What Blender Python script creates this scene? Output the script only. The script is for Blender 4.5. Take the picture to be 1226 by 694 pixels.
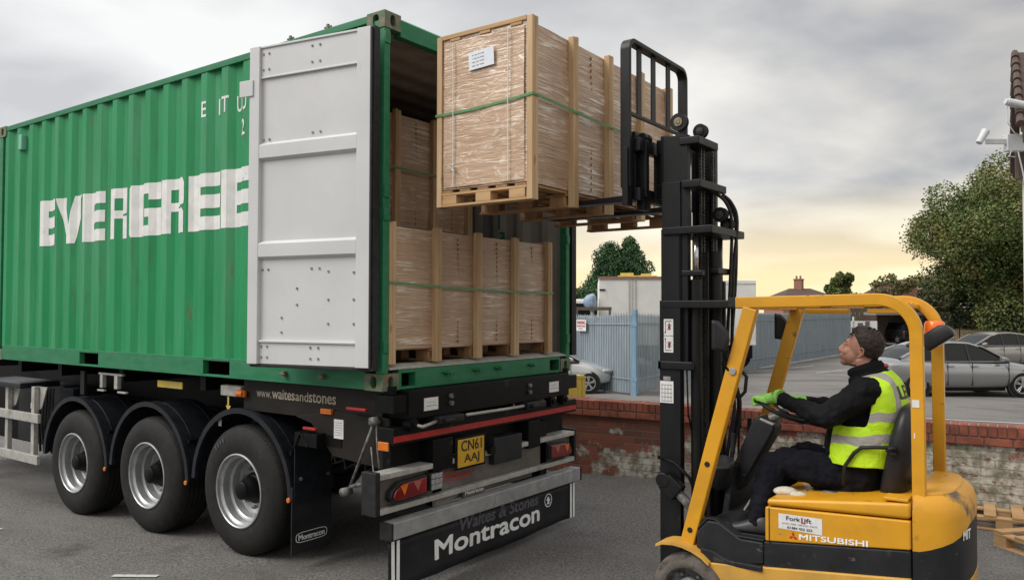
import bpy, bmesh, math, random
from mathutils import Vector, Matrix, noise
R = math.radians
random.seed(7)
for o in list(bpy.data.objects): bpy.data.objects.remove(o)
S = bpy.context.scene
C = S.collection

# ---------------------------------------------------------------- camera
cam_d = bpy.data.cameras.new('camera'); cam = bpy.data.objects.new('camera', cam_d); C.objects.link(cam)
YAW, PIT, ROL = 0.627071893, 0.0268777058, 0.00184403287
fw = Vector((-math.sin(YAW)*math.cos(PIT), math.cos(YAW)*math.cos(PIT), math.sin(PIT)))
rt = Vector((math.cos(YAW), math.sin(YAW), 0)); up = rt.cross(fw)
rt2 = rt*math.cos(ROL)+up*math.sin(ROL); up2 = -rt*math.sin(ROL)+up*math.cos(ROL)
cam.matrix_world = Matrix(((rt2.x, up2.x, -fw.x, 3.94104), (rt2.y, up2.y, -fw.y, -3.92666), (rt2.z, up2.z, -fw.z, 0.55237), (0, 0, 0, 1)))
cam_d.sensor_width = 36; cam_d.lens = 954.594/1226*36
cam_d.clip_start = .05; cam_d.clip_end = 3000
S.camera = cam

# ---------------------------------------------------------------- light, sky, exposure
SUN_EL, SUN_AZ = 44, 218           # degrees; azimuth = direction the light comes from, from +Y clockwise
S.view_settings.view_transform = 'Standard'; S.view_settings.look = 'None'
S.view_settings.gamma = 1; S.view_settings.use_curve_mapping = False
S.view_settings.exposure = 0.88
sl = bpy.data.lights.new('sun', 'SUN'); sl.energy = 1.5; sl.angle = R(38); sl.color = (1, .97, .92)
so = bpy.data.objects.new('sun', sl); C.objects.link(so)
az = R(SUN_AZ); sd = Vector((math.sin(az)*math.cos(R(SUN_EL)), math.cos(az)*math.cos(R(SUN_EL)), math.sin(R(SUN_EL))))
so.rotation_euler = sd.to_track_quat('Z', 'Y').to_euler(); so.location = (0, -10, 20)

W = bpy.data.worlds.new('World'); S.world = W; W.use_nodes = True
nt = W.node_tree; nt.nodes.clear()
def N(t, **k):
    n = nt.nodes.new(t)
    for a, b in k.items(): setattr(n, a, b)
    return n
def LK(a, b): nt.links.new(a, b)
def M_(op, a, b=None, clamp=False):
    n = N('ShaderNodeMath', operation=op, use_clamp=clamp)
    for i, x in enumerate((a, b)):
        if x is None: continue
        if isinstance(x, (int, float)): n.inputs[i].default_value = x
        else: LK(x, n.inputs[i])
    return n.outputs[0]
def MIX(f, a, b):
    n = N('ShaderNodeMix', data_type='RGBA')
    if isinstance(f, (int, float)): n.inputs[0].default_value = f
    else: LK(f, n.inputs[0])
    for i, x in ((6, a), (7, b)):
        if isinstance(x, tuple): n.inputs[i].default_value = (*x, 1)
        else: LK(x, n.inputs[i])
    return n.outputs[2]
sky = N('ShaderNodeTexSky', sky_type='NISHITA', sun_disc=False, sun_elevation=R(SUN_EL), sun_rotation=az)
tc = N('ShaderNodeTexCoord'); sp = N('ShaderNodeSeparateXYZ'); LK(tc.outputs['Generated'], sp.inputs[0])
X, Y, Z = sp.outputs
zc = M_('MAXIMUM', Z, 0.0)
inv = M_('DIVIDE', 1.0, M_('ADD', zc, .22))
cv = N('ShaderNodeCombineXYZ'); LK(M_('MULTIPLY', X, inv), cv.inputs[0]); LK(M_('MULTIPLY', Y, inv), cv.inputs[1])
n1 = N('ShaderNodeTexNoise'); n1.inputs['Scale'].default_value = 1.3; n1.inputs['Detail'].default_value = 6; n1.inputs['Roughness'].default_value = .47; n1.inputs['Distortion'].default_value = .25
LK(cv.outputs[0], n1.inputs['Vector'])
n2 = N('ShaderNodeTexNoise'); n2.inputs['Scale'].default_value = .55; n2.inputs['Detail'].default_value = 3
LK(cv.outputs[0], n2.inputs['Vector'])
cl = M_('MULTIPLY', M_('SUBTRACT', M_('ADD', M_('MULTIPLY', n1.outputs[0], 1.0), M_('MULTIPLY', n2.outputs[0], .5)), .64), 4.2, True)
# brightness rises towards the west-north-west (left of the yard)
lx = M_('ADD', M_('MULTIPLY', X, -.93), M_('MULTIPLY', Y, .25))
left = M_('MULTIPLY', M_('SUBTRACT', lx, .30), 2.1, True)
grey = MIX(cl, (.225, .228, .240), (.50, .47, .415))
white = MIX(cl, (.36, .362, .37), (.56, .56, .555))
base = MIX(left, grey, white)
# low warm glow over the horizon
g1 = M_('MULTIPLY', M_('SUBTRACT', .150, Z), 9.0, True)
az_ = M_('ADD', M_('MULTIPLY', X, -.30), M_('MULTIPLY', Y, .95))
g2 = M_('MULTIPLY', M_('SUBTRACT', az_, .55), 3.0, True)
gl = M_('MULTIPLY', g1, g2)
glowc = MIX(cl, (.66, .53, .30), (.72, .63, .42))
full = MIX(M_('MULTIPLY', gl, .95), base, glowc)
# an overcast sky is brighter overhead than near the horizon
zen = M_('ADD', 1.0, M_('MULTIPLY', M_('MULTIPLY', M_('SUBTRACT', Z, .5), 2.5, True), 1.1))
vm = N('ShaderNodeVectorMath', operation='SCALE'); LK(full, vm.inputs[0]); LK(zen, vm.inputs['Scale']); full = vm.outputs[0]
east = M_('ADD', 1.0, M_('MULTIPLY', M_('MULTIPLY', M_('SUBTRACT', X, .35), 2.5, True), .35))
vm2 = N('ShaderNodeVectorMath', operation='SCALE'); LK(full, vm2.inputs[0]); LK(east, vm2.inputs['Scale']); full = vm2.outputs[0]
full = MIX(M_('MULTIPLY', M_('SUBTRACT', 0.0, Z), 20, True), full, (.07, .068, .065))
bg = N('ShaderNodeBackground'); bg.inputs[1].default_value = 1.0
bg2 = N('ShaderNodeBackground'); bg2.inputs[1].default_value = .05
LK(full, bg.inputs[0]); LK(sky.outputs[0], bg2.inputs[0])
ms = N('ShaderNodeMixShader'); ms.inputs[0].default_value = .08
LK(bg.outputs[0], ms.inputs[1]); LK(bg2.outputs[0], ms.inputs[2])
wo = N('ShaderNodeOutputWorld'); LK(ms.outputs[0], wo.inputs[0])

# ---------------------------------------------------------------- materials
def mat(name, c1, c2=None, rough=.6, metal=0, scale=8, stretch=(1, 1, 1), lo=.35, hi=.65, bump=0, bscale=None, detail=5,
        c3=None, s3=2.0, lo3=.55, hi3=.7, st3=(1, 1, 1), coat=0, emis=None, spec=.5, bdist=.01, r2=None):
    m = bpy.data.materials.new(name); m.use_nodes = True
    t = m.node_tree; b = t.nodes['Principled BSDF']
    b.inputs['Roughness'].default_value = rough; b.inputs['Metallic'].default_value = metal
    b.inputs['Specular IOR Level'].default_value = spec
    if coat: b.inputs['Coat Weight'].default_value = coat; b.inputs['Coat Roughness'].default_value = .15
    def noi(sc, st, det=detail, off=0):
        tcn = t.nodes.new('ShaderNodeTexCoord'); mp = t.nodes.new('ShaderNodeMapping'); mp.inputs['Scale'].default_value = st
        mp.inputs['Location'].default_value = (off, off*2, off)
        nn = t.nodes.new('ShaderNodeTexNoise'); nn.inputs['Scale'].default_value = sc; nn.inputs['Detail'].default_value = det; nn.inputs['Roughness'].default_value = .6
        t.links.new(tcn.outputs['Object'], mp.inputs[0]); t.links.new(mp.outputs[0], nn.inputs[0]); return nn.outputs[0]
    def ramp(src, a, bb):
        r = t.nodes.new('ShaderNodeMapRange'); r.inputs[1].default_value = a; r.inputs[2].default_value = bb; t.links.new(src, r.inputs[0]); return r.outputs[0]
    def mx(f, A, B):
        n = t.nodes.new('ShaderNodeMix'); n.data_type = 'RGBA'; t.links.new(f, n.inputs[0])
        for i, x in ((6, A), (7, B)):
            if isinstance(x, tuple): n.inputs[i].default_value = (*x, 1)
            else: t.links.new(x, n.inputs[i])
        return n.outputs[2]
    col = c1
    if c2: col = mx(ramp(noi(scale, stretch), lo, hi), c1, c2)
    if c3: col = mx(ramp(noi(s3, st3, 8, 3.7), lo3, hi3), col, c3)
    if isinstance(col, tuple): b.inputs['Base Color'].default_value = (*col, 1)
    else: t.links.new(col, b.inputs['Base Color'])
    if r2 is not None:
        rr = t.nodes.new('ShaderNodeMapRange'); rr.inputs[1].default_value = .3; rr.inputs[2].default_value = .7; rr.inputs[3].default_value = rough; rr.inputs[4].default_value = r2
        t.links.new(noi(scale*.7, stretch, 4, 9.), rr.inputs[0]); t.links.new(rr.outputs[0], b.inputs['Roughness'])
    if bump:
        bn = t.nodes.new('ShaderNodeBump'); bn.inputs['Strength'].default_value = bump; bn.inputs['Distance'].default_value = bdist
        t.links.new(noi(bscale or scale*3, stretch, 6, 1.3), bn.inputs['Height']); t.links.new(bn.outputs[0], b.inputs['Normal'])
    if emis:
        b.inputs['Emission Color'].default_value = (*emis[:3], 1); b.inputs['Emission Strength'].default_value = emis[3]
    return m
M = {}
M['green'] = mat('container green paint', (.007, .215, .072), (.014, .255, .094), spec=.35, rough=.5, scale=1.5, stretch=(3, 3, .6), c3=(.06, .18, .10), s3=3.5, st3=(4, 4, .35), lo3=.62, hi3=.85, bump=.15, bscale=6, bdist=.006)
def dirty(m, col, sc, st, lo, hi, amt, seed=3.):
    t = m.node_tree; b = t.nodes['Principled BSDF']; l = b.inputs['Base Color'].links; src = l[0].from_socket
    tcn = t.nodes.new('ShaderNodeTexCoord'); mp = t.nodes.new('ShaderNodeMapping'); mp.inputs['Scale'].default_value = st; mp.inputs['Location'].default_value = (seed, seed*1.7, seed*.6)
    nn = t.nodes.new('ShaderNodeTexNoise'); nn.inputs['Scale'].default_value = sc; nn.inputs['Detail'].default_value = 9; nn.inputs['Roughness'].default_value = .68
    t.links.new(tcn.outputs['Object'], mp.inputs[0]); t.links.new(mp.outputs[0], nn.inputs[0])
    mr = t.nodes.new('ShaderNodeMapRange'); mr.inputs[1].default_value = lo; mr.inputs[2].default_value = hi; mr.inputs[4].default_value = amt; t.links.new(nn.outputs[0], mr.inputs[0])
    mx = t.nodes.new('ShaderNodeMix'); mx.data_type = 'RGBA'; t.links.new(mr.outputs[0], mx.inputs[0]); t.links.new(src, mx.inputs[6]); mx.inputs[7].default_value = (*col, 1); t.links.new(mx.outputs[2], b.inputs['Base Color'])
dirty(M['green'], (.09, .26, .15), 1.7, (3, 3, .22), .48, .70, .6, 1)
dirty(M['green'], (.04, .11, .06), 3.5, (2, 2, .5), .58, .72, .6, 11)
dirty(M['green'], (.15, .08, .04), 6, (2.5, 2.5, .4), .64, .70, .7, 5)
dirty(M['green'], (.20, .26, .20), 14, (.6, .6, 1.6), .69, .72, .6, 9)
M['green_rail'] = mat('container rail green paint', (.010, .15, .06), (.030, .18, .09), spec=.35, rough=.55, scale=5, stretch=(1, 1, 3), c3=(.16, .12, .07), s3=5, lo3=.66, hi3=.78, bump=.2, bscale=20, bdist=.004)
M['casting'] = mat('scuffed casting paint', (.045, .13, .065), (.20, .17, .12), rough=.7, scale=18, c3=(.22, .09, .04), s3=14, lo3=.55, hi3=.65, bump=.4, bscale=40, bdist=.003)
M['cont_in'] = mat('container inside grey paint', (.25, .25, .25), (.31, .31, .30), rough=.65, scale=3, c3=(.13, .10, .08), s3=4, lo3=.66, hi3=.75)
M['cont_roof_in'] = mat('container roof inside', (.30, .26, .22), (.42, .37, .33), rough=.7, scale=4)
M['ply'] = mat('container floor board', (.20, .15, .10), (.30, .24, .17), rough=.7, scale=6, stretch=(8, 1, 1))
M['sillgrey'] = mat('worn threshold steel', (.35, .35, .32), (.50, .49, .45), rough=.55, scale=12, stretch=(1, 3, 1))
M['letter'] = mat('white stencil paint', (.62, .63, .62), (.74, .74, .73), rough=.5, scale=9, c3=(.40, .42, .40), s3=12, lo3=.66, hi3=.72)
M['door'] = mat('door inside pale paint', (.52, .525, .54), (.57, .575, .585), rough=.42, scale=2, c3=(.42, .40, .37), s3=6, st3=(1, 1, .5), lo3=.68, hi3=.82, bump=.12, bscale=4, bdist=.006)
M['rubber'] = mat('black rubber', (.010, .010, .011), (.02, .02, .021), spec=.3, rough=.55, scale=20)
M['tyre'] = mat('tyre rubber', (.0075, .0075, .0078), (.014, .0138, .013), spec=.3, rough=.75, scale=14, c3=(.035, .032, .03), s3=5, lo3=.62, hi3=.8, bump=.3, bscale=60, bdist=.002)
M['guard'] = mat('black plastic mudguard', (.008, .010, .014), (.016, .018, .022), spec=.3, rough=.38, scale=9, c3=(.05, .05, .05), s3=6, lo3=.62, hi3=.85, bump=.15, bscale=50, bdist=.002)
M['chassis'] = mat('black chassis paint', (.003, .003, .0038), (.006, .0058, .0060), spec=.15, rough=.5, scale=10, c3=(.055, .045, .035), s3=7, lo3=.62, hi3=.8)
M['brownblack'] = mat('dusty dark chassis panel', (.008, .0062, .005), (.015, .0105, .0075), spec=.3, rough=.6, scale=4, c3=(.07, .05, .035), s3=6, lo3=.65, hi3=.8)
M['alu'] = mat('aluminium', (.36, .355, .335), (.47, .465, .44), rough=.5, metal=.35, scale=14, c3=(.28, .26, .23), s3=9, lo3=.6, hi3=.75, bump=.1)
M['dullpanel'] = mat('dull road dirty alloy panel', (.10, .09, .08), (.17, .155, .14), rough=.5, metal=.25, scale=4, c3=(.09, .075, .06), s3=5, lo3=.55, hi3=.75)
M['steelbar'] = mat('galvanised bar', (.26, .265, .27), (.36, .365, .37), rough=.5, metal=.3, scale=10, stretch=(1, 1, 1), c3=(.20, .20, .19), s3=7, lo3=.6, hi3=.75)
M['rim'] = mat('silver wheel rim', (.33, .34, .355), (.42, .43, .445), rough=.36, metal=.6, scale=12, c3=(.25, .24, .22), s3=16, lo3=.62, hi3=.75)
M['hubm'] = mat('grimy hub', (.05, .05, .055), (.22, .22, .21), rough=.6, metal=.2, scale=25)
M['boltm'] = mat('painted bolt heads', (.16, .14, .11), (.30, .29, .27), rough=.6, scale=30)
M['redtape'] = mat('red reflective tape', (.30, .010, .008), (.40, .02, .015), rough=.4, scale=30)
M['redlamp'] = mat('red lamp lens', (.22, .004, .006), (.13, .003, .004), rough=.15, scale=6, coat=.6)
M['amber'] = mat('amber lens', (.62, .16, .01), (.50, .12, .01), rough=.2, scale=20, coat=.5)
M['clearlens'] = mat('clear lamp lens', (.36, .37, .38), (.22, .23, .24), rough=.15, scale=40, coat=.5)
M['plateyel'] = mat('yellow number plate', (.60, .35, .015), (.50, .29, .015), rough=.45, scale=10)
M['black'] = mat('black lettering', (.01, .01, .012), rough=.5)
M['white'] = mat('white sticker', (.72, .72, .72), (.62, .62, .62), rough=.5, scale=30)
M['beige'] = mat('beige lettering', (.40, .35, .27), (.30, .26, .20), rough=.6, scale=40)
M['whitelet'] = mat('white banner lettering', (.86, .86, .86), (.76, .77, .77), rough=.55, scale=30)
M['greylet'] = mat('faded grey lettering', (.13, .13, .15), (.075, .075, .09), rough=.5, scale=40)
M['banner'] = mat('black banner', (.010, .011, .014), (.022, .023, .026), spec=.3, rough=.5, scale=3, c3=(.06, .058, .055), s3=4, st3=(1, 1, 2.5), lo3=.58, hi3=.85)
M['wood'] = mat('pine timber', (.40, .255, .13), (.58, .41, .24), rough=.7, scale=9, stretch=(1, 1, .12), c3=(.20, .11, .05), s3=11, st3=(1, 1, .3), lo3=.66, hi3=.72, bump=.15)
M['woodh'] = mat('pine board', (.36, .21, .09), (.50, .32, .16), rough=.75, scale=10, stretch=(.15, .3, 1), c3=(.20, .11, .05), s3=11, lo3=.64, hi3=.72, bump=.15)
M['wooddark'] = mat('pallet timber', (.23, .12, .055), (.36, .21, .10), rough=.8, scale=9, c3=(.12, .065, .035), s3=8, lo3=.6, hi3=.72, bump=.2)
M['treated'] = mat('green treated timber', (.20, .27, .07), (.32, .34, .13), rough=.8, scale=9, stretch=(1, 1, .2))
M['carton'] = mat('brown card', (.38, .25, .155), (.44, .30, .19), rough=.7, scale=3)
M['strap'] = mat('green packing strap', (.06, .20, .07), (.10, .27, .10), rough=.4, scale=30)
M['whitestrap'] = mat('white cord strap', (.70, .68, .64), rough=.5)
M['paper'] = mat('delivery note paper', (.62, .66, .74), (.70, .73, .78), rough=.5, scale=20)
M['mast'] = mat('black mast paint', (.0045, .005, .006), (.009, .0095, .011), spec=.3, rough=.42, scale=9, stretch=(1, 1, .3), c3=(.06, .05, .045), s3=9, st3=(1, 1, .25), lo3=.63, hi3=.8, bump=.1)
M['chain'] = mat('oily chain', (.02, .02, .02), (.12, .11, .10), rough=.45, metal=.5, scale=60)
M['chrome'] = mat('polished piston rod', (.55, .55, .54), rough=.2, metal=.9)
M['brass'] = mat('greasy roller', (.32, .27, .17), (.15, .12, .08), rough=.4, metal=.5, scale=40)
M['yellow'] = mat('forklift yellow paint', (.66, .315, .008), (.60, .28, .008), rough=.36, scale=4, c3=(.16, .085, .02), s3=9, st3=(1, 1, 2.2), lo3=.66, hi3=.70, bump=.06, coat=.15, r2=.55)
M['yellow_worn'] = mat('worn counterweight paint', (.64, .31, .012), (.54, .25, .014), rough=.5, scale=3, c3=(.085, .062, .042), s3=5.2, lo3=.52, hi3=.63, bump=.2, bscale=20, bdist=.004)
M['yellow_band'] = mat('dirty yellow skirt paint', (.60, .33, .05), (.46, .25, .05), rough=.6, scale=6, c3=(.15, .10, .06), s3=10, lo3=.64, hi3=.7)
M['flblack'] = mat('forklift dark panel', (.010, .011, .014), (.018, .019, .021), spec=.3, rough=.55, scale=6, c3=(.11, .10, .085), s3=14, st3=(1, 1, 2.0), lo3=.64, hi3=.72, bump=.15, bscale=30, bdist=.003)
M['seatm'] = mat('black vinyl seat', (.012, .012, .014), (.020, .020, .022), spec=.3, rough=.38, scale=12, bump=.2, bscale=80, bdist=.002)
M['wheelgrey'] = mat('solid tyre', (.075, .065, .055), (.13, .115, .10), rough=.85, scale=8, c3=(.035, .03, .028), s3=12, lo3=.5, hi3=.62, bump=.3, bscale=30)
M['orange'] = mat('orange beacon lens', (.95, .16, .01), rough=.25, coat=.4)
M['mirror'] = mat('mirror back plastic', (.014, .014, .016), (.024, .024, .026), spec=.3, rough=.4, scale=10)
M['glassm'] = mat('mirror glass', (.5, .5, .5), rough=.05, metal=1)
M['decalred'] = mat('red lettering', (.45, .01, .012), rough=.5)
M['navy'] = mat('navy lettering', (.015, .015, .05), rough=.5)
M['skin'] = mat('skin', (.52, .275, .195), (.47, .225, .16), rough=.5, scale=14, bump=.06, bscale=120, bdist=.001, c3=(.22, .13, .10), s3=1, lo3=2, hi3=3)
M['hair'] = mat('brown hair', (.013, .007, .0045), (.034, .018, .011), rough=.5, scale=60, stretch=(.35, 1, 1), bump=.7, bscale=110, bdist=.004)
M['jacket'] = mat('black padded jacket', (.0035, .0035, .005), (.007, .007, .009), spec=.15, rough=.8, scale=8, bump=.5, bscale=16, bdist=.02)
M['trouser'] = mat('dark navy trousers', (.0045, .005, .009), (.008, .0085, .014), spec=.15, rough=.9, scale=9, bump=.45, bscale=10, bdist=.02)
M['boot'] = mat('black boot leather', (.030, .030, .034), (.055, .054, .056), rough=.45, scale=12, bump=.2)
M['glove'] = mat('lime work glove', (.16, .42, .05), (.26, .52, .12), rough=.85, scale=30, bump=.3)
M['eyew'] = mat('eye white', (.34, .27, .24), rough=.25); M['eyed'] = mat('eye iris', (.03, .03, .03), rough=.15)
M['lip'] = mat('lips', (.42, .16, .13), rough=.45)
M['brickred'] = mat('red engineering brick', (.17, .048, .030), (.29, .085, .050), rough=.8, scale=5, lo=.42, hi=.58, c3=(.11, .045, .035), s3=9, lo3=.6, hi3=.75, bump=.25, bscale=60, bdist=.004)
M['mortar'] = mat('mortar', (.20, .17, .15), (.27, .23, .20), rough=.9, scale=20)
M['palisade'] = mat('blue grey galvanised pales', (.215, .26, .295), (.285, .335, .37), rough=.5, metal=.15, scale=3, stretch=(2, 2, .4), c3=(.22, .23, .23), s3=7, lo3=.64, hi3=.72)
M['bluepost'] = mat('faded blue post', (.14, .25, .36), (.18, .30, .42), rough=.55, scale=6)
M['lorrywhite'] = mat('off white lorry body', (.62, .62, .60), (.70, .70, .68), rough=.5, scale=1.5, c3=(.42, .40, .36), s3=2.2, st3=(2, 2, .4), lo3=.62, hi3=.8)
M['carsilver'] = mat('silver grey car paint', (.30, .305, .315), rough=.25, metal=.6, coat=.8)
M['cargrey'] = mat('warm grey car paint', (.27, .255, .235), rough=.25, metal=.55, coat=.8)
M['carpale'] = mat('pale silver car paint', (.50, .51, .52), rough=.25, metal=.5, coat=.8)
M['cardark'] = mat('dark car paint', (.02, .02, .024), rough=.25, metal=.2, coat=.8)
M['glass'] = mat('dark car glass', (.008, .010, .011), rough=.10, spec=.22)
M['whiteline'] = mat('worn road marking', (.48, .48, .47), (.30, .30, .30), rough=.8, scale=14, lo=.5, hi=.68)
M['creampaint'] = mat('cream render', (.62, .60, .54), (.68, .66, .60), rough=.8, scale=4)
M['tile'] = mat('dark roof tiles', (.055, .034, .030), (.095, .058, .048), rough=.8, scale=6)
M['fascia'] = mat('brown fascia', (.055, .032, .024), (.08, .045, .035), rough=.6, scale=6)
M['cctv'] = mat('pale grey camera housing', (.50, .52, .54), (.56, .58, .60), rough=.45, scale=10)
M['housebrick'] = mat('house brick', (.25, .11, .075), (.32, .155, .11), rough=.85, scale=6, c3=(.22, .10, .07), s3=3, lo3=.6, hi3=.8)
M['yelpost'] = mat('weathered yellow paint', (.58, .42, .05), (.48, .36, .09), rough=.7, scale=6, stretch=(3, 3, .4), c3=(.25, .22, .12), s3=9, st3=(2, 2, .4), lo3=.62, hi3=.75)
M['slab'] = mat('concrete paving', (.20, .195, .19), (.26, .255, .245), rough=.85, scale=6, c3=(.15, .145, .14), s3=2, lo3=.6, hi3=.7)
M['bark'] = mat('bark', (.09, .07, .05), (.14, .11, .08), rough=.9, scale=8, bump=.5)
def leafmat(name, a, b, c=None):
    m = mat(name, a, b, rough=.6, scale=.55, lo=.38, hi=.62, detail=5, c3=c, s3=.45, lo3=.50, hi3=.72)
    return m
M['conifer'] = leafmat('conifer foliage', (.018, .060, .018), (.04, .105, .032))
M['leafgreen'] = leafmat('broadleaf foliage', (.070, .112, .028), (.13, .17, .045), (.22, .17, .05))
M['leafyellow'] = leafmat('turning foliage', (.12, .13, .035), (.17, .14, .045), (.06, .08, .02))
M['leafhedge'] = leafmat('hedge foliage', (.028, .055, .018), (.05, .08, .025), (.12, .08, .035))
M['asphalt'] = mat('yard asphalt', (.066, .063, .061), (.185, .178, .172), rough=.88, scale=55, lo=.40, hi=.62, detail=8, c3=(.088, .083, .080), s3=.8, lo3=.50, hi3=.68, bump=.9, bscale=70, bdist=.010)
M['parktar'] = mat('old car park asphalt', (.14, .132, .128), (.20, .19, .182), rough=.9, scale=30, lo=.35, hi=.7, detail=8, c3=(.105, .10, .095), s3=.35, st3=(1, 2.5, 1), lo3=.44, hi3=.62, bump=.5, bscale=50, bdist=.008)

dirty(M['green_rail'], (.12, .06, .03), 9, (1, 1, 2), .62, .70, .8, 2)
dirty(M['door'], (.30, .24, .18), 5, (1.5, 1.5, .4), .68, .78, .55, 4)
dirty(M['door'], (.33, .33, .34), 16, (.5, .5, 1.4), .68, .71, .5, 7)
dirty(M['asphalt'], (.035, .033, .032), 1.1, (1, 1, 1), .57, .70, .7, 3)
dirty(M['asphalt'], (.17, .165, .16), .7, (1, 2.5, 1), .52, .66, .45, 13)
dirty(M['asphalt'], (.30, .29, .28), 150, (1, 1, 1), .70, .74, .5, 8)
dirty(M['parktar'], (.07, .067, .063), .5, (1, 2, 1), .56, .66, .55, 3)
dirty(M['yellow'], (.10, .06, .025), 22, (.35, .35, 2.4), .655, .70, .75, 4)
dirty(M['yellow'], (.70, .48, .15), 30, (.3, .3, 3), .70, .73, .5, 14)
dirty(M['yellow'], (.40, .20, .02), 2.0, (1, 1, 1), .48, .70, .55, 24)
dirty(M['yellow_worn'], (.62, .45, .22), 26, (1, 1, 2), .67, .70, .6, 4)
dirty(M['flblack'], (.14, .12, .09), 9, (1, 1, 1), .60, .80, .6, 4)
dirty(M['wood'], (.10, .06, .03), 30, (1, 1, .25), .70, .73, .7, 4)
dirty(M['steelbar'], (.12, .10, .085), 5, (1, 1, 1), .55, .75, .6, 4)
dirty(M['alu'], (.16, .13, .10), 6, (1, 1, 1), .55, .75, .7, 4)

# cling-filmed cartons: brown card, the film's cloudiness and highlights painted as whitish streaks
def wrapmat(name, axis, seed=0, amount=.5, tilt=.12, end=False):
    m = bpy.data.materials.new(name); m.use_nodes = True; t = m.node_tree; b = t.nodes['Principled BSDF']
    tcn = t.nodes.new('ShaderNodeTexCoord')
    def noi(sc, st, rot=(0, 0, 0), det=5, dist=0., off=0):
        mp = t.nodes.new('ShaderNodeMapping'); mp.inputs['Scale'].default_value = st; mp.inputs['Rotation'].default_value = rot; mp.inputs['Location'].default_value = (seed+off, seed*.7, seed*1.3)
        nn = t.nodes.new('ShaderNodeTexNoise'); nn.inputs['Scale'].default_value = sc; nn.inputs['Detail'].default_value = det; nn.inputs['Distortion'].default_value = dist
        t.links.new(tcn.outputs['Object'], mp.inputs[0]); t.links.new(mp.outputs[0], nn.inputs[0]); return nn.outputs[0]
    rot = (tilt, 0, 0) if axis == 'y' else (0, -tilt, 0)
    st = (.55, .55, 9)
    s = noi(3.6, st, rot, 4, .9); s2 = noi(7, (.45, .45, 7), tuple(-r*1.8 for r in rot), 3, 1.2, 5)
    if end: s = noi(4.2, (1.3, 1, 2.6), rot, 5, 2.2); s2 = noi(6, (.5, .5, 5), tuple(-r*1.8 for r in rot), 3, 1.4, 5)
    patch = noi(2.2, (1, 1, 1), det=3, off=9)
    def rng(x, a, bb, lo=0., hi=1.):
        r = t.nodes.new('ShaderNodeMapRange'); r.inputs[1].default_value = a; r.inputs[2].default_value = bb; r.inputs[3].default_value = lo; r.inputs[4].default_value = hi; t.links.new(x, r.inputs[0]); return r.outputs[0]
    def mth(op, a, bb):
        n = t.nodes.new('ShaderNodeMath'); n.operation = op
        for i, x in enumerate((a, bb)):
            if isinstance(x, (int, float)): n.inputs[i].default_value = x
            else: t.links.new(x, n.inputs[i])
        return n.outputs[0]
    streak = mth('MULTIPLY', mth('MAXIMUM', rng(s, .55, .66), rng(s2, .57, .68)), rng(patch, .40, .60, .12, 1.))
    mx = t.nodes.new('ShaderNodeMix'); mx.data_type = 'RGBA'; t.links.new(mth('MULTIPLY', streak, amount), mx.inputs[0])
    mx0 = t.nodes.new('ShaderNodeMix'); mx0.data_type = 'RGBA'; t.links.new(rng(patch, .35, .65), mx0.inputs[0])
    mx0.inputs[6].default_value = (.37, .23, .14, 1); mx0.inputs[7].default_value = (.48, .325, .215, 1)
    t.links.new(mx0.outputs[2], mx.inputs[6]); mx.inputs[7].default_value = (.80, .73, .65, 1)
    t.links.new(mx.outputs[2], b.inputs['Base Color'])
    b.inputs['Roughness'].default_value = .38
    b.inputs['Coat Weight'].default_value = .5; b.inputs['Coat Roughness'].default_value = .18
    bn = t.nodes.new('ShaderNodeBump'); bn.inputs['Strength'].default_value = .45 if end else .9; bn.inputs['Distance'].default_value = .012
    t.links.new(mth('ADD', s, mth('MULTIPLY', s2, .7)), bn.inputs['Height']); t.links.new(bn.outputs[0], b.inputs['Normal']); t.links.new(bn.outputs[0], b.inputs['Coat Normal'])
    return m

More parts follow.
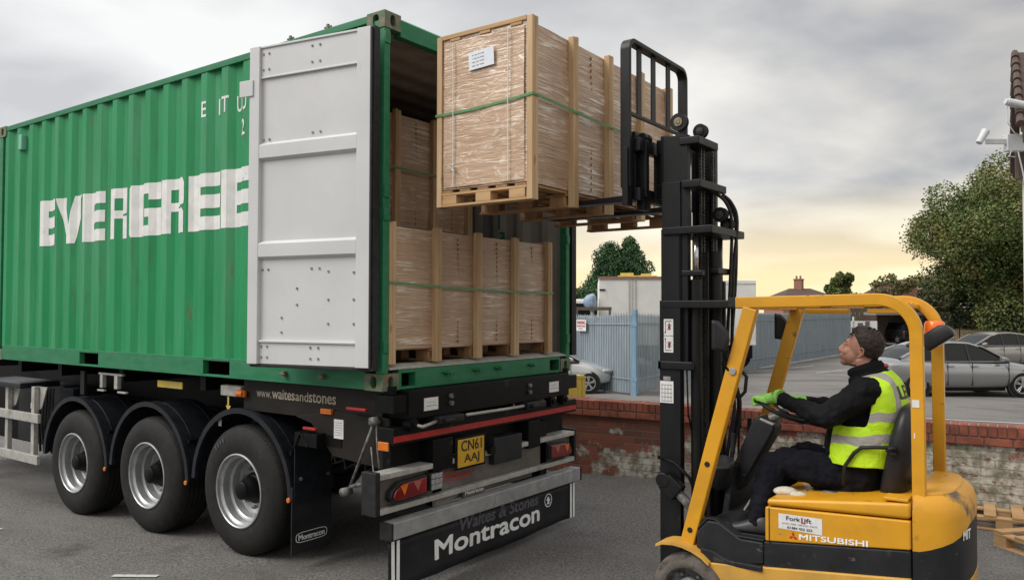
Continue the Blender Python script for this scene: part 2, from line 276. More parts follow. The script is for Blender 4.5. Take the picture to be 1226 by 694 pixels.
# brick wall with flaking limewash on its lower part
def wallmat():
    m = bpy.data.materials.new('old brick wall'); m.use_nodes = True; t = m.node_tree; b = t.nodes['Principled BSDF']
    tcn = t.nodes.new('ShaderNodeTexCoord'); sx = t.nodes.new('ShaderNodeSeparateXYZ'); t.links.new(tcn.outputs['Object'], sx.inputs[0])
    cb = t.nodes.new('ShaderNodeCombineXYZ'); t.links.new(sx.outputs[0], cb.inputs[0]); t.links.new(sx.outputs[2], cb.inputs[1])
    wn = t.nodes.new('ShaderNodeTexNoise'); wn.inputs['Scale'].default_value = 7; t.links.new(tcn.outputs['Object'], wn.inputs[0])
    va = t.nodes.new('ShaderNodeVectorMath'); va.operation = 'MULTIPLY_ADD'; t.links.new(wn.outputs['Color'], va.inputs[0]); va.inputs[1].default_value = (.014, .014, 0); t.links.new(cb.outputs[0], va.inputs[2])
    br = t.nodes.new('ShaderNodeTexBrick'); t.links.new(va.outputs[0], br.inputs['Vector'])
    br.inputs['Scale'].default_value = 1; br.inputs['Brick Width'].default_value = .235; br.inputs['Row Height'].default_value = .078; br.inputs['Mortar Size'].default_value = .007
    br.inputs['Mortar Smooth'].default_value = .4; br.inputs['Bias'].default_value = -.1
    br.inputs['Color1'].default_value = (.26, .075, .045, 1); br.inputs['Color2'].default_value = (.11, .05, .038, 1); br.inputs['Mortar'].default_value = (.16, .115, .09, 1)
    def noi(sc, det=6, off=0, st=(1, 1, 1)):
        mp = t.nodes.new('ShaderNodeMapping'); mp.inputs['Location'].default_value = (off, 0, off); mp.inputs['Scale'].default_value = st
        nn = t.nodes.new('ShaderNodeTexNoise'); nn.inputs['Scale'].default_value = sc; nn.inputs['Detail'].default_value = det; nn.inputs['Roughness'].default_value = .65
        t.links.new(tcn.outputs['Object'], mp.inputs[0]); t.links.new(mp.outputs[0], nn.inputs[0]); return nn.outputs[0]
    def mth(op, a, bb, cl=False):
        n = t.nodes.new('ShaderNodeMath'); n.operation = op; n.use_clamp = cl
        for i, x in enumerate((a, bb)):
            if isinstance(x, (int, float)): n.inputs[i].default_value = x
            else: t.links.new(x, n.inputs[i])
        return n.outputs[0]
    def mx(f, A, B):
        n = t.nodes.new('ShaderNodeMix'); n.data_type = 'RGBA'; t.links.new(f, n.inputs[0])
        for i, x in ((6, A), (7, B)):
            if isinstance(x, tuple): n.inputs[i].default_value = (*x, 1)
            else: t.links.new(x, n.inputs[i])
        return n.outputs[2]
    # limewash: more of it low down and to the right end (weathering of the wall itself)
    w1 = noi(5, 9, 1); w2 = noi(1.1, 4, 7)
    side = mth('MULTIPLY', mth('SUBTRACT', sx.outputs[0], -.3), .12)
    side = mth('MINIMUM', mth('MAXIMUM', side, -.19), .13)
    hgt = mth('MULTIPLY', mth('SUBTRACT', .44, sx.outputs[2]), .5)
    hgt = mth('MINIMUM', mth('MAXIMUM', hgt, -.12), .14)
    cov = mth('ADD', mth('ADD', mth('ADD', mth('MULTIPLY', w1, .80), mth('MULTIPLY', w2, .36)), side), hgt)
    mask = mth('MULTIPLY', mth('SUBTRACT', cov, .545), 14., True)
    moss = mth('MULTIPLY', mth('SUBTRACT', noi(3.4, 8, 21), .55), 9, True)
    limec = mx(mth('MULTIPLY', mth('SUBTRACT', noi(11, 8, 4), .40), 5, True), (.20, .18, .14), (.56, .54, .49))
    # mortar joints still read through the limewash
    lime = mx(mth('MULTIPLY', br.outputs['Fac'], .42), limec, (.22, .19, .16))
    lime = mx(mth('MULTIPLY', moss, .7), lime, (.13, .135, .075))
    lime = mx(mth('MULTIPLY', mth('SUBTRACT', noi(15, 6, 31, (1, 1, 1.5)), .58), 14, True), lime, (.17, .07, .05))
    col = mx(mask, br.outputs['Color'], lime)
    t.links.new(col, b.inputs['Base Color']); b.inputs['Roughness'].default_value = .9
    bn = t.nodes.new('ShaderNodeBump'); bn.inputs['Strength'].default_value = .9; bn.inputs['Distance'].default_value = .012
    t.links.new(mth('ADD', mth('MULTIPLY', br.outputs['Fac'], -.7), mth('ADD', mth('MULTIPLY', mask, .25), mth('MULTIPLY', noi(26, 6, 3), .5))), bn.inputs['Height']); t.links.new(bn.outputs[0], b.inputs['Normal'])
    return m
M['wall'] = wallmat()

# ---------------------------------------------------------------- mesh helpers
SPLIT = set('window_post door_rib door_stile end_cap mast_bracket twist_lock pallet_block hinge_lug locking_cam lashing_lug cross_member control_lever pedal bolt buffer_block air_coupling steel_pipe air_hose hydraulic_pipe white_cord carton_seam top_frame door_bolt bar_end_cap bar_bracket banner_stripe guard_crossbar carriage_catch side_guard_rail side_guard_bracket stowage_locker landing_leg warning_sticker under_bracket post_bracket fence_post door_handle door_hinge rear_panel wheel mudflap_bolt running_gear step_trim capacity_plate wheel_nut load_rack_bracket valve_bracket side_trim corner_post door_gasket door_seam fence_rail axle bolt_hole bearer board_marking board_panel garage_wall downpipe cable lift_chain end_plug pictogram pallet_deck rail work_light_lens verge_board seat_base post_side trunk_ door_bar box_ van_body crumpled'.split())
NOSPLIT_T = {'lift_chain', 'carton_seam', 'fence_rail'}
class MB:
    def comps(s):
        par = list(range(len(s.v)))
        def fd(i):
            while par[i] != i: par[i] = par[par[i]]; i = par[i]
            return i
        for f in s.f:
            a = fd(f[0])
            for q in f[1:]: par[fd(q)] = a
        g = {}
        for i in range(len(s.v)): g.setdefault(fd(i), []).append(i)
        bb = []
        for k, ids in g.items():
            bb.append([[min(s.v[i][d] for i in ids)-.003 for d in range(3)], [max(s.v[i][d] for i in ids)+.003 for d in range(3)], ids])
        ch = True
        while ch:
            ch = False
            for i in range(len(bb)):
                for j in range(i+1, len(bb)):
                    if all(bb[i][0][d] <= bb[j][1][d] and bb[j][0][d] <= bb[i][1][d] for d in range(3)):
                        bb[i] = [[min(bb[i][0][d], bb[j][0][d]) for d in range(3)], [max(bb[i][1][d], bb[j][1][d]) for d in range(3)], bb[i][2]+bb[j][2]]; bb.pop(j); ch = True; break
                if ch: break
        return [b[2] for b in bb]
    def obj(s, name, m, parent=None, **k):
        if name in SPLIT and name not in NOSPLIT_T and parent is not None and len(s.v) < 4000:
            cs = s.comps()
            if 1 < len(cs) <= 40:
                out = []
                for ids in cs:
                    mp = {i: n_ for n_, i in enumerate(sorted(ids))}; q = MB(); q.v = [s.v[i] for i in sorted(ids)]; q.f = [tuple(mp[i] for i in f) for f in s.f if f[0] in mp]
                    out.append(q.obj_(name, m, parent, **k))
                return out[0]
        return s.obj_(name, m, parent, **k)
    def __init__(s): s.v = []; s.f = []
    def add(s, vs, fs):
        o = len(s.v); s.v += [Vector(v) for v in vs]; s.f += [tuple(i+o for i in f) for f in fs]; return s
    def box(s, x0, x1, y0, y1, z0, z1, rot=None, piv=None):
        vs = [Vector((x, y, z)) for x in (x0, x1) for y in (y0, y1) for z in (z0, z1)]
        if rot is not None:
            p = Vector(piv) if piv else Vector(((x0+x1)/2, (y0+y1)/2, (z0+z1)/2)); vs = [p+rot @ (v-p) for v in vs]
        return s.add(vs, [(0, 1, 3, 2), (4, 6, 7, 5), (0, 4, 5, 1), (2, 3, 7, 6), (0, 2, 6, 4), (1, 5, 7, 3)])
    def loft(s, rings, cap0=True, cap1=True, closed=True):
        n = len(rings[0]); vs = [p for r in rings for p in r]; fs = []
        for i in range(len(rings)-1):
            for j in range(n if closed else n-1):
                k = (j+1) % n; fs.append((i*n+j, i*n+k, (i+1)*n+k, (i+1)*n+j))
        if cap0: fs.append(tuple(range(n))[::-1])
        if cap1: fs.append(tuple(range((len(rings)-1)*n, len(rings)*n)))
        return s.add(vs, fs)
    def cyl(s, p0, p1, r0, r1=None, n=16, caps=True):
        r1 = r0 if r1 is None else r1; p0, p1 = Vector(p0), Vector(p1); d = (p1-p0).normalized()
        a = d.orthogonal().normalized(); b = d.cross(a)
        rg = [[p+(a*math.cos(2*math.pi*k/n)+b*math.sin(2*math.pi*k/n))*r for k in range(n)] for p, r in ((p0, r0), (p1, r1))]
        return s.loft(rg, caps, caps)
    def tube(s, pts, r, n=8, flat=None):
        pts = [Vector(p) for p in pts]; rings = []; ref = None
        for i, p in enumerate(pts):
            d = (pts[min(i+1, len(pts)-1)]-pts[max(i-1, 0)]).normalized()
            if ref is None: ref = d.orthogonal().normalized()
            a = (ref-d*ref.dot(d)).normalized(); ref = a; b = d.cross(a)
            rr = r[i] if isinstance(r, (list, tuple)) else r
            rings.append([p+(a*math.cos(2*math.pi*k/n)+b*math.sin(2*math.pi*k/n))*rr for k in range(n)])
        return s.loft(rings)
    def bar(s, pts, w, h, side=(0, 1, 0)):
        """flat bar swept along pts: w across `side`, h in the other direction"""
        pts = [Vector(p) for p in pts]; sd_ = Vector(side).normalized(); rings = []
        for i, p in enumerate(pts):
            d0 = (pts[i]-pts[i-1]).normalized() if i else (pts[1]-pts[0]).normalized()
            d1 = (pts[i+1]-pts[i]).normalized() if i < len(pts)-1 else d0
            d = (d0+d1).normalized(); k = 1/max(.4, d.dot(d1))
            a = (sd_-d*sd_.dot(d)).normalized(); b = d.cross(a)*k
            rings.append([p+a*w/2+b*h/2, p-a*w/2+b*h/2, p-a*w/2-b*h/2, p+a*w/2-b*h/2])
        return s.loft(rings)
    def prism(s, poly, axis, a0, a1):
        def P(u, v, a): return {0: (a, u, v), 1: (u, a, v), 2: (u, v, a)}[axis]
        n = len(poly)
        return s.loft([[P(u, v, a0) for u, v in poly], [P(u, v, a1) for u, v in poly]])
    def lathe(s, prof, c, axis=1, n=40, cap=False):
        rings = []
        for k, (r, a) in enumerate(prof):
            ring = []
            for j in range(n):
                t = 2*math.pi*j/n; u, v = r*math.cos(t), r*math.sin(t)
                ring.append({0: (c[0]+a, c[1]+u, c[2]+v), 1: (c[0]+u, c[1]+a, c[2]+v), 2: (c[0]+u, c[1]+v, c[2]+a)}[axis])
            rings.append(ring)
        return s.loft(rings, cap, cap)
    def quad(s, *p): return s.add(p, [tuple(range(len(p)))])
    def ell(s, c, r, n=16, m=10, rot=None):
        rings = []; c = Vector(c)
        for i in range(m+1):
            ph = math.pi*(i+.001)/(m+.002)
            rg = []
            for j in range(n):
                t = 2*math.pi*j/n; v = Vector((r[0]*math.sin(ph)*math.cos(t), r[1]*math.sin(ph)*math.sin(t), r[2]*math.cos(ph)))
                if rot is not None: v = rot @ v
                rg.append(c+v)
            rings.append(rg)
        return s.loft(rings)
    def obj_(s, name, m, parent=None, bevel=0, smooth=False, loc=None, fix=True, solid=0):
        if parent is not None: o0 = parent['_w']; o0 = Vector(o0)
        elif loc is not None: o0 = Vector(loc)
        else:
            xs = [v.x for v in s.v]; ys = [v.y for v in s.v]; o0 = Vector(((min(xs)+max(xs))/2, (min(ys)+max(ys))/2, min(v.z for v in s.v)))
        me = bpy.data.meshes.new(name); me.from_pydata([v-o0 for v in s.v], [], s.f)
        if fix:
            bm = bmesh.new(); bm.from_mesh(me); bmesh.ops.recalc_face_normals(bm, faces=bm.faces); bm.to_mesh(me); bm.free()
        me.materials.append(m if not isinstance(m, str) else M[m])
        o = bpy.data.objects.new(name, me); C.objects.link(o)
        if parent is not None: o.parent = parent; o['_w'] = list(o0)
        else: o.location = o0; o['_w'] = list(o0)
        if smooth:
            for p in me.polygons: p.use_smooth = True
        if solid:
            md = o.modifiers.new('s', 'SOLIDIFY'); md.thickness = solid; md.offset = 0
        if bevel:
            md = o.modifiers.new('b', 'BEVEL'); md.width = bevel; md.segments = 2; md.limit_method = 'ANGLE'; md.angle_limit = R(40)
            for p in me.polygons: p.use_smooth = True
            md2 = o.modifiers.new('w', 'WEIGHTED_NORMAL')
        return o
def thing(name, loc, label, cat, group=None):
    o = bpy.data.objects.new(name, None); C.objects.link(o); o.location = loc; o['_w'] = list(loc)
    o['label'] = label; o['category'] = cat; o.empty_display_size = .2
    if group: o['group'] = group
    return o
def tag(o, label, cat, group=None):
    o['label'] = label; o['category'] = cat
    if group: o['group'] = group
    return o
def smooth_angle(o, a=35):
    for p in o.data.polygons: p.use_smooth = True
    bm = bmesh.new(); bm.from_mesh(o.data)
    for e in bm.edges:
        if len(e.link_faces) == 2 and e.calc_face_angle(0) > R(a): e.smooth = False
    bm.to_mesh(o.data); bm.free()
    return o
def rbox(m, x0, x1, y0, y1, z0, z1): return m.box(x0, x1, y0, y1, z0, z1)
RX = lambda a: Matrix.Rotation(a, 3, 'X'); RY = lambda a: Matrix.Rotation(a, 3, 'Y'); RZ = lambda a: Matrix.Rotation(a, 3, 'Z')

def text_tris(s, bold=0.0, shear=0.0, spacing=1.0):
    """triangles of a line of writing, cap height about 0.7, starting at x=0"""
    cu = bpy.data.curves.new('t', 'FONT'); cu.body = s; cu.size = 1; cu.offset = bold; cu.shear = shear; cu.space_character = spacing; cu.resolution_u = 4
    o = bpy.data.objects.new('t', cu); C.objects.link(o)
    bpy.context.view_layer.update()
    me = bpy.data.meshes.new_from_object(o.evaluated_get(bpy.context.evaluated_depsgraph_get()))
    me.calc_loop_triangles()
    tr = [[tuple(me.vertices[i].co[:2]) for i in t.vertices] for t in me.loop_triangles]
    bpy.data.objects.remove(o); bpy.data.curves.remove(cu); bpy.data.meshes.remove(me)
    return tr
def write(s, org, u, v, name, m, parent, width=None, height=None, bold=0.0, shear=0.0, spacing=1.0, fat=None):
    """flat lettering: org = lower left corner, u = reading direction, v = up; fitted to width x cap height"""
    tr = text_tris(s, 0, shear, spacing)
    xs = [p[0] for t in tr for p in t]; ys = [p[1] for t in tr for p in t]
    x0, x1, y0, y1 = min(xs), max(xs), min(ys), max(ys)
    sy = height/(y1-y0) if height else width/(x1-x0); sx = width/(x1-x0) if width else sy
    u = Vector(u).normalized(); v = Vector(v).normalized(); org = Vector(org)
    if fat is None: fat = .055 if bold >= .03 else (.035 if bold >= .02 else (.02 if bold > 0 else 0))
    b = MB(); nn_ = u.cross(v).normalized(); hh = (y1-y0)*sy
    for k, (du, dv) in enumerate([(0, 0)]+([(1, 0), (-1, 0), (0, .7), (0, -.7), (.7, .5), (-.7, -.5), (.7, -.5), (-.7, .5)] if fat else [])):
        for t in tr: b.add([org+u*((p[0]-x0)*sx+du*fat*hh)+v*((p[1]-y0)*sy+dv*fat*hh)+nn_*(k*.00012) for p in t], [(0, 1, 2)])
    return b.obj(name, m, parent, fix=False)

def sm(pts, rad, k=5):
    """Catmull-Rom through points and radii"""
    P = [Vector(p) for p in pts]; out = []; rr = []
    for i in range(len(P)-1):
        a, b_, c, d = P[max(i-1, 0)], P[i], P[i+1], P[min(i+2, len(P)-1)]
        ra, rb_, rc_, rd = rad[max(i-1, 0)], rad[i], rad[i+1], rad[min(i+2, len(P)-1)]
        for q in range(k):
            t = q/k; f = lambda p0, p1, p2, p3: .5*(2*p1+(p2-p0)*t+(2*p0-5*p1+4*p2-p3)*t*t+(3*p1-p0-3*p2+p3)*t**3)
            out.append(f(a, b_, c, d)); rr.append(f(ra, rb_, rc_, rd))
    out.append(P[-1]); rr.append(rad[-1]); return out, rr
def zg(x, y):
    return -1.385+.03*max(min(x, 0), -8)-.016*max(0, min(y-4.5, 16.5))

# ================================================================ SETTING
def sheet(name, m, xs, ys, dz):
    b = MB(); nx, ny = len(xs), len(ys)
    b.add([(x, y, zg(x, y)+dz) for y in ys for x in xs], [(j*nx+i, j*nx+i+1, (j+1)*nx+i+1, (j+1)*nx+i) for j in range(ny-1) for i in range(nx-1)])
    o = b.obj(name, m, loc=(0, 0, 0), fix=False); o['kind'] = 'structure'; return o
sheet('ground', 'asphalt', [-900, -60, -20, -8, -4, 0, 4, 20, 60, 900], [-900, -40, -8, 0, 4.5, 12, 21, 60, 200, 1500], 0)
WA = math.atan2(.41, 4.85)         # the wall runs a little off the x axis
def wl(x): return 4.46+(x+1.45)*math.tan(WA)
sheet('car_park', 'parktar', [-60, -20, -8, -4, 0, 4, 20, 40], [7.3, 12, 21, 60, 110], .004)
# footway strip behind the wall and its kerb
b = MB()
for x0, x1 in [(-14, -8), (-8, -4), (-4, 0), (0, 6), (6, 14)]:
    b.loft([[(x, 4.75, zg(x, 4.75)), (x, 7.2, zg(x, 7.2)), (x, 7.2, zg(x, 7.2)+.09), (x, 4.75, zg(x, 4.75)+.09)] for x in (x0, x1)])
o = b.obj('pavement', 'slab', loc=(0, 5.5, -1.4)); o['kind'] = 'structure'
b = MB()
for i in range(26):
    x = -12+i*.92; b.box(x, x+.905, 7.21, 7.34, zg(x, 7.25)-.05, zg(x, 7.25)+.10)
o = b.obj('kerb', M['slab'], loc=(0, 7.25, -1.4), bevel=.01); o['kind'] = 'structure'
# painted lines
def line(p, q, w, dz=.008):
    b = MB(); p = Vector((*p, 0)); q = Vector((*q, 0)); d = (q-p).normalized(); s = Vector((-d.y, d.x, 0))*w/2
    n = max(2, int((q-p).length/1.5)); rings = []
    vs = []
    for i in range(n+1):
        c = p+(q-p)*i/n
        for k in (-1, 1):
            a = c+s*k; vs.append((a.x, a.y, zg(a.x, a.y)+dz))
    b.add(vs, [(2*i, 2*i+1, 2*i+3, 2*i+2) for i in range(n)])
    o = b.obj('road_marking', 'whiteline', loc=(p.x, p.y, zg(p.x, p.y))); o['kind'] = 'structure'
line((-4.95, -.70), (-4.42, -.62), .07); line((-2.05, -.78), (-1.74, -.60), .055)
line((-3.0, 12.6), (9, 15.2), .11); line((-3.0, 10.1), (9, 10.8), .10); line((-1.5, 8.6), (9, 8.9), .08)
for k in range(4): line((-9.8+k*2.6, 27+k*.4), (-8.6+k*2.6, 32.2+k*.4), .10)
line((-12, 26.2), (-2, 29.8), .10)

# ================================================================ BRICK WALL
def tow(x, dy, z):                 # point on the wall: x along, dy behind its front face
    return Vector((x, wl(x)+dy, z))
wt = thing('brick_wall', (.5, wl(.5), zg(.5, 4.5)), 'low old brick wall with red brick coping and flaking whitewash behind the forklift', 'wall')
X0, X1, ZT = -9.5, 7.5, -.52
b = MB(); b.loft([[tow(x, .03, -1.75), tow(x, .26, -1.75), tow(x, .26, ZT-.19), tow(x, .03, ZT-.19)] for x in (X0, X1)])
b.obj('wall_body', 'wall', wt)
b = MB(); x = X0; k = 0
while x < X1:
    j = random.uniform(-.003, .003); 
    b.box(x, x+.069, wl(x)-.005+j, wl(x)+.245, ZT-.105, ZT+random.uniform(-.003, .002), RZ(WA)); x += .0785; k += 1
b.obj('coping_bricks', 'brickred', wt, bevel=.006)
b = MB(); x = X0
while x < X1:
    j = random.uniform(-.003, .003); b.box(x, x+.222, wl(x)+.0+j, wl(x)+.25, ZT-.185, ZT-.115, RZ(WA)); x += .2335
b.obj('stretcher_bricks', 'brickred', wt, bevel=.005)
b = MB(); b.loft([[tow(x, .008, ZT-.19), tow(x, .235, ZT-.19), tow(x, .235, ZT-.006), tow(x, .008, ZT-.006)] for x in (X0, X1)])
b.obj('mortar_bed', 'mortar', wt)

# ================================================================ CONTAINER
CT = thing('shipping_container', (-3.03, 1.2, 0), 'green corrugated steel shipping container on a lorry trailer with its rear door swung open', 'container')
L, Wd, H = 6.20, 2.438, 2.65
PIT_, PX0 = .2955, -6.048
KN = [0, .080, .153, .2235, .2955]; KD = [0, 0, .036, .036, 0]
def prof(x):
    t = (x-PX0) % PIT_
    for i in range(4):
        if t <= KN[i+1]+1e-9: return KD[i]+(KD[i+1]-KD[i])*(t-KN[i])/(KN[i+1]-KN[i])
    return 0
brk = sorted({round(PX0+k*PIT_+a, 5) for k in range(-1, 21) for a in KN[:-1] if -6.18 < PX0+k*PIT_+a < -.07} | {-.065})
def corr(y0, s, off, m, name, z0=.155, z1=2.59):
    b = MB(); vs = []
    for x in brk: vs += [(x, y0+s*prof(x)+off, z0), (x, y0+s*prof(x)+off, z1)]
    b.add(vs, [(2*i, 2*i+2, 2*i+3, 2*i+1) for i in range(len(brk)-1)])
    return b.obj(name, m, CT, fix=False)
corr(.010, 1, 0, 'green', 'side_wall'); corr(.010, 1, .003, 'cont_in', 'side_lining')
corr(Wd-.010, -1, 0, 'green', 'side_wall'); corr(Wd-.010, -1, -.004, 'cont_in', 'side_lining')
b = MB(); vs = []
for x in brk: vs += [(x, .03, 2.612-prof(x)*.5), (x, Wd-.03, 2.612-prof(x)*.5)]
b.add(vs, [(2*i, 2*i+1, 2*i+3, 2*i+2) for i in range(len(brk)-1)]); b.obj('roof', 'green', CT, fix=False)
b = MB(); b.add([Vector(v)-Vector((0, 0, .004)) for v in vs], [(2*i, 2*i+2, 2*i+3, 2*i+1) for i in range(len(brk)-1)]); b.obj('ceiling_lining', 'cont_roof_in', CT, fix=False)
b = MB(); vs = []
for k in range(20):
    y = .05+k*(Wd-.1)/19; d = .03*(k % 2); vs += [(-L+.02+d, y, .15), (-L+.02+d, y, 2.6)]
b.add(vs, [(2*i, 2*i+2, 2*i+3, 2*i+1) for i in range(19)]); b.obj('front_wall', 'cont_in', CT)
b = MB(); b.box(-L+.02, -.07, .05, Wd-.05, .13, .165); b.obj('floor', 'ply', CT)
for y0, y1 in ((0, .055), (Wd-.055, Wd)):
    b = MB(); b.box(-L+.18, -.18, y0+.003, y1, 2.588, 2.642); b.obj('top_rail', 'green_rail', CT, bevel=.004)
    b = MB()
    xs = [-L+.18, -4.24, -3.87, -2.12, -1.75, -.18]
    for i in (0, 2, 4): b.box(xs[i], xs[i+1], y0, y1, .004, .162)
    for i in (1, 3):
        b.box(xs[i], xs[i+1], y0, y1, .004, .022); b.box(xs[i], xs[i+1], y0, y1, .138, .162)
    b.obj('bottom_rail', 'green_rail', CT, bevel=.003)
b = MB()
for x0, x1 in ((-4.24, -3.87), (-2.12, -1.75)):
    b.box(x0-.006, x0-.001, .056, Wd-.056, .01, .13); b.box(x1+.001, x1+.006, .056, Wd-.056, .01, .13)
for k in range(14):
    x = -5.7+k*.42
    if min(abs(x-4.05*-1), abs(x+1.93)) > .25: b.box(x, x+.045, .056, Wd-.056, .015, .125)
b.obj('cross_member', 'chassis', CT)
# corner posts, header, sill
for y0, y1 in ((0, .062), (Wd-.062, Wd)):
    b = MB(); b.box(-.075, -.004, y0+.003, y1-.002, .118, 2.532); b.obj('corner_post', 'green_rail', CT, bevel=.006)
    b = MB(); b.box(-L+.004, -L+.10, y0+.003, y1+.02 if y0 == 0 else y1, .118, 2.532); b.obj('corner_post', 'green_rail', CT, bevel=.006)
    b = MB()
    for z in (.26, 1.18, 1.34, 2.42):
        b.box(-.055, .006, y0+.004, y1-.006, z, z+.085)
    b.obj('hinge_lug', 'green_rail', CT, bevel=.006)
b = MB(); b.prism([(-.075, 2.50), (-.004, 2.50), (-.004, 2.62), (-.03, 2.640), (-.075, 2.640)], 1, .163, Wd-.163)
h = b.obj('rear_header', 'green_rail', CT, bevel=.004)
b = MB()
for y in (.62, .95, 1.48, 1.82): b.box(-.004, .022, y, y+.075, 2.535, 2.572)
b.obj('locking_cam', 'green_rail', h, bevel=.006)
b = MB()
b.box(-.075, -.004, .163, .190, .0, .142); b.box(-.075, -.004, .335, 2.10, .0, .142); b.box(-.075, -.004, 2.25, Wd-.163, .0, .142)
b.box(-.075, -.004, .190, .335, .115, .142); b.box(-.075, -.004, .190, .335, .0, .018)
b.box(-.075, -.004, 2.10, 2.25, .115, .142); b.box(-.075, -.004, 2.10, 2.25, .0, .018)
sill = b.obj('rear_sill', 'green_rail', CT, bevel=.003)
b = MB(); b.prism([(-.10, .145), (0, .145), (0, .152), (-.10, .178)], 1, .07, Wd-.07); b.obj('threshold_plate', 'sillgrey', CT)
b = MB()
for y in (.66, 1.02, 1.30, 1.78):
    b.box(-.004, .03, y, y+.05, .075, .105); b.box(-.004, .022, y-.03, y+.09, .088, .10); b.cyl((.03, y+.02, .09), (.045, y+.02, .09), .014, n=8)
b.obj('locking_cam', 'green_rail', sill, bevel=.004)
def casting(cx0, cx1, cy0, cy1, cz0, cz1, xo, yo):
    """corner casting with real oval holes in its end (x) and side (y) faces"""
    b = MB(); n = 20
    def plate(org, u, v, w, h, ow, oh, nrm):
        org, u, v, nrm = map(Vector, (org, u, v, nrm)); c = org+u*w/2+v*h/2; ov = []; rc = []
        for k in range(n):
            t = 2*math.pi*(k+.5)/n; ct, st = math.cos(t), math.sin(t)
            p = math.copysign(abs(ct)**.8, ct)*ow/2, math.copysign(abs(st)**.8, st)*oh/2
            kk = min(w/2/max(abs(ct), 1e-6), h/2/max(abs(st), 1e-6))
            ov.append(c+u*p[0]+v*p[1]); rc.append(c+u*ct*kk+v*st*kk)
        inn = [p-nrm*.055 for p in ov]
        b.add(ov+rc+inn, [(k, n+k, n+(k+1) % n, (k+1) % n) for k in range(n)]+[(k, (k+1) % n, 2*n+(k+1) % n, 2*n+k) for k in range(n)]+[tuple(range(2*n, 3*n))])
        for cu, cv in ((0, 0), (w, 0), (w, h), (0, h)):     # close the gaps at the four corners
            q = org+u*cu+v*cv; ks = sorted(range(n), key=lambda k: (rc[k]-q).length)[:2]; b.add([q, rc[ks[0]], rc[ks[1]]], [(0, 1, 2)])
    w, d, hh = cx1-cx0, cy1-cy0, cz1-cz0
    X = cx1 if xo > 0 else cx0; Y = cy0 if yo < 0 else cy1
    plate((X, cy0, cz0), (0, 1, 0), (0, 0, 1), d, hh, .052, .082, (xo, 0, 0))
    plate((cx0, Y, cz0), (1, 0, 0), (0, 0, 1), w, hh, .062, .085, (0, yo, 0))
    Xi = cx0 if xo > 0 else cx1; Yi = cy1 if yo < 0 else cy0
    b.quad((Xi, cy0, cz0), (Xi, cy1, cz0), (Xi, cy1, cz1), (Xi, cy0, cz1)); b.quad((cx0, Yi, cz0), (cx1, Yi, cz0), (cx1, Yi, cz1), (cx0, Yi, cz1))
    for z in (cz0, cz1): b.quad((cx0, cy0, z), (cx1, cy0, z), (cx1, cy1, z), (cx0, cy1, z))
    o = b.obj('corner_casting', 'casting', CT, fix=False)
for xo, xa, xb in ((1, -.178, 0), (-1, -L, -L+.178)):
    for yo, ya, yb in ((-1, -.002, .160), (1, Wd-.160, Wd+.002)):
        casting(xa, xb, ya, yb, 0, .118, xo, yo); casting(xa, xb, ya, yb, H-.118, H, xo, yo)
# lashing lugs on near rails
b = MB()
for x in (-1.05, -.62):
    b.box(x, x+.03, -.035, .0, .055, .095); b.box(x-.02, x+.05, -.04, -.03, .07, .082)
    b.box(x, x+.02, .01, .03, 2.635, 2.68); b.box(x-.03, x+.05, .014, .026, 2.652, 2.664)
b.obj('lashing_lug', 'casting', CT, bevel=.003)
b = MB(); b.box(-5.68, -5.60, -.012, .05, 2.33, 2.50); b.obj('ventilator', mat('pale green ventilator', (.16, .42, .30), rough=.5), CT, bevel=.01)
# draped painted writing
def clipx(poly, a, bb):
    def half(pl, x, keep):
        out = []
        for i in range(len(pl)):
            p, q = pl[i-1], pl[i]; ip = keep(p[0], x); iq = keep(q[0], x)
            if ip != iq:
                t = (x-p[0])/(q[0]-p[0]); out.append((x, p[1]+(q[1]-p[1])*t))
            if iq: out.append(q)
        return out
    r = half(poly, a, lambda v, x: v >= x)
    return half(r, bb, lambda v, x: v <= x) if r else r
def drape(polys, name, m):
    b = MB(); bb = [-6.1]+brk+[0]
    for pl in polys:
        x0 = min(p[0] for p in pl); x1 = max(p[0] for p in pl)
        for i in range(len(bb)-1):
            if bb[i+1] <= x0 or bb[i] >= x1: continue
            c = clipx(pl, bb[i], bb[i+1])
            if len(c) >= 3:
                c2 = [c[0]]
                for p in c[1:]:
                    if abs(p[0]-c2[-1][0])+abs(p[1]-c2[-1][1]) > 1e-6: c2.append(p)
                if len(c2) >= 3: b.add([(p[0], .010+prof(p[0])-.003, p[1]) for p in c2], [tuple(range(len(c2)))])
    return b.obj(name, m, CT, fix=False)
rc = lambda a, b_, c, d: [(a, c), (b_, c), (b_, d), (a, d)]
LET = {'E': [rc(0, .42, 0, 1), rc(.42, 1, 0, .24), rc(.42, .99, .38, .62), rc(.42, 1, .76, 1)],
       'V': [[(0, 1), (.36, .0), (.66, 0), (.50, .42), (.36, 1)], [(.50, .42), (.66, 0), (1, 1), (.66, 1)]],
       'R': [rc(0, .36, 0, 1), rc(.36, .62, .80, 1), rc(.36, .62, .40, .56), [(.62, .48), (.98, .52), (1, .60), (1, .90), (.93, 1), (.62, 1)], [(.62, 0), (.98, 0), (.98, .38), (.90, .45), (.62, .45)]],
       'G': [rc(0, .36, .06, .94), [(.04, 0), (.36, 0), (.36, .06), (0, .06)], [(0, .94), (.36, .94), (.36, 1), (.05, 1)], rc(.36, .64, 0, .2), rc(.36, .64, .80, 1), rc(.64, 1, 0, .52), rc(.5, .64, .36, .52), [(.64, .68), (1, .68), (1, .93), (.94, 1), (.64, 1)]],
       'N': [rc(0, .34, 0, 1), [(.34, 1), (.34, .6), (.66, 0), (.66, .4)], rc(.66, 1, 0, 1)]}
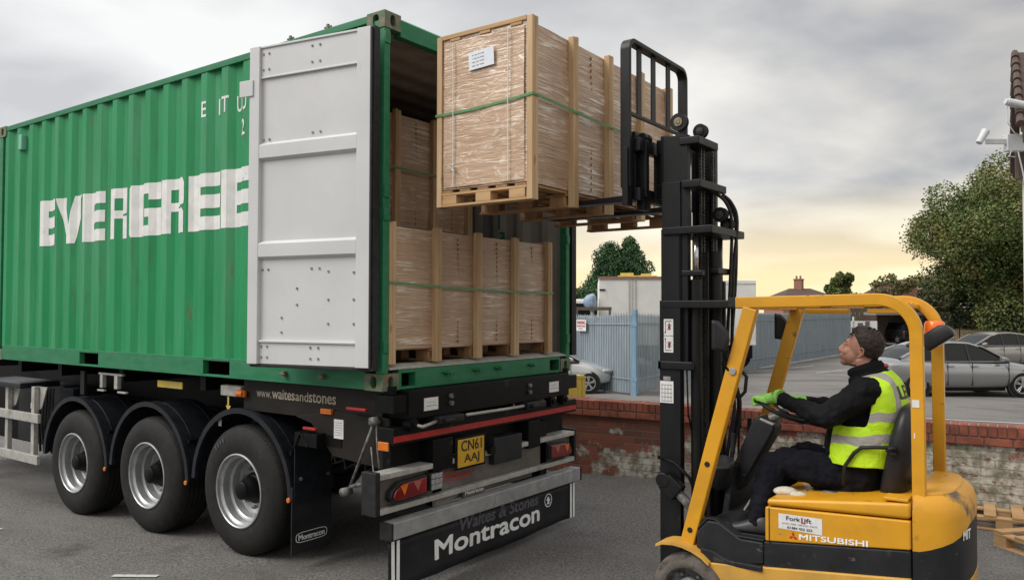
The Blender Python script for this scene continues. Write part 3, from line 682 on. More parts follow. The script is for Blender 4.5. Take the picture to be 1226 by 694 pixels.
rng = [(-5.167, -4.825), (-4.807, -4.256), (-4.239, -3.842), (-3.746, -3.392), (-3.347, -2.833), (-2.806, -2.448), (-2.397, -1.921), (-1.903, -1.500), (-1.44, -1.04)]
pl = []
for ch, (a, c) in zip('EVERGREEN', rng):
    if ch == 'N': continue
    for p in LET[ch]: pl.append([(a+(c-a)*u, 1.238+(1.722-1.238)*v) for u, v in p])
drape(pl, 'painted_name', 'letter')
pl = []
for s, x, z in (('E', -2.20, 2.205), ('I', -2.00, 2.205), ('T', -1.915, 2.205), ('U', -1.745, 2.190), ('U', -1.645, 2.190), ('2', -1.665, 1.985)):
    tr = text_tris(s, .012); ys = [p[1] for t in tr for p in t]; xs = [p[0] for t in tr for p in t]; k = .135/(max(ys)-min(ys))
    pl = [[(x+(p[0]-min(xs))*k*(.62 if s in 'U' else .85), z+(p[1]-min(ys))*k) for p in t] for t in tr]; drape(pl, 'painted_code', 'letter')
pass
# far door leaf, folded back along the far side, and near leaf in view
def door(hx, hy, ex, ey, zs, sgn, name='door'):
    """leaf from hinge (hx,hy) to free edge (ex,ey); its inner face looks away from the box"""
    Hn = Vector((hx, hy, 0)); u = Vector((ex-hx, ey-hy, 0)); wdt = u.length; u.normalize(); nrm = Vector((u.y, -u.x, 0))*sgn
    z0, z1 = zs
    def slab(b, a0, a1, d0, d1, zz0, zz1):
        pts = [Hn+u*a+nrm*d+Vector((0, 0, z)) for a in (a0, a1) for d in (d0, d1) for z in (zz0, zz1)]
        b.add(pts, [(0, 1, 3, 2), (4, 6, 7, 5), (0, 4, 5, 1), (2, 3, 7, 6), (0, 2, 6, 4), (1, 5, 7, 3)])
    Hh = z1-z0
    b = MB(); slab(b, .03, wdt-.03, -.012, .0, z0+.02, z1-.02)
    D = b.obj(name, 'door', CT)
    b = MB()
    slab(b, .012, .125, -.03, .032, z0, z1); slab(b, wdt-.095, wdt, -.03, .032, z0, z1)
    b.obj('door_stile', 'door', D, bevel=.004)
    b = MB()
    def rib(fa, fb, d=.030):
        za, zb = z1-Hh*fb, z1-Hh*fa
        rings = []
        for a in (.125, wdt-.095):
            rings.append([Hn+u*a+nrm*dd+Vector((0, 0, zz)) for dd, zz in ((.0, za), (d, za+.022), (d, zb-.022), (0, zb))])
        b.loft(rings)
    rib(.305, .365); rib(.615, .675)
    slab(b, .125, wdt-.095, -.02, .012, z1-Hh*.10, z1-.002); slab(b, .125, wdt-.095, -.02, .006, z0+.002, z0+Hh*.072)
    slab(b, .125, wdt-.095, -.02, .022, z1-.016, z1)
    slab(b, .125, wdt-.095, .0, .018, z1-Hh*.103, z1-Hh*.097)
    slab(b, .125, wdt-.095, .0, .020, z0+Hh*.068, z0+Hh*.075)
    b.obj('door_rib', 'door', D, bevel=.003)
    b = MB(); slab(b, -.016, .014, -.045, .020, z0-.02, z1+.005); slab(b, -.01, wdt-.01, -.045, .012, z0-.022, z0-.001); slab(b, -.005, .012, .018, .034, z0+.01, z1-.01)
    b.obj('door_gasket', 'rubber', D, bevel=.003)
    b = MB()
    def bolt(a, f, d): 
        p = Hn+u*a+nrm*d+Vector((0, 0, z1-Hh*f)); b.cyl(p, p+nrm*.007, .010, .008, n=8)
    for a in (.46, .53, .93, .985):
        for f in (.025, .075): bolt(a, f, .012)
        for f in (.945, .978): bolt(a, f, .006)
        bolt(a, .29 if a < .6 else .296, 0)
        bolt(a, .705, 0)
    for a, f in ((.38, .715), (.16, .72), (.38, .80), (.16, .80), (.38, .872), (.16, .872), (.66, .765), (.66, .815), (.80, .855), (.80, .90)): bolt(a, f, 0)
    b.obj('door_bolt', 'boltm', D, smooth=False)
    b = MB(); slab(b, wdt-.04, wdt+.09, .032, .042, z1-.365, z1-.245)
    b.obj('door_bracket', 'door', D, bevel=.003)
    return D
door(-.012, -.085, -1.095, -.280, (.165, 2.505), -1)
door(-.012, Wd+.085, -1.13, Wd+.25, (.165, 2.505), 1)
# green stencil mark on the far lining
write('5', (-.72, Wd-.055, 1.21), (-1, 0, 0), (0, 0, 1), 'painted_mark', mat('green stencil', (.02, .20, .09), rough=.6), CT, height=.12, bold=.03)
b = MB(); b.box(-.80, -.782, Wd-.056, Wd-.052, 1.36, 1.75); b.obj('painted_stripe', 'green_rail', CT)

# ================================================================ CRATED LOADS
def crate(x0, x1, y0, y1, z0, z1, label, end_detail=False, seed=1, posts=(0, .236, .473, .717, .966), pal=.115):
    """cartons strapped on a pallet, timber posts up the long (+x) and (-x) sides"""
    T = thing('crated_load', ((x0+x1)/2, (y0+y1)/2, z0), label, 'crate', 'crated carton loads on pallets')
    wy = y1-y0; pw, pd = .068, .045
    py = [y0+f*wy for f in posts]
    cx0, cx1 = x0+pd+.004, x1-pd-.004
    wm = wrapmat('filmed cartons %d' % seed, 'y', seed*3.1, 1.0 if seed == 1 else .9, .10)
    rr = random.Random(seed)
    for i in range(4):
        a = y0+.012 if i == 0 else py[i]+pw*.5+.004; c = py[i+1]+pw*.5-.004 if i < 3 else y1-.012
        nz, ny = 10, 4; b = MB()
        # a slightly bulging stack
        rings = []
        for k in range(nz+1):
            z = z0+pal+(z1-.03-z0-pal)*k/nz; bulge = .008*math.sin(math.pi*k/nz)+rr.uniform(-.003, .003)
            ring = []
            for (xx, yy) in [(cx0-bulge, a), (cx0-bulge*1.5, (a+c)/2), (cx0-bulge, c), ((cx0+cx1)/2, c), (cx1+bulge, c), (cx1+bulge*1.5+.004, (a+c)/2), (cx1+bulge, a), ((cx0+cx1)/2, a-bulge*.6)]: ring.append((xx, yy, z))
            rings.append(ring)
        b.loft(rings); o = b.obj('carton', wm, T, bevel=.004)
    b = MB()                       # dark seams / cartons' joint lines
    for i in range(4):
        m_ = (py[i]+py[i+1])/2+.05
        for k in range(22):
            z = z0+pal+.03+k*(z1-z0-pal-.08)/22
            if i: b.box(cx1+.004, cx1+.0145, m_, m_+.005, z, z+.022)
    b.obj('carton_seam', 'wooddark', T)
    for sx_, xa, xb in ((1, x1-pd, x1), (-1, x0, x0+pd)):
        for y in py:
            b = MB(); b.box(xa, xb, y, y+pw*.46, z0, z1-rr.uniform(0, .012)); b.box(xa+.004 if sx_ > 0 else xa, xb-(.0 if sx_ > 0 else .004), y+pw*.50, y+pw, z0, z1-rr.uniform(0, .012))
            b.obj('post', 'wood', T, bevel=.003)
            b = MB(); b.box(xa+.006, xb-.006, y+pw*.455, y+pw*.505, z0+.004, z1-.016); b.obj('post_filler', 'treated', T)
    b = MB()
    b.box(x0+pd+.002, x1-pd-.002, y0, y0+.035, z1-.035, z1-.004); b.box(x0+pd+.002, x1-pd-.002, y1-.035, y1, z1-.035, z1-.004)
    b.box(x0+.004, x0+pd-.004, y0+pw+.002, y1-pw, z1-.05, z1-.028)
    for k in range(3):
        xx = x0+pd+.07+k*(x1-x0-2*pd-.2)/2; b.box(xx, xx+.09, y0+.002, y0+.03, z1-.056, z1-.036)
    b.obj('top_frame', 'woodh', T, bevel=.003)
    # pallet: deck boards along y, runners along x with three blocks each
    P_ = MB()
    for k in range(5):
        xx = x0+pd+.005+k*(x1-x0-2*pd-.10)/4; P_.box(xx, xx+.088, y0+.005, y1-.005, z0+.094, z0+.110)
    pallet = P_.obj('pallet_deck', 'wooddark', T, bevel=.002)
    ry = [y0+.002]+[p+.0-.02 for p in py[1:-1]]+[y1-.085]
    for i, y in enumerate(ry):
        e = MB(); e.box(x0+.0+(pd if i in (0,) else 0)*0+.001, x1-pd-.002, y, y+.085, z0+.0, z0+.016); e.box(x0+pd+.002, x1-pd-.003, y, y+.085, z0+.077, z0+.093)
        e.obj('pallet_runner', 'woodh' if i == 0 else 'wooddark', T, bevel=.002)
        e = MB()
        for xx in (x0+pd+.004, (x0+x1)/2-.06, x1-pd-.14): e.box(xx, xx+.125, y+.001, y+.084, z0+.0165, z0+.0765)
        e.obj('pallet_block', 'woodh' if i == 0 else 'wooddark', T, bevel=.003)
    # green strap round the load
    zs = z0+(z1-z0)*.535
    b = MB(); r_ = .006
    sagp = [(x1+r_, y0-r_), (x1+r_, y1+r_), (x0-r_, y1+r_), (x0-r_, y0-r_)]
    nseg = 12; pts = []
    for i in range(4):
        p, q = sagp[i], sagp[(i+1) % 4]
        for k in range(nseg):
            t = k/nseg; sag = -.012*math.sin(math.pi*t)+(.035*(1-t) if i == 0 else 0)+(.035*t if i == 3 else 0)
            pts.append((p[0]+(q[0]-p[0])*t, p[1]+(q[1]-p[1])*t, zs+sag))
    vs = []
    for p in pts: vs += [(p[0], p[1], p[2]-.0085), (p[0], p[1], p[2]+.0085)]
    n = len(pts); b.add(vs, [(2*i, 2*((i+1) % n), 2*((i+1) % n)+1, 2*i+1) for i in range(n)])
    b.obj('strap', 'strap', T, solid=.003, fix=False)
    if end_detail:
        em = wrapmat('filmed carton end', 'x', 11, .50, .35, True)
        b = MB(); nx_, nz_ = 16, 18
        for j in range(nz_+1):
            for i in range(nx_+1):
                x = x0+pd+.02+(x1-x0-2*pd-.04)*i/nx_; z = z0+pal+.015+(z1-z0-pal-.075)*j/nz_
                b.v.append(Vector((x, y0+.004-.008*noise.noise(Vector((x*6, z*2.5+x, 3)))*1.4, z)))
        b.f = [(j*(nx_+1)+i, j*(nx_+1)+i+1, (j+1)*(nx_+1)+i+1, (j+1)*(nx_+1)+i) for j in range(nz_) for i in range(nx_)]
        b.obj('end_film', em, T, smooth=True, fix=False)
        b = MB()
        for x in (x0+.155, x1-.185):
            b.tube([(x+rr.uniform(-.002, .002), y0-.010, z0+.13+k*(z1-z0-.2)/8) for k in range(9)], .0035, 6)
        k_ = (x0+.155, y0-.013, z0+.245)
        for a, ln in ((.15, .055), (2.9, .05), (-1.2, .045), (1.1, .03)):
            e_ = (k_[0]+ln*math.cos(a), k_[1]-.004, k_[2]+ln*math.sin(a)); m_ = (k_[0]+ln*.5*math.cos(a)+.008, k_[1]-.012, k_[2]+ln*.5*math.sin(a)+.014); b.tube(sm([k_, m_, e_], [.003]*3, 4)[0], .003, 5)
        b.ell(k_, (.009, .007, .010), 8, 6)
        b.obj('white_cord', 'whitestrap', T)
        b = MB(); lx0, lx1 = x0+.29, x0+.50; b.box(lx0, lx1, y0-.010, y0-.007, z0+.90, z0+1.02, RY(-.05)); lab = b.obj('delivery_note', 'paper', T)
        for k in range(4): write(['DELIVERY', 'LOT 2 OF 2', 'PALLET', 'FRAGILE'][k] if False else '-- --- -- ----'[k:], (lx0+.03, y0-.0125, z0+.99-k*.024), (1, 0, .05), (0, 0, 1), 'delivery_note_print', 'navy', lab, width=.10, height=.004)
    return T
crate(1.11-.80, 1.11, .196, 2.30, 1.262, 2.445, 'film wrapped carton crate raised on the forks of the forklift', True, 1)
crate(-.80, -.004, .064, 2.145, .180, 1.185, 'lower film wrapped carton crate standing at the open rear of the container', False, 2, pal=.10)
crate(-1.68, -.88, .064, 2.075, .180, 1.185, 'lower film wrapped carton crate deeper inside the container, hidden behind the rear one', False, 3, pal=.10)
crate(-1.68, -.88, .064, 2.075, 1.19, 2.30, 'upper film wrapped carton crate stacked deeper inside the container', False, 4, pal=.10)

# ================================================================ LORRY TRAILER
TR = thing('semi_trailer', (-3.0, 1.2, zg(-3, 1.2)), 'black three axle lorry trailer carrying the green container', 'trailer')
WX = (-4.453, -3.078, -1.695); WR = .53
def lathe_y(b, prof, cx, cz, y0, s, n=48): return b.lathe([(r, y0+s*a) for r, a in prof], (cx, 0, cz), 1, n)
def lorry_wheel(cx, y0, s):
    cz = zg(cx, 0)+WR-.006
    b = MB(); tp = [(.292, .045), (.305, .012), (.34, .0), (.40, -.004), (.455, .008), (.495, .028), (.517, .05), (.528, .075)]
    for g in (.12, .165, .21, .255, .30): tp += [(.53, g-.006), (.515, g-.004), (.515, g+.004), (.53, g+.006)]
    tp += [(.526, .33), (.50, .365), (.44, .385), (.34, .385), (.292, .35)]
    lathe_y(b, tp, cx, cz, y0, s, 64)
    for k in range(90):            # shoulder sipes
        t = 2*math.pi*k/90; c_, s_ = math.cos(t), math.sin(t)
        b.box(cx+c_*.505-.0035, cx+c_*.505+.0035, min(y0+s*.044, y0+s*.085), max(y0+s*.044, y0+s*.085), cz+s_*.505-.013, cz+s_*.505+.013, RY(-t+math.pi/2))
    ty = b.obj('wheel', 'tyre', TR, smooth=False); smooth_angle(ty, 40)
    b = MB(); lathe_y(b, [(.302, .028), (.302, .004), (.293, .0), (.286, .006), (.283, .030), (.262, .040), (.259, .044), (.257, .105), (.238, .112), (.234, .116), (.230, .180), (.222, .192), (.19, .196), (.135, .190), (.10, .19)], cx, cz, y0, s, 64)
    rm = b.obj('rim', 'rim', ty); smooth_angle(rm, 28); rm = ty
    b = MB()
    for k in range(10):
        t = 2*math.pi*k/10+.2; p = (cx+.166*math.cos(t), y0+s*.19, cz+.166*math.sin(t)); b.cyl(p, (p[0], y0+s*.168, p[2]), .016, n=6); b.cyl(p, (p[0], y0+s*.150, p[2]), .008, n=6)
    b.obj('wheel_nut', 'boltm', rm)
    b = MB(); lathe_y(b, [(.125, .19), (.118, .15), (.098, .14), (.092, .085), (.080, .070), (.074, .030), (.060, .020), (.0005, .018)], cx, cz, y0, s, 24)
    b.lathe([(.115, y0+s*.145), (.128, y0+s*.16), (.130, y0+s*.188)], (cx, 0, cz), 1, 30)
    smooth_angle(b.obj('hub', 'chassis', rm), 40)
    if s > 0:                      # worn white tyre lettering
        b = MB()
        for k in range(4):
            t = 2.05+.09*k; r = .43
            for q in range(3): b.box(cx+(r+q*.012)*math.cos(t)-.002, cx+(r+q*.012)*math.cos(t)+.016, y0-.007, y0-.004, cz+(r+q*.012)*math.sin(t)-.003, cz+(r+q*.012)*math.sin(t)+.003, RY(.5-t))
        if cx > -2: b.obj('tyre_marking', 'greylet', ty)
for x in WX: lorry_wheel(x, .05, 1); lorry_wheel(x, Wd-.05, -1)
def arc(cx, cz, r, a0, a1, n=22): return [(cx+r*math.cos(R(a0+(a1-a0)*k/n)), cz+r*math.sin(R(a0+(a1-a0)*k/n))) for k in range(n+1)]
for x in WX:
    cz = zg(x, 0)+WR
    for y0, y1, lip in ((.07, .50, .07), (Wd-.50, Wd-.07, Wd-.07)):
        b = MB(); pts = arc(x, cz, .655, 3, 177); pi = arc(x, cz, .645, 3, 177)
        b.loft([[(p[0], y0, p[1]), (p[0], y1, p[1]), (q[0], y1, q[1]), (q[0], y0, q[1])] for p, q in zip(pts, pi)])
        for yy in (y0+.10, y1-.08):
            pr = arc(x, cz, .660, 5, 175); b.loft([[(p[0], yy-.012, p[1]-.004), (p[0], yy, p[1]+.003), (p[0], yy+.012, p[1]-.004)] for p in pr])
        g = b.obj('mudguard', 'guard', TR); smooth_angle(g, 35)
        b = MB(); s_ = -1 if lip < 1 else 1
        b.loft([[(p[0], lip+s_*.012, p[1]), (p[0], lip-s_*.018, p[1]), (q[0], lip-s_*.018, q[1]), (q[0], lip+s_*.012, q[1])] for p, q in zip(arc(x, cz, .666, 2, 178), arc(x, cz, .622, 2, 178))])
        smooth_angle(b.obj('guard_lip', 'guard', g), 35)
        b = MB(); b.cyl((x+.644, lip+s_*.014, cz+.01), (x+.644, lip+s_*.028, cz+.01), .020, n=14); b.obj('side_reflector', 'amber', g, bevel=.003)
        b = MB(); zz = cz+.655*math.sin(R(35)); xx = x+.655*math.cos(R(35))
        b.cyl((xx+.06, y0+.03, zz-.02), (xx+.06, y1+.25 if lip < 1 else y1, zz-.02), .02, n=10); b.obj('guard_stay', 'chassis', TR)
# hanging mudflap behind the third axle
b = MB(); b.box(-1.035, -1.022, .06, .455, -1.315, -.80); fl = b.obj('mudflap', 'banner', TR, bevel=.003)
b = MB(); b.box(-1.020, -1.012, .075, .44, -.93, -.42); b.obj('mudflap_bracket', 'guard', TR)
write('Montracon', (-1.0205, .125, -1.215), (0, 1, 0), (0, 0, 1), 'mudflap_writing', 'whitelet', fl, width=.255, height=.042, bold=.02)
b = MB(); n = 28
rr_ = [(.2525+.155*(abs(math.cos(t))**.35)*math.copysign(1, math.cos(t)), -1.194+.040*(abs(math.sin(t))**.6)*math.copysign(1, math.sin(t))) for t in [2*math.pi*k/n for k in range(n)]]
ri_ = [(.2525+(p[0]-.2525)*.965, -1.194+(p[1]+1.194)*.88) for p in rr_]
b.add([(-1.0205, *p) for p in rr_]+[(-1.0205, *p) for p in ri_], [(k, (k+1) % n, n+(k+1) % n, n+k) for k in range(n)]); b.obj('mudflap_outline', 'whitelet', fl, fix=False)
b = MB()
for yy in (.13, .40):
    for z in (-.74,): b.cyl((-1.012, yy, z), (-1.0, yy, z), .014, n=10)
b.obj('mudflap_bolt', 'hubm', fl)
# frame
b = MB()
for y in (.72, 1.60):
    b.box(-9.5, -.10, y, y+.12, -.035, -.012); b.box(-9.5, -.10, y, y+.12, -.42, -.395); b.box(-9.5, -.10, y+.05, y+.07, -.395, -.035)
for x in (-8.6, -7.2, -5.95, -5.0, -3.75, -2.38, -.95): b.box(x, x+.08, .145, Wd-.145, -.14, -.02); b.box(x, x+.06, .8, 1.62, -.36, -.12)
b.obj('chassis_frame', 'chassis', TR)
for x in WX:
    cz = zg(x, 0)+WR
    b = MB(); b.cyl((x, .35, cz), (x, Wd-.35, cz), .07, n=16)
    for y in (.62, Wd-.62):
        b.cyl((x+.28, y, cz+.02), (x+.28, y, -.42), .12, .14, 16); b.box(x-.5, x+.35, y-.04, y+.04, cz-.06, cz+.08); b.box(x-.56, x-.44, y-.06, y+.06, cz-.12, -.40)
        b.cyl((x-.06, y-.2, cz), (x-.06, y-.02, cz), .2, n=20)
    b.obj('axle', 'chassis', TR)
# side raves with writing
b = MB(); b.box(-1.72, -.12, .118, .135, -.26, -.012); sd1 = b.obj('side_board', 'brownblack', TR, bevel=.004)
b = MB(); b.prism([(-1.05, -.26), (-.86, -.30), (-.62, -.52), (-.08, -.56), (-.04, -.42), (-.04, -.20), (-.62, -.19)], 1, .105, .128); sd2 = b.obj('rear_side_plate', 'brownblack', TR, bevel=.004)
write('www.', (-1.545, .1155, -.142), (1, 0, 0), (0, 0, 1), 'side_writing', 'beige', sd1, width=.185, height=.048)
write('waites', (-1.348, .1155, -.142), (1, 0, 0), (0, 0, 1), 'side_writing', 'beige', sd1, width=.275, height=.075, bold=.025)
write('and', (-1.062, .1155, -.142), (1, 0, 0), (0, 0, 1), 'side_writing', 'beige', sd1, width=.15, height=.073)
write('stones', (-.902, .1155, -.142), (1, 0, 0), (0, 0, 1), 'side_writing', 'beige', sd1, width=.30, height=.068, bold=.025)
b = MB(); b.box(-3.02, -2.62, .12, .128, -.145, -.085); b.obj('yellow_reflector', 'yelpost', TR)
b = MB(); b.box(-2.02, -1.74, .10, .16, -.16, -.07); b.obj('valve_box', 'alu', TR, bevel=.01)
b = MB(); b.cyl((-1.76, .09, -.125), (-1.68, .09, -.125), .03, n=12); b.box(-1.74, -1.66, .08, .10, -.15, -.10); b.obj('valve_knob', 'amber', TR)
b = MB(); b.box(-1.935, -1.915, .112, .117, -.24, -.16); b.add([(-1.96, .114, -.24), (-1.89, .114, -.24), (-1.925, .114, -.29)], [(0, 1, 2)]); b.obj('yellow_arrow', 'yelpost', TR)
b = MB(); b.box(-2.06, -2.02, .112, .117, -.42, -.34); b.obj('small_label', 'white', TR)
b = MB(); b.box(-.60, -.50, .098, .106, -.385, -.245); lb = b.obj('inspection_label', 'white', TR)
for k in range(6): write('--------'[:7-k % 2], (-.59, .0965, -.27-k*.018), (1, 0, 0), (0, 0, 1), 'label_print', 'black', lb, width=.08, height=.003)
b = MB(); b.box(-.74, -.62, .085, .118, -.215, -.175); b.obj('side_marker', 'amber', TR, bevel=.004)
b = MB(); b.box(-.05, .05, .004, .018, -.405, -.345); b.obj('side_marker', 'amber', TR, bevel=.004)
b = MB(); b.box(-.40, -.20, .03, .06, -.155, -.135); b.obj('twist_lock_handle', 'redtape', TR, bevel=.004)
b = MB(); b.box(-.86, -.72, .02, .05, -.335, -.315); b.obj('twist_lock_handle', 'redtape', TR, bevel=.004)
b = MB(); b.box(-4.0, -3.55, .07, .10, -.075, -.055); b.box(-3.95, -3.90, .06, .1, -.20, -.07); b.box(-3.68, -3.62, .06, .1, -.20, -.07); b.box(-3.98, -3.86, .05, .08, -.235, -.218); b.box(-3.60, -3.45, .05, .08, -.235, -.218); b.obj('load_rack_bracket', 'alu', TR, bevel=.003)
b = MB(); b.box(-4.42, -4.34, .10, .13, -.30, -.06); b.obj('frame_plate', 'brownblack', TR)
# lever linkage at the rear corner
b = MB(); b.tube([(-.15, .06, -.24), (-.24, .05, -.44), (-.36, .04, -.70)], .010); b.tube([(-.12, .06, -.24), (-.10, .05, -.40), (-.07, .05, -.58), (-.13, .05, -.60), (-.16, .05, -.40)], .006)
b.cyl((-.14, .10, -.22), (-.14, .03, -.22), .032, n=14); b.tube([(-.36, .04, -.70), (-.20, .05, -.66), (-.02, .06, -.62)], .014); b.cyl((-.40, .08, -.74), (-.40, .0, -.74), .03, n=12)
b.obj('lever_linkage', 'hubm', TR, smooth=True)
b = MB(); b.box(-.74, -.52, .10, .26, -.45, -.37); b.box(-.95, -.70, .02, .14, -.46, -.36); b.tube([(-.95, .02, -.48), (-.88, .02, -.36), (-.80, .02, -.46)], .012); b.obj('valve_bracket', 'chassis', TR)
b = MB()
for k in range(5): b.tube([(-.9+k*.12, .25+.03*k, -.2), (-.8+k*.11, .3, -.62-.03*(k % 2)), (-.5+k*.1, .34, -.5), (-.25+k*.06, .4, -.3)], .012)
b.obj('air_hose', 'rubber', TR, smooth=True)
# rear cross beams
b = MB(); b.box(-.10, .10, .16, 2.26, -.205, -.004); rb = b.obj('rear_bolster', 'chassis', TR, bevel=.008)
b = MB(); b.box(-.10, .085, .02, .16, -.15, -.03); b.box(-.10, .085, 2.26, 2.42, -.15, -.03); b.cyl((-.02, .09, -.03), (-.02, .09, .03), .05, n=14); b.cyl((-.02, 2.35, -.03), (-.02, 2.35, .03), .05, n=14); b.obj('twist_lock', 'chassis', TR, bevel=.004)
for y in (.31, 1.93):
    b = MB(); b.box(.1005, .104, y, y+.15, -.155, -.065); l_ = b.obj('weight_label', 'white', TR)
    write('SWL', (.105, y+.03, -.10), (0, 1, 0), (0, 0, 1), 'label_print', 'black', l_, width=.09, height=.006); write('-----', (.105, y+.02, -.125), (0, 1, 0), (0, 0, 1), 'label_print', 'black', l_, width=.11, height=.004)
b = MB()
for y in (.60, 1.62):
    for z in (-.07, -.125): b.cyl((.10, y, z), (.122, y, z), .019, n=6)
b.obj('bolt', 'hubm', rb)
b = MB(); b.box(-.06, .09, .02, 2.40, -.365, -.25); cb_ = b.obj('rear_crossbeam', 'chassis', TR, bevel=.006)
b = MB(); b.box(.0905, .094, .02, 2.39, -.345, -.303); b.obj('red_reflective_strip', 'redtape', cb_)
for y in (.42, 1.52):
    b = MB(); b.box(.02, .16, y, y+.28, -.262, -.205); b.box(.14, .20, y+.03, y+.12, -.25, -.215); b.obj('buffer_block', 'rubber', cb_, bevel=.012)
b = MB()
for y in (.18, 1.95, 2.15):
    b.cyl((.06, y, -.235), (.13, y, -.235), .045, n=16); b.cyl((.13, y, -.235), (.15, y, -.235), .02, n=10)
b.obj('air_coupling', 'chassis', TR, smooth=False)
b = MB(); b.tube([(.13, .18, -.235), (.17, .22, -.25), (.12, .42, -.24)], .012); b.tube([(.13, .75, -.225), (.14, 1.2, -.228), (.13, 1.5, -.23)], .012); b.obj('steel_pipe', 'alu', TR, smooth=True)
b = MB(); b.box(-.10, -.02, .10, 2.34, -.72, -.36); b.box(-.02, .112, .40, .62, -.60, -.37); b.box(-.02, .112, 1.60, 1.78, -.60, -.37); b.obj('rear_panel', 'chassis', TR, bevel=.006)
b = MB(); b.box(-.02, .116, 1.12, 1.50, -.66, -.45); b.obj('stowage_box', 'banner', TR, bevel=.008)
b = MB(); b.box(.105, .118, .64, 1.0, -.63, -.39); pf = b.obj('number_plate', 'chassis', TR, bevel=.006)
b = MB(); b.box(.119, .123, .662, .978, -.612, -.405); b.obj('plate_face', 'plateyel', pf, bevel=.003)
write('CN61', (.1245, .70, -.495), (0, 1, 0), (0, 0, 1), 'plate_characters', 'black', pf, width=.245, height=.078, bold=.012)
write('AAJ', (.1245, .735, -.598), (0, 1, 0), (0, 0, 1), 'plate_characters', 'black', pf, width=.18, height=.078, bold=.012)
b = MB(); b.cyl((.11, 1.06, -.53), (.15, 1.06, -.53), .035, n=16); b.box(.04, .09, 1.03, 1.12, -.56, -.50); b.obj('socket', 'chassis', TR)
# lamp board between two alloy rails
b = MB(); b.box(-.015, .060, -.11, 2.33, -.765, -.575); lbd = b.obj('lamp_board', 'dullpanel', TR, bevel=.004)
for z in (-.575, -.805):
    b = MB(); b.box(-.02, .108, -.12, 2.34, z, z+.038); b.obj('lamp_board_rail', 'alu', TR, bevel=.004)
b = MB(); b.box(-.03, .106, -.165, -.12, -.81, -.52); b.box(-.03, .106, 2.34, 2.375, -.81, -.52); b.obj('end_cap', 'rubber', lbd, bevel=.006)
for ya, s in ((-.08, 1), (2.30, -1)):
    b = MB(); yy = [ya+s*t for t in (0, .02, .05, .12, .36)]
    pts = [(ya+s*.03, -.70), (ya+s*.05, -.655), (ya+s*.13, -.608), (ya+s*.40, -.600), (ya+s*.40, -.735), (ya+s*.13, -.742), (ya+s*.05, -.735)]
    b.prism(pts, 0, .076, .128); hs = b.obj('rear_lamp', 'rubber', TR, bevel=.008)
    b = MB(); pts2 = [(ya+s*.055, -.70), (ya+s*.07, -.665), (ya+s*.14, -.622), (ya+s*.385, -.614), (ya+s*.385, -.722), (ya+s*.14, -.728), (ya+s*.07, -.722)]
    b.prism(pts2, 0, .128, .140); b.obj('lamp_lens', 'redlamp', hs, bevel=.006)
    b = MB(); a = ya+s*.145; b.prism([(a-.03, -.632), (a+.045, -.628), (a+.01, -.70)], 0, .1405, .143); b.obj('lamp_lens', 'amber', hs)
    b = MB(); a = ya+s*.29; b.prism([(a-.045, -.626), (a+.035, -.624), (a+.0, -.692)], 0, .1405, .143); b.obj('lamp_lens', mat('pale red reflector', (.36, .10, .09), rough=.2), hs)
b = MB(); b.box(.08, .135, .345, .475, -.725, -.60); wl_ = b.obj('work_light', 'rubber', TR, bevel=.008)
b = MB()
for i in range(3):
    for j in range(3): b.box(.135, .142, .352+i*.040, .388+i*.040, -.718+j*.039, -.683+j*.039)
b.obj('work_light_lens', 'clearlens', wl_, bevel=.003)
write('Montracon', (.0625, .60, -.690), (0, 1, 0), (0, 0, 1), 'maker_writing', 'decalred', lbd, width=.28, height=.038, bold=.02)
b = MB(); rr2 = [(.74+(p[0]-.2525)*1.17, -.671+(p[1]+1.194)*1.0) for p in rr_]; ri2 = [(.74+(p[0]-.2525)*1.17*.965, -.671+(p[1]+1.194)*.87) for p in rr_]
b.add([(.0622, *p) for p in rr2]+[(.0622, *p) for p in ri2], [(k, (k+1) % n, n+(k+1) % n, n+k) for k in range(n)]); b.obj('maker_outline', 'decalred', lbd, fix=False)
write('of', (.0625, .515, -.69), (0, 1, 0), (0, 0, 1), 'maker_writing', 'decalred', lbd, width=.04, height=.028)
# bracket and painted recess shade under the lamp board, under-run bar with banner
b = MB(); b.box(-.06, .04, .55, 1.75, -.86, -.80); b.prism([(.45, -.80), (.75, -.80), (.60, -.86), (.45, -.86)], 0, .0, .09); b.box(-.02, .08, .78, 1.05, -.86, -.80); b.obj('under_bracket', 'dullpanel', TR)
b = MB(); b.box(-.005, .035, .55, 1.7, -.84, -.802); b.obj('recess_shade', 'black', TR)  # solid black box painting the shade of a recess
write('Montracon', (.0815, .80, -.84), (0, 1, 0), (0, 0, 1), 'bracket_writing', 'whitelet', TR, width=.22, height=.03, bold=.02)
b = MB(); b.box(.06, .165, -.055, 2.35, -.975, -.862); ur = b.obj('underrun_bar', 'steelbar', TR, bevel=.007)
b = MB(); b.box(.056, .169, -.078, -.055, -.978, -.860); b.box(.056, .169, 2.35, 2.372, -.978, -.860); b.obj('bar_end_cap', 'rubber', ur, bevel=.006)
b = MB(); b.box(-.3, .06, .45, .55, -.97, -.40); b.box(-.3, .06, 1.85, 1.95, -.97, -.40); b.obj('bar_bracket', 'chassis', TR)
b = MB(); b.box(.100, .112, -.05, 2.33, -1.005, -.976); b.obj('banner_clamp', 'brownblack', TR, bevel=.002)
b = MB(); ny, nz = 40, 6; vs = []
for j in range(nz+1):
    for i in range(ny+1):
        y = -.045+2.37*i/ny; z = -.995-.325*j/nz
        vs.append((.108+.010*math.sin(y*5+.6)*j/nz+.004*math.sin(y*17)*j/nz, y, z-.010*math.sin(y*2.2)*j/nz))
b.add(vs, [(j*(ny+1)+i, j*(ny+1)+i+1, (j+1)*(ny+1)+i+1, (j+1)*(ny+1)+i) for j in range(nz) for i in range(ny)])
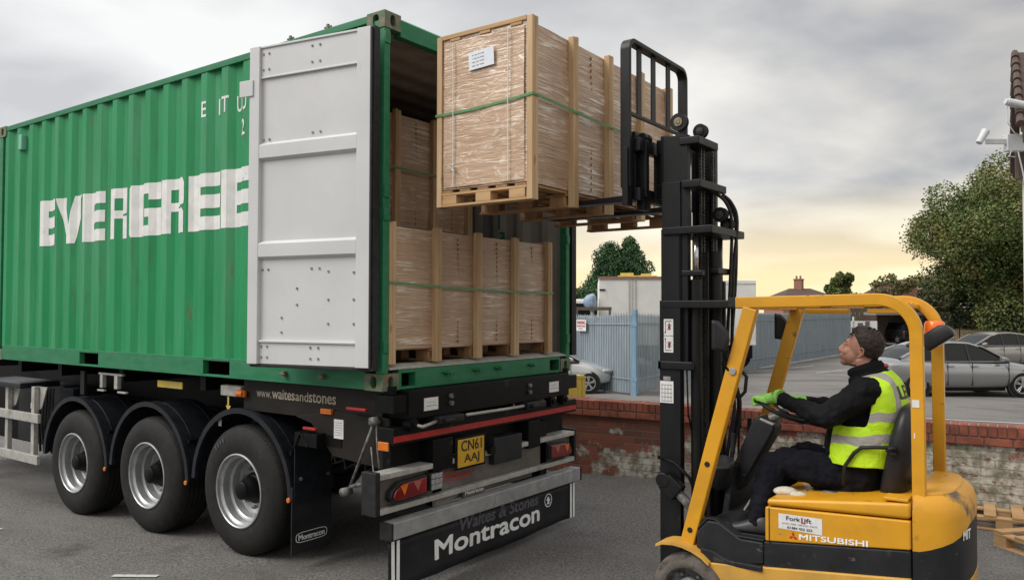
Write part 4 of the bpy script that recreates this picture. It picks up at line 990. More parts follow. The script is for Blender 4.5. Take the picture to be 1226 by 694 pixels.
bn_ = b.obj('banner', 'banner', TR, smooth=True, solid=.004, fix=False)
def on_banner(o):
    me = o.data
    for v in me.vertices:
        w = Vector(o['_w']); y = v.co.y+w.y; z = v.co.z+w.z; j = max(0, (-.995-z)/.325)
        v.co.x = .108+.010*math.sin(y*5+.6)*j+.004*math.sin(y*17)*j+.005-w.x
    return o
on_banner(write('Montracon', (.12, .42, -1.225), (0, 1, 0), (0, 0, 1), 'banner_writing', 'whitelet', bn_, width=1.34, height=.135, bold=.035))
on_banner(write('Waites & Stones', (.12, .70, -1.085), (0, 1, 0), (0, 0, 1), 'banner_writing', 'greylet', bn_, width=1.04, height=.092, bold=.03, shear=.12))
b = MB(); n = 28; cy_, cz_ = 1.90, -1.082
for r0, r1 in ((.058, .050), ):
    b.add([(.12, cy_+r*math.cos(2*math.pi*k/n), cz_+r*math.sin(2*math.pi*k/n)) for r in (r0, r1) for k in range(n)], [(k, (k+1) % n, n+(k+1) % n, n+k) for k in range(n)])
b.add([(.12, cy_+p, cz_+q) for p, q in ((-.030, -.034), (-.008, -.01), (-.028, .008), (-.004, .034), (.012, .026), (.004, .006), (.032, .014), (.026, -.004), (.010, -.012), (.020, -.036), (.004, -.030))], [tuple(range(11))])
b.add([(.12, cy_+p, cz_+q) for p, q in ((.020, -.016), (.036, -.020), (.030, -.030))], [(0, 1, 2)])
on_banner(b.obj('banner_roundel', 'whitelet', bn_, fix=False))
b = MB()
for y in (-.022, .022, 2.245, 2.292): b.add([(.12, y, -.999), (.12, y+.030, -.999), (.12, y+.030, -1.305), (.12, y, -1.305)], [(0, 1, 2, 3)])
on_banner(b.obj('banner_stripe', 'whitelet', bn_, fix=False))
# side guard frame ahead of the axles
b = MB()
for z in (-.645, -1.085): b.box(-9.3, -5.12, .0, .035, z, z+.095)
b.box(-6.13, -6.06, -.008, -.001, -1.09, -.55)
for x in (-5.36, -6.0): b.box(x, x+.07, .036, .085, -1.07, -.27)
b.obj('side_guard_rail', 'alu', TR, bevel=.006)
b = MB()
for x in (-5.36, -5.98): b.prism([(x-.0, -.27), (x+.24, -.27), (x+.12, -.50), (x, -.55)], 1, .09, .10)
b.obj('side_guard_bracket', 'alu', TR)
b = MB(); b.box(-6.6, -5.5, -.02, .40, -.30, -.24); b.box(-6.6, -5.45, .42, .7, -1.0, -.3); b.box(-5.3, -5.0, .3, .6, -.9, -.3); b.obj('stowage_locker', 'guard', TR, bevel=.01)
b = MB()
for k in range(5): b.tube([(-5.5+k*.07, .2, -.3), (-5.45+k*.07, .16, -.7), (-5.5+k*.09, .2, -1.0)], .014)
b.obj('air_hose', 'rubber', TR)
b = MB(); b.box(-9.2, -5.15, .72, 1.7, -1.12, -.43); b.obj('dark_fill_box', 'chassis', TR, bevel=.02)  # added block, only there to darken the see-through gap under the chassis
b = MB(); b.box(-5.52, -5.46, .10, .104, -.52, -.46); b.obj('small_label', 'white', TR)
for k, x in enumerate((-8.9, -7.9)):
    b = MB(); b.box(x, x+.12, .3, .42, zg(x, 0), -.2); b.box(x-.1, x+.22, .25, .47, zg(x, 0), zg(x, 0)+.03); b.box(x, x+.12, 2.0, 2.12, zg(x, 2), -.2); b.obj('landing_leg', 'chassis', TR)

# ================================================================ FORKLIFT
FK = thing('forklift', (2.6, 1.17, zg(2.6, 1.17)), 'yellow and black counterbalance forklift holding a crate up high, overhead guard over its driver', 'forklift')
YC = 1.17
GZ = zg(2, 1)+.02
def mir(pts): return [(x, 2*YC-y) for x, y in pts]
def fl_wheel(cx, y0, s, r, w, name='front_wheel'):
    cz = GZ+r
    b = MB(); b.lathe([(r*.62, y0+s*.03), (r*.64, y0+s*.008), (r*.72, y0), (r*.80, y0+s*.004), (r*.81, y0+s*.010), (r*.93, y0+s*.014), (r*.985, y0+s*.035), (r, y0+s*.06), (r, y0+s*(w-.06)), (r*.94, y0+s*w), (r*.62, y0+s*w)], (cx, 0, cz), 1, 48)
    t = b.obj(name, 'wheelgrey', FK); smooth_angle(t, 40)
    b = MB(); b.lathe([(r*.62, y0+s*.03), (r*.60, y0+s*.03), (r*.56, y0+s*.075), (r*.36, y0+s*.085), (r*.34, y0+s*.05), (r*.22, y0+s*.035), (.0005, y0+s*.03)], (cx, 0, cz), 1, 32)
    for k in range(6):
        a = k*math.pi/3; b.cyl((cx+r*.45*math.cos(a), y0+s*.08, cz+r*.45*math.sin(a)), (cx+r*.45*math.cos(a), y0+s*.055, cz+r*.45*math.sin(a)), .012, n=6)
    smooth_angle(b.obj('wheel_hub', 'hubm', t), 35)
fl_wheel(1.955, .60, 1, .232, .17); fl_wheel(1.955, 2*YC-.60, -1, .232, .17)
fl_wheel(3.08, 1.06, 1, .20, .18, 'rear_wheel')
# yellow skirt and dark side band
def side_y(x): return .675+(x-2.40)*.075
def wrap_body(name, m, x0, zt0, zt1, zb0, zb1, inset, x1=3.162, bev=.012):
    b = MB(); ya, yb = side_y(x0)+inset, side_y(x1)+inset
    b.loft([[(x0, ya, zb0), (x0, 2*YC-ya, zb0), (x0, 2*YC-ya, zt0), (x0, ya, zt0)], [(x1, yb, zb1), (x1, 2*YC-yb, zb1), (x1, 2*YC-yb, zt1), (x1, yb, zt1)]])
    return b.obj(name, m, FK, bevel=bev)
wrap_body('lower_skirt', 'yellow_band', 2.09, -.935, -.845, -1.16, -1.16, -.022, bev=.008)
wrap_body('side_band', 'flblack', 2.40, -.765, -.702, -.94, -.85, -.004)
sp_ = wrap_body('side_panel', 'yellow', 2.41, -.566, -.545, -.762, -.699, -.008, bev=.01)
cvr = wrap_body('battery_cover', 'yellow', 2.42, -.520, -.452, -.560, -.539, -.006, bev=.018)
b = MB(); b.box(3.03, 3.15, side_y(3.1)+.0, side_y(3.1)+.12, -.452, -.435); b.obj('cover_hinge', 'yellow', cvr, bevel=.004)
b = MB(); b.box(2.432, 2.437, side_y(2.43)-.0095, side_y(2.43)+.01, -.765, -.57); b.obj('panel_seam', 'rubber', sp_)
# counterweight with rounded plan
OUT = [(3.168, .735), (3.20, .741), (3.25, .753), (3.30, .775), (3.345, .81), (3.375, .86), (3.395, .93), (3.405, 1.02), (3.41, 1.10), (3.41, YC)]
OUT = OUT+mir(OUT[:-1])[::-1]
def ring(z, k=1.0, f=None, dz=None):
    out = []
    for i, (x, y) in enumerate(OUT):
        xx = 3.168+(x-3.168)*k; yy = YC+(y-YC)*(1-(1-k)*.45)
        out.append((xx, yy, z+(dz(i) if dz else 0)))
    return out
nO = len(OUT)
bandz = lambda i: .125*min(1, max(0, (min(i, nO-1-i)-1)/6))**1.2
b = MB(); b.loft([ring(-.702, 1, dz=bandz), ring(-.57, 1, dz=lambda i: bandz(i)*.5), ring(-.50, .985), ring(-.455, .93), ring(-.425, .80), ring(-.412, .70)])
cw = b.obj('counterweight', 'yellow_worn', FK); smooth_angle(cw, 50)
b = MB(); b.loft([ring(-.413, .72), ring(-.405, .70), ring(-.402, .66)]); smooth_angle(b.obj('counterweight_lid', 'yellow', cw), 40)
b = MB(); b.loft([ring(-1.0, .99), ring(-.86, .995), ring(-.703, .998, dz=bandz)]); smooth_angle(b.obj('counterweight_band', 'flblack', FK), 50)
b = MB(); b.loft([ring(-1.20, .93), ring(-1.05, .985), ring(-.90, 1.004, dz=lambda i: bandz(i)*.2), ring(-.895, .98, dz=lambda i: bandz(i)*.2)]); smooth_angle(b.obj('counterweight_base', 'yellow_band', FK), 50)
b = MB(); b.tube([(3.185+.0*k+.028*math.cos(t), .80, -.385+.028*math.sin(t)) for k, t in enumerate([2*math.pi*q/16 for q in range(17)])], .005, 6); b.obj('lifting_eye', 'rubber', cw)
# writing on the body
def sy_(x, d=-.0095): return side_y(x)+d
u_side = (1, .075, 0)
b = MB(); x0, x1 = 2.487, 2.722
b.add([(x0, sy_(x0), -.592), (x1, sy_(x1), -.593), (x1, sy_(x1), -.684), (x0, sy_(x0), -.676)], [(0, 1, 2, 3)]); dec = b.obj('hire_sticker', 'white', FK, fix=False)
write('Fork', (2.530, sy_(2.53, -.011), -.625), u_side, (0, 0, 1), 'sticker_writing', 'navy', dec, width=.075, height=.023, bold=.01)
write('L', (2.612, sy_(2.612, -.011), -.632), u_side, (0, 0, 1), 'sticker_writing', 'decalred', dec, width=.020, height=.030, bold=.03)
write('ift', (2.628, sy_(2.628, -.011), -.627), u_side, (0, 0, 1), 'sticker_writing', 'navy', dec, width=.038, height=.025, bold=.01)
write('SALES / HIRE / SERVICE / PARTS', (2.508, sy_(2.508, -.011), -.648), u_side, (0, 0, 1), 'sticker_writing', 'greylet', dec, width=.19, height=.009)
write('01484 422 255', (2.535, sy_(2.535, -.011), -.671), u_side, (0, 0, 1), 'sticker_writing', 'navy', dec, width=.135, height=.013, bold=.005)
write('MITSUBISHI', (2.600, sy_(2.60, -.010), -.724), (1, .075, .040), (0, 0, 1), 'maker_writing', 'whitelet', sp_, width=.355, height=.030, bold=.045)
b = MB(); ccx, ccz, r = 2.566, -.712, .021
for k in range(3):
    a = math.pi/2+k*2*math.pi/3; d = Vector((math.cos(a), math.sin(a))); e = Vector((-d.y, d.x))
    pts = [(0, 0), d*r*.62+e*r*.36, d*r*1.25, d*r*.62-e*r*.36]
    b.add([(ccx+p[0], sy_(ccx, -.010), ccz+p[1]) for p in [Vector(q) for q in pts]], [(0, 1, 2, 3)])
b.obj('maker_emblem', 'decalred', sp_, fix=False)
write('MIT', (3.386, .885, -.645), (.25, 1, 0), (0, 0, 1), 'maker_writing', 'whitelet', cw, width=.095, height=.048, bold=.05)
# floor, step, front plate, pedals
b = MB(); b.prism([(1.99, -.78), (2.06, -.70), (2.13, -.70), (2.26, -.775), (2.40, -.775), (2.40, -.90), (2.22, -.935), (2.09, -.935), (1.99, -.90)], 1, .672, 2*YC-.672); b.obj('floor_step', 'flblack', FK, bevel=.012)
b = MB(); b.prism([(2.03, -.86), (2.10, -.865), (2.20, -.905), (2.40, -.905), (2.40, -.935), (2.09, -.935), (2.03, -.89)], 1, .640, .674); b.obj('lower_step', 'flblack', FK, bevel=.006)
b = MB(); b.prism([(2.13, -.795), (2.40, -.79), (2.40, -.74), (2.20, -.74)], 1, .9, 1.6); b.obj('floor_plate', 'flblack', FK)
b = MB(); b.prism([(1.99, -.775), (2.06, -.695), (2.10, -.695), (2.24, -.772), (2.40, -.772), (2.40, -.76), (2.235, -.76), (2.105, -.685), (2.05, -.685), (1.98, -.765)], 1, .68, .74); b.obj('step_trim', 'flblack', FK, bevel=.004)
b = MB(); b.prism([(2.0, -.92), (2.05, -.92), (2.12, -.42), (2.08, -.42)], 1, .98, 1.55); b.obj('front_bulkhead', 'flblack', FK, bevel=.01)
b = MB()
for y in (1.0, 1.16): b.box(2.20, 2.215, y, y+.12, -.70, -.55, RY(.55)); b.box(2.27, 2.285, y+.02, y+.09, -.70, -.60, RY(.5))
b.obj('pedal', 'alu', FK, bevel=.004)
b = MB(); xs = [1.755, 1.80, 1.87, 1.93, 1.99, 2.05, 2.095]; zs = [-.872, -.853, -.846, -.852, -.868, -.895, -.930]
b.loft([[(x, .598, z), (x, .76, z), (x, .76, z-.016), (x, .598, z-.016)] for x, z in zip(xs, zs)])
b.prism([(1.90, -.853), (1.99, -.875), (1.99, -.90), (1.95, -.90)], 1, .70, .74)
smooth_angle(b.obj('fender', 'yellow_band', FK), 40)
b = MB(); b.loft([[(x, 2*YC-.598, z), (x, 2*YC-.76, z), (x, 2*YC-.76, z-.016), (x, 2*YC-.598, z-.016)] for x, z in zip(xs, zs)]); smooth_angle(b.obj('fender', 'yellow_band', FK), 40)
# overhead guard
def guard_side(s):
    f = lambda y: y if s > 0 else 2*YC-y
    g = MB()
    pts = [(1.925, f(.700), -.860), (2.315, f(.702), .575)]
    g.bar([(1.925, f(.704), -.86), (2.10, f(.704), -.215), (2.325, f(.705), .575)], .055, .088)
    o = g.obj('guard_pillar', 'yellow', FK, bevel=.008)
    g = MB(); R_ = .19; cx, cz = 3.187-R_, .612-R_+.01
    path = [(2.235, f(.702), .607), (2.6, f(.74), .613)]+[(cx+R_*math.sin(R(a)), f(.79+.02*a/90), cz+R_*math.cos(R(a))) for a in range(0, 91, 9)]+[(3.190, f(.815), 0), (3.192, f(.815), -.455)]
    g.bar(path, .050, .066, (0, 1, 0))
    o2 = g.obj('guard_frame', 'yellow', FK, bevel=.006)
    g = MB()
    if s > 0:
        for x, z in ((1.955, -.80), (2.085, -.36), (2.25, .44)): pass
        g.cyl((1.948, f(.674), -.775), (1.948, f(.680), -.775), .017, n=14); g.cyl((2.060, f(.674), -.365), (2.060, f(.680), -.365), .017, n=14)
        g.obj('bolt_hole', 'rubber', o)
        g = MB(); g.cyl((2.222, f(.668), .20), (2.222, f(.684), .20), .022, n=16); g.obj('cap_bolt', 'steelbar', o, bevel=.004)
        g = MB(); g.box(2.19, 2.235, f(.69), f(.73), .585, .64); g.obj('end_plug', 'rubber', o2)
    return o2
gs = guard_side(1); guard_side(-1)
b = MB()
b.box(2.27, 2.33, .73, 1.61, .565, .59)
b.box(2.70, 2.76, .76, 1.58, .575, .60); b.box(3.02, 3.09, .81, 1.53, .575, .60)
for y in (.88, 1.02, YC, 1.32, 1.46): b.box(2.29, 3.07, y-.02, y+.02, .603, .612)
b.box(2.40, 2.68, 1.52, 1.565, .540, .573); b.box(2.80, 3.02, 1.47, 1.51, .545, .574)
b.obj('guard_crossbar', 'yellow', FK, bevel=.004)
b = MB(); b.tube([(2.20, .76, .20), (2.245, .77, .195), (2.272, .77, .165), (2.262, .77, .075), (2.235, .77, .045), (2.15, .76, .045)], .011, 10); b.obj('grab_handle', 'rubber', FK, smooth=True)
b = MB(); b.box(3.172, 3.178, .7885, .7895, -.12, -.09); b.box(3.165, 3.20, .787, .789, .045, .085); b.obj('guard_label', 'white', gs)
# mirrors and beacon
def mirror(c, rot, arm, sc=1):
    b = MB(); c = Vector(c)
    pts = [(-.045, -.075), (.035, -.085), (.060, -.02), (.055, .035), (.0, .095), (-.045, .105)]
    rg = [[c+rot @ Vector((p[0]*k*sc, d*sc, p[1]*k*sc)) for p in pts] for d, k in ((-.022, .75), (-.006, 1), (.012, 1))]
    b.loft(rg); o = b.obj('mirror', 'mirror', FK, bevel=.008)
    b = MB(); b.add([c+rot @ Vector((p[0]*.9*sc, .0125*sc, p[1]*.9*sc)) for p in pts], [tuple(range(6))]); b.obj('mirror_glass', 'glassm', o, fix=False)
    b = MB(); b.tube([c+rot @ Vector((0, -.01, -.06))*sc]+[Vector(a) for a in arm], .008, 8); b.obj('mirror_stay', 'chassis', o, smooth=True)
mirror((2.155, .64, .40), RZ(.35), [(2.19, .655, .30), (2.165, .66, .24), (2.20, .685, .20)])
mirror((2.19, 1.70, .44), RZ(.35), [(2.24, 1.68, .33), (2.275, 1.67, .27), (2.24, 1.64, .20)])
b = MB(); rot = RY(-.62)
c = Vector((3.245, 1.12, .415))
b.loft([[c+rot @ Vector((x*k*1.0, y*k2, z*1.0)) for x, y in ((-.085, -.06), (.085, -.06), (.085, .06), (-.085, .06))] for z, k, k2 in ((-.045, .98, 1), (-.01, 1, 1), (.03, .88, .9), (.05, .5, .6))]); wk = b.obj('rear_work_lamp', 'mirror', FK, bevel=.015)
b = MB(); b.tube([(3.10, 1.05, .36), (3.14, 1.08, .39), (3.16, 1.09, .42)], .012); b.obj('lamp_bracket', 'hubm', wk)
b = MB(); b.add([c+rot @ Vector((x, y, -.046)) for x, y in ((-.075, -.05), (.075, -.05), (.075, .05), (-.075, .05))], [(0, 1, 2, 3)]); b.obj('lamp_lens', 'clearlens', wk)
b = MB(); b.lathe([(.0005, .500), (.045, .500), (.055, .488), (.058, .45), (.060, .42), (.0005, .42)][::-1], (3.19, 1.40, 0), 2, 24); bc = b.obj('beacon', 'orange', FK, smooth=False); smooth_angle(bc, 40)
b = MB(); b.cyl((3.19, 1.40, .38), (3.19, 1.40, .42), .05, n=20); b.box(3.13, 3.23, 1.36, 1.44, .37, .382); b.obj('beacon_base', 'mirror', bc)
# mast: three telescoping pairs of rails
def rails(name, x0, x1, y0, z0, z1, t=.045, w=.03):
    for s in (1, -1):
        b = MB(); yy = lambda y: y if s > 0 else 2*1.145-y
        def bx(a, c, d, e):
            lo, hi = sorted((yy(d), yy(e))); b.box(a, c, lo, hi, z0, z1)
        bx(x0, x1, y0, y0+.016); bx(x0, x0+.022, y0+.016, y0+t); bx(x1-.022, x1, y0+.016, y0+t)
        b.obj(name, 'mast', FK, bevel=.003)
rails('outer_mast_rail', 1.668, 1.812, .850, -1.31, .625, .05)
rails('middle_mast_rail', 1.672, 1.800, .866, -1.22, 1.09, .05)
rails('upper_mast_rail', 1.676, 1.806, .872, -.60, 1.395, .055)
rails('inner_mast_rail', 1.682, 1.850, .884, .2, 1.70, .055)
def cplate(z, xr, yr0, yr1, xr2, h=.065, x0=1.70, y0=.848):
    b = MB(); b.loft([[(x0, y0, z-h/2), (xr, y0, z-h/2), (xr2, yr1, z-h/2), (x0, yr1, z-h/2)], [(x0, y0, z+h/2), (xr, y0, z+h/2), (xr2, yr1, z+h/2), (x0, yr1, z+h/2)]])
    b.obj('mast_crossplate', 'mast', FK, bevel=.006)
cplate(.60, 2.17, 0, 1.42, 2.12, .05, 1.68); cplate(1.075, 2.03, 0, 1.43, 2.03, .05, 1.69)
cplate(1.372, 1.95, 0, 1.27, 1.965, .05, 1.82, .856); cplate(1.655, 1.935, 0, 1.19, 1.94, .05, 1.80, .87)
b = MB(); b.box(2.10, 2.24, .87, .93, .58, .62); b.obj('guard_mount', 'mast', FK)
b = MB(); b.box(1.66, 1.90, .835, .87, .18, .235); b.box(1.66, 1.69, .835, 1.44, .18, .235); b.box(1.80, 1.95, .88, .93, .78, .82); b.box(1.93, 1.99, 1.05, 1.30, .80, .84); b.obj('mast_bracket', 'mast', FK, bevel=.008)
for y in (.935, 1.355):
    b = MB(); b.cyl((1.885, y, -1.15), (1.885, y, .76), .036, n=18); cy = b.obj('lift_cylinder', 'mast', FK); smooth_angle(cy)
    b = MB(); b.cyl((1.885, y, .76), (1.885, y, 1.06), .017, n=14); b.obj('piston_rod', 'chrome', cy, smooth=True)
    b = MB(); b.cyl((1.835, y+.02, 1.1), (1.835, y+.02, 1.60), .013, n=12); b.obj('piston_rod', 'chrome', cy, smooth=True)
b = MB(); b.cyl((1.93, 1.145, -.9), (1.93, 1.145, .95), .045, n=18); smooth_angle(b.obj('centre_cylinder', 'mast', FK))
for y in (1.03, 1.075, 1.235, 1.28):
    b = MB(); z = -.95
    while z < 1.66: b.box(1.868, 1.884, y, y+.018, z, z+.016); z += .022
    b.box(1.871, 1.880, y+.004, y+.014, -.95, 1.66)
    b.obj('lift_chain', 'chain', FK)
for (x, y, z, r) in ((1.79, .90, 1.785, .058), (1.87, 1.06, 1.745, .048), (1.95, 1.20, 1.20, .05), (1.97, 1.27, 1.14, .045)):
    b = MB(); b.lathe([(.01, y-.02), (r, y-.02), (r, y-.012), (r*.85, y-.008), (r*.85, y+.008), (r, y+.012), (r, y+.02), (.01, y+.02)], (x, 0, z), 1, 24); pu = b.obj('chain_pulley', 'mast', FK); smooth_angle(pu, 40)
    b = MB(); b.cyl((x, y-.021, z), (x, y-.027, z), r*.5, n=18); b.cyl((x, y-.027, z), (x, y-.031, z), r*.25, n=12); b.obj('pulley_bearing', 'brass' if z > 1.76 else 'chain', pu)
for k, (dy, dx) in enumerate(((0, 0), (.05, .02), (.10, -.01))):
    b = MB(); pts = [(1.93+dx, 1.18+dy, 1.34), (1.98+dx, 1.22+dy, 1.28), (2.01+dx, 1.24+dy, 1.15), (2.0, 1.24+dy, .8), (1.98+dx, 1.22+dy, .2), (2.03+dx, 1.22+dy, -.05), (2.0+dx, 1.2+dy, -.3), (1.95, 1.15+dy, -.8)]
    b.tube(sm(pts, [.011]*8, 5)[0], .011, 8); b.obj('hydraulic_hose', 'rubber', FK, smooth=True)
b = MB(); b.tube([(1.86, .95, -.05), (1.885, .93, -.25), (1.86, .93, -.40), (1.93, .92, -.50), (1.90, .92, -.75)], .007); b.tube([(1.85, .86, .25), (1.86, .86, -.1), (1.88, .87, -.2)], .006); b.tube([(1.68, .80, -.38), (1.80, .78, -.40), (1.90, .78, -.48), (1.96, .80, -.62)], .012); b.obj('hydraulic_pipe', 'chassis', FK, smooth=True)
b = MB(); b.tube([(1.70, .83, -.50), (1.98, .80, -.74)], .030, 14); tcl = b.obj('tilt_cylinder', 'hubm', FK, smooth=True)
b = MB(); b.cyl((1.72, .77, -.52), (1.72, .86, -.52), .048, n=18); b.box(1.71, 1.83, .775, .845, -.62, -.50, RY(.70)); b.obj('tilt_clevis', 'mast', tcl, bevel=.008)
# pictogram sticker on the mast, and data plate
b = MB(); b.box(1.700, 1.765, .846, .8495, .29, .395); st1 = b.obj('warning_sticker', 'white', FK)
b = MB(); b.box(1.700, 1.765, .846, .8495, .395+.004, .395+.11); b.obj('warning_sticker', 'white', FK)
def picto(x, z, flip):
    b = MB(); f = -1 if flip else 1; q = lambda a, c, d, e: b.box(x+a, x+c, .8447, .8455, min(z+f*d, z+f*e), max(z+f*d, z+f*e))
    q(-.022, -.019, -.04, .04); q(-.022, .022, .036, .040); q(-.027, -.020, -.04, -.03); q(-.004, .014, -.004, .004); q(.001, .005, -.018, .014); q(.007, .011, -.018, .014); b.cyl((x+.005, .8455, z+f*.020), (x+.005, .8447, z+f*.020), .006, n=10)
    b.obj('pictogram', 'black', st1)
    b = MB()
    for a in (-1, 1): b.box(x+.004, x+.007, .8438, .8446, z-.022, z+.022, RY(a*.7))
    b.obj('pictogram', 'decalred', st1)
picto(1.733, .342, True); picto(1.733, .453, False)
b = MB(); b.box(1.672, 1.765, .846, .8495, -.035, .105); dp_ = b.obj('capacity_plate', 'white', FK)
b = MB(); b.box(1.695, 1.745, .846, .8495, .110, .135); b.obj('capacity_plate', 'steelbar', FK)
b = MB()
for k in range(5): b.box(1.680, 1.757, .8447, .8455, -.024+k*.026, -.0215+k*.026)
for k in range(4): b.box(1.685+k*.021, 1.687+k*.021, .8447, .8455, -.024, .080)
b.obj('plate_print', 'greylet', dp_)
# carriage, forks, load backrest
b = MB(); b.box(1.535, 1.585, .74, 1.55, 1.60, 1.69); b.box(1.535, 1.585, .74, 1.55, 1.275, 1.36)
for y in (.80, 1.02, 1.22, 1.44): b.box(1.545, 1.60, y, y+.05, 1.30, 1.68)
b.box(1.60, 1.66, .95, .98, 1.30, 1.40); b.box(1.60, 1.66, .95, .98, 1.60, 1.70); b.box(1.64, 1.70, .93, .97, 1.25, 1.72); b.box(1.64, 1.70, 1.32, 1.36, 1.25, 1.72)
b.obj('carriage', 'mast', FK, bevel=.006)
b = MB()
for y in (.80, .86): b.cyl((1.57, y, 1.70), (1.57, y+.04, 1.70), .030, n=12); b.box(1.53, 1.58, y, y+.05, 1.22, 1.28)
b.obj('carriage_catch', 'mast', FK, bevel=.004)
for ya, yb in ((.775, .875), (1.44, 1.54)):
    b = MB(); pts = [(1.532, 1.74), (1.532, 1.32), (1.520, 1.292), (1.49, 1.281), (.42, 1.281), (.42, 1.288), (1.44, 1.322), (1.475, 1.335), (1.488, 1.37), (1.488, 1.74)]
    b.prism(pts, 1, ya, yb); b.obj('fork', 'mast', FK, bevel=.004)
b = MB(); z0, z1, ya, yb, r_ = 1.36, 2.335, .70, 1.60, .07
path = [(1.505, ya, z0)]+[(1.505, ya+r_-r_*math.cos(R(a)), z1-r_+r_*math.sin(R(a))) for a in range(0, 91, 15)]+[(1.505, yb-r_+r_*math.sin(R(a)), z1-r_+r_*math.cos(R(a))) for a in range(0, 91, 15)]+[(1.505, yb, 1.62)]
b.bar(path, .070, .028, (1, 0, 0)); br_ = b.obj('load_backrest', 'mast', FK, bevel=.004)
b = MB()
for y in (.885, 1.10, 1.34): b.box(1.50, 1.512, y-.031, y+.031, 1.86, 2.32)
b.box(1.495, 1.517, .71, 1.59, 1.845, 1.868); b.box(1.49, 1.53, .67, .745, 1.24, 1.62); b.obj('backrest_bar', 'mast', br_, bevel=.003)
# steering column, wheel, lamp, levers, seat
b = MB(); ax = Vector((.44, 0, .90)).normalized(); pr_ = Vector((.90, 0, -.44)); base = Vector((2.05, YC, -.60))
rings = []
for d, w, t in ((0, .085, .035), (.12, .09, .055), (.40, .095, .070), (.50, .088, .072), (.53, .07, .05)):
    c = base+ax*d; rings.append([c+Vector((0, -w, 0))-pr_*t, c+Vector((0, w, 0))-pr_*t, c+Vector((0, w, 0))+pr_*t, c+Vector((0, -w, 0))+pr_*t])
b.loft(rings); b.obj('steering_column', 'flblack', FK, bevel=.015)
c1 = base+ax*.53; wc = Vector((2.372, YC, -.065))
b = MB(); b.cyl(c1, wc-Vector((.38, 0, .92))*.02, .030, n=14); b.box(2.24, 2.33, 1.085, 1.13, -.145, -.13, RY(.35)); b.obj('column_top', 'alu', FK, bevel=.004)
b = MB(); nrm = Vector((.38, 0, .925)).normalized(); e1 = Vector((.925, 0, -.38)).normalized(); e2 = Vector((0, 1, 0)); rings = []; nn = 48
for k in range(nn):
    t = 2*math.pi*k/nn; d = e1*math.cos(t)+e2*math.sin(t); c = wc+d*.158
    rings.append([c+d*(.013*math.cos(a))+nrm*(.013*math.sin(a)) for a in [2*math.pi*q/10 for q in range(10)]])
b.loft(rings+[rings[0]], False, False)
for t in (0.4, 2.5, 4.6):
    d = e1*math.cos(t)+e2*math.sin(t); b.tube([wc-nrm*.02, wc-nrm*.012+d*.08, wc+d*.155], .009)
b.cyl(wc-nrm*.035, wc-nrm*.002, .035, .03, 18)
b.obj('steering_wheel', 'rubber', FK, smooth=True)
b = MB(); lc = Vector((2.03, .97, -.40)); la = Vector((.10, -.25, 1)).normalized()
q = la.orthogonal().normalized(); q2 = la.cross(q)
b.loft([[lc+la*d+(q*math.cos(t)+q2*math.sin(t))*r for t in [2*math.pi*k/24 for k in range(24)]] for d, r in ((-.17, .05), (-.14, .075), (-.03, .092), (0, .094), (.012, .085), (.02, .05), (.021, .001))]); smooth_angle(b.obj('front_lamp', 'mirror', FK), 40)
b = MB()
for x, y, z in ((2.02, 1.30, -.10), (2.06, 1.38, -.16), (2.08, 1.02, -.22)):
    b.tube([(x, y, -.55), (x+.01, y, z-.12)], .008); b.cyl((x+.01, y, z-.12), (x+.015, y, z), .016, .014, 10)
b.obj('control_lever', 'rubber', FK)
b = MB(); rings = []
for x, w, zt, zb in ((2.56, .15, -.515, -.545), (2.60, .20, -.485, -.555), (2.75, .225, -.480, -.57), (2.92, .225, -.49, -.57), (3.02, .20, -.49, -.56)):
    rings.append([(x, YC-w, zb), (x, YC+w, zb), (x, YC+w, zt-.02), (x, YC+w*.8, zt), (x, YC, zt-.02), (x, YC-w*.8, zt), (x, YC-w, zt-.02)])
b.loft(rings); st = b.obj('seat_cushion', 'seatm', FK, bevel=.012)
b = MB(); rings = []
for z, xf, xb, w in ((-.52, 2.93, 3.05, .16), (-.44, 2.95, 3.10, .215), (-.30, 2.975, 3.125, .235), (-.15, 3.01, 3.135, .235), (-.05, 3.035, 3.135, .215), (.01, 3.055, 3.125, .165), (.028, 3.07, 3.11, .10)):
    rings.append([(xf+.025, YC-w*.98, z), (xb-.02, YC-w, z), (xb+.01, YC-w*.7, z), (xb+.02, YC, z), (xb+.01, YC+w*.7, z), (xb-.02, YC+w, z), (xf+.025, YC+w*.98, z), (xf, YC+w*.75, z), (xf+.02, YC, z), (xf, YC-w*.75, z)])
b.loft(rings); sb = b.obj('seat_backrest', 'seatm', FK, smooth=True); md = sb.modifiers.new('s', 'SUBSURF'); md.levels = 2; md.render_levels = 2
b = MB(); b.tube([(3.06, .925, -.20), (2.96, .915, -.205), (2.88, .915, -.215), (2.84, .915, -.25), (2.79, .915, -.33), (2.78, .92, -.44)], .011, 8)
b.tube([(3.06, .925, -.235), (3.03, .912, -.235), (3.015, .912, -.22), (3.03, .912, -.205), (3.06, .92, -.205)], .010, 8); b.obj('armrest', 'rubber', FK, smooth=True)
b = MB(); b.box(2.54, 3.02, YC-.21, YC+.21, -.60 if False else -.565, -.545); b.tube([(2.57, .95, -.50), (2.53, .95, -.53), (2.54, .95, -.59)], .010); b.box(2.66, 2.86, .93, .96, -.53, -.49); b.obj('seat_base', 'hubm', FK, bevel=.006)
b = MB(); b.ell((2.47, .86, -.505), (.07, .05, .028), 12, 8, RZ(.4)); b.ell((2.55, .84, -.512), (.05, .04, .02)); o = b.obj('crumpled_rag', mat('pale rag', (.62, .58, .50), (.48, .44, .38), rough=.9, scale=20, bump=1), None, smooth=True); tag(o, 'small crumpled pale rag lying on the battery cover in front of the seat', 'rag')

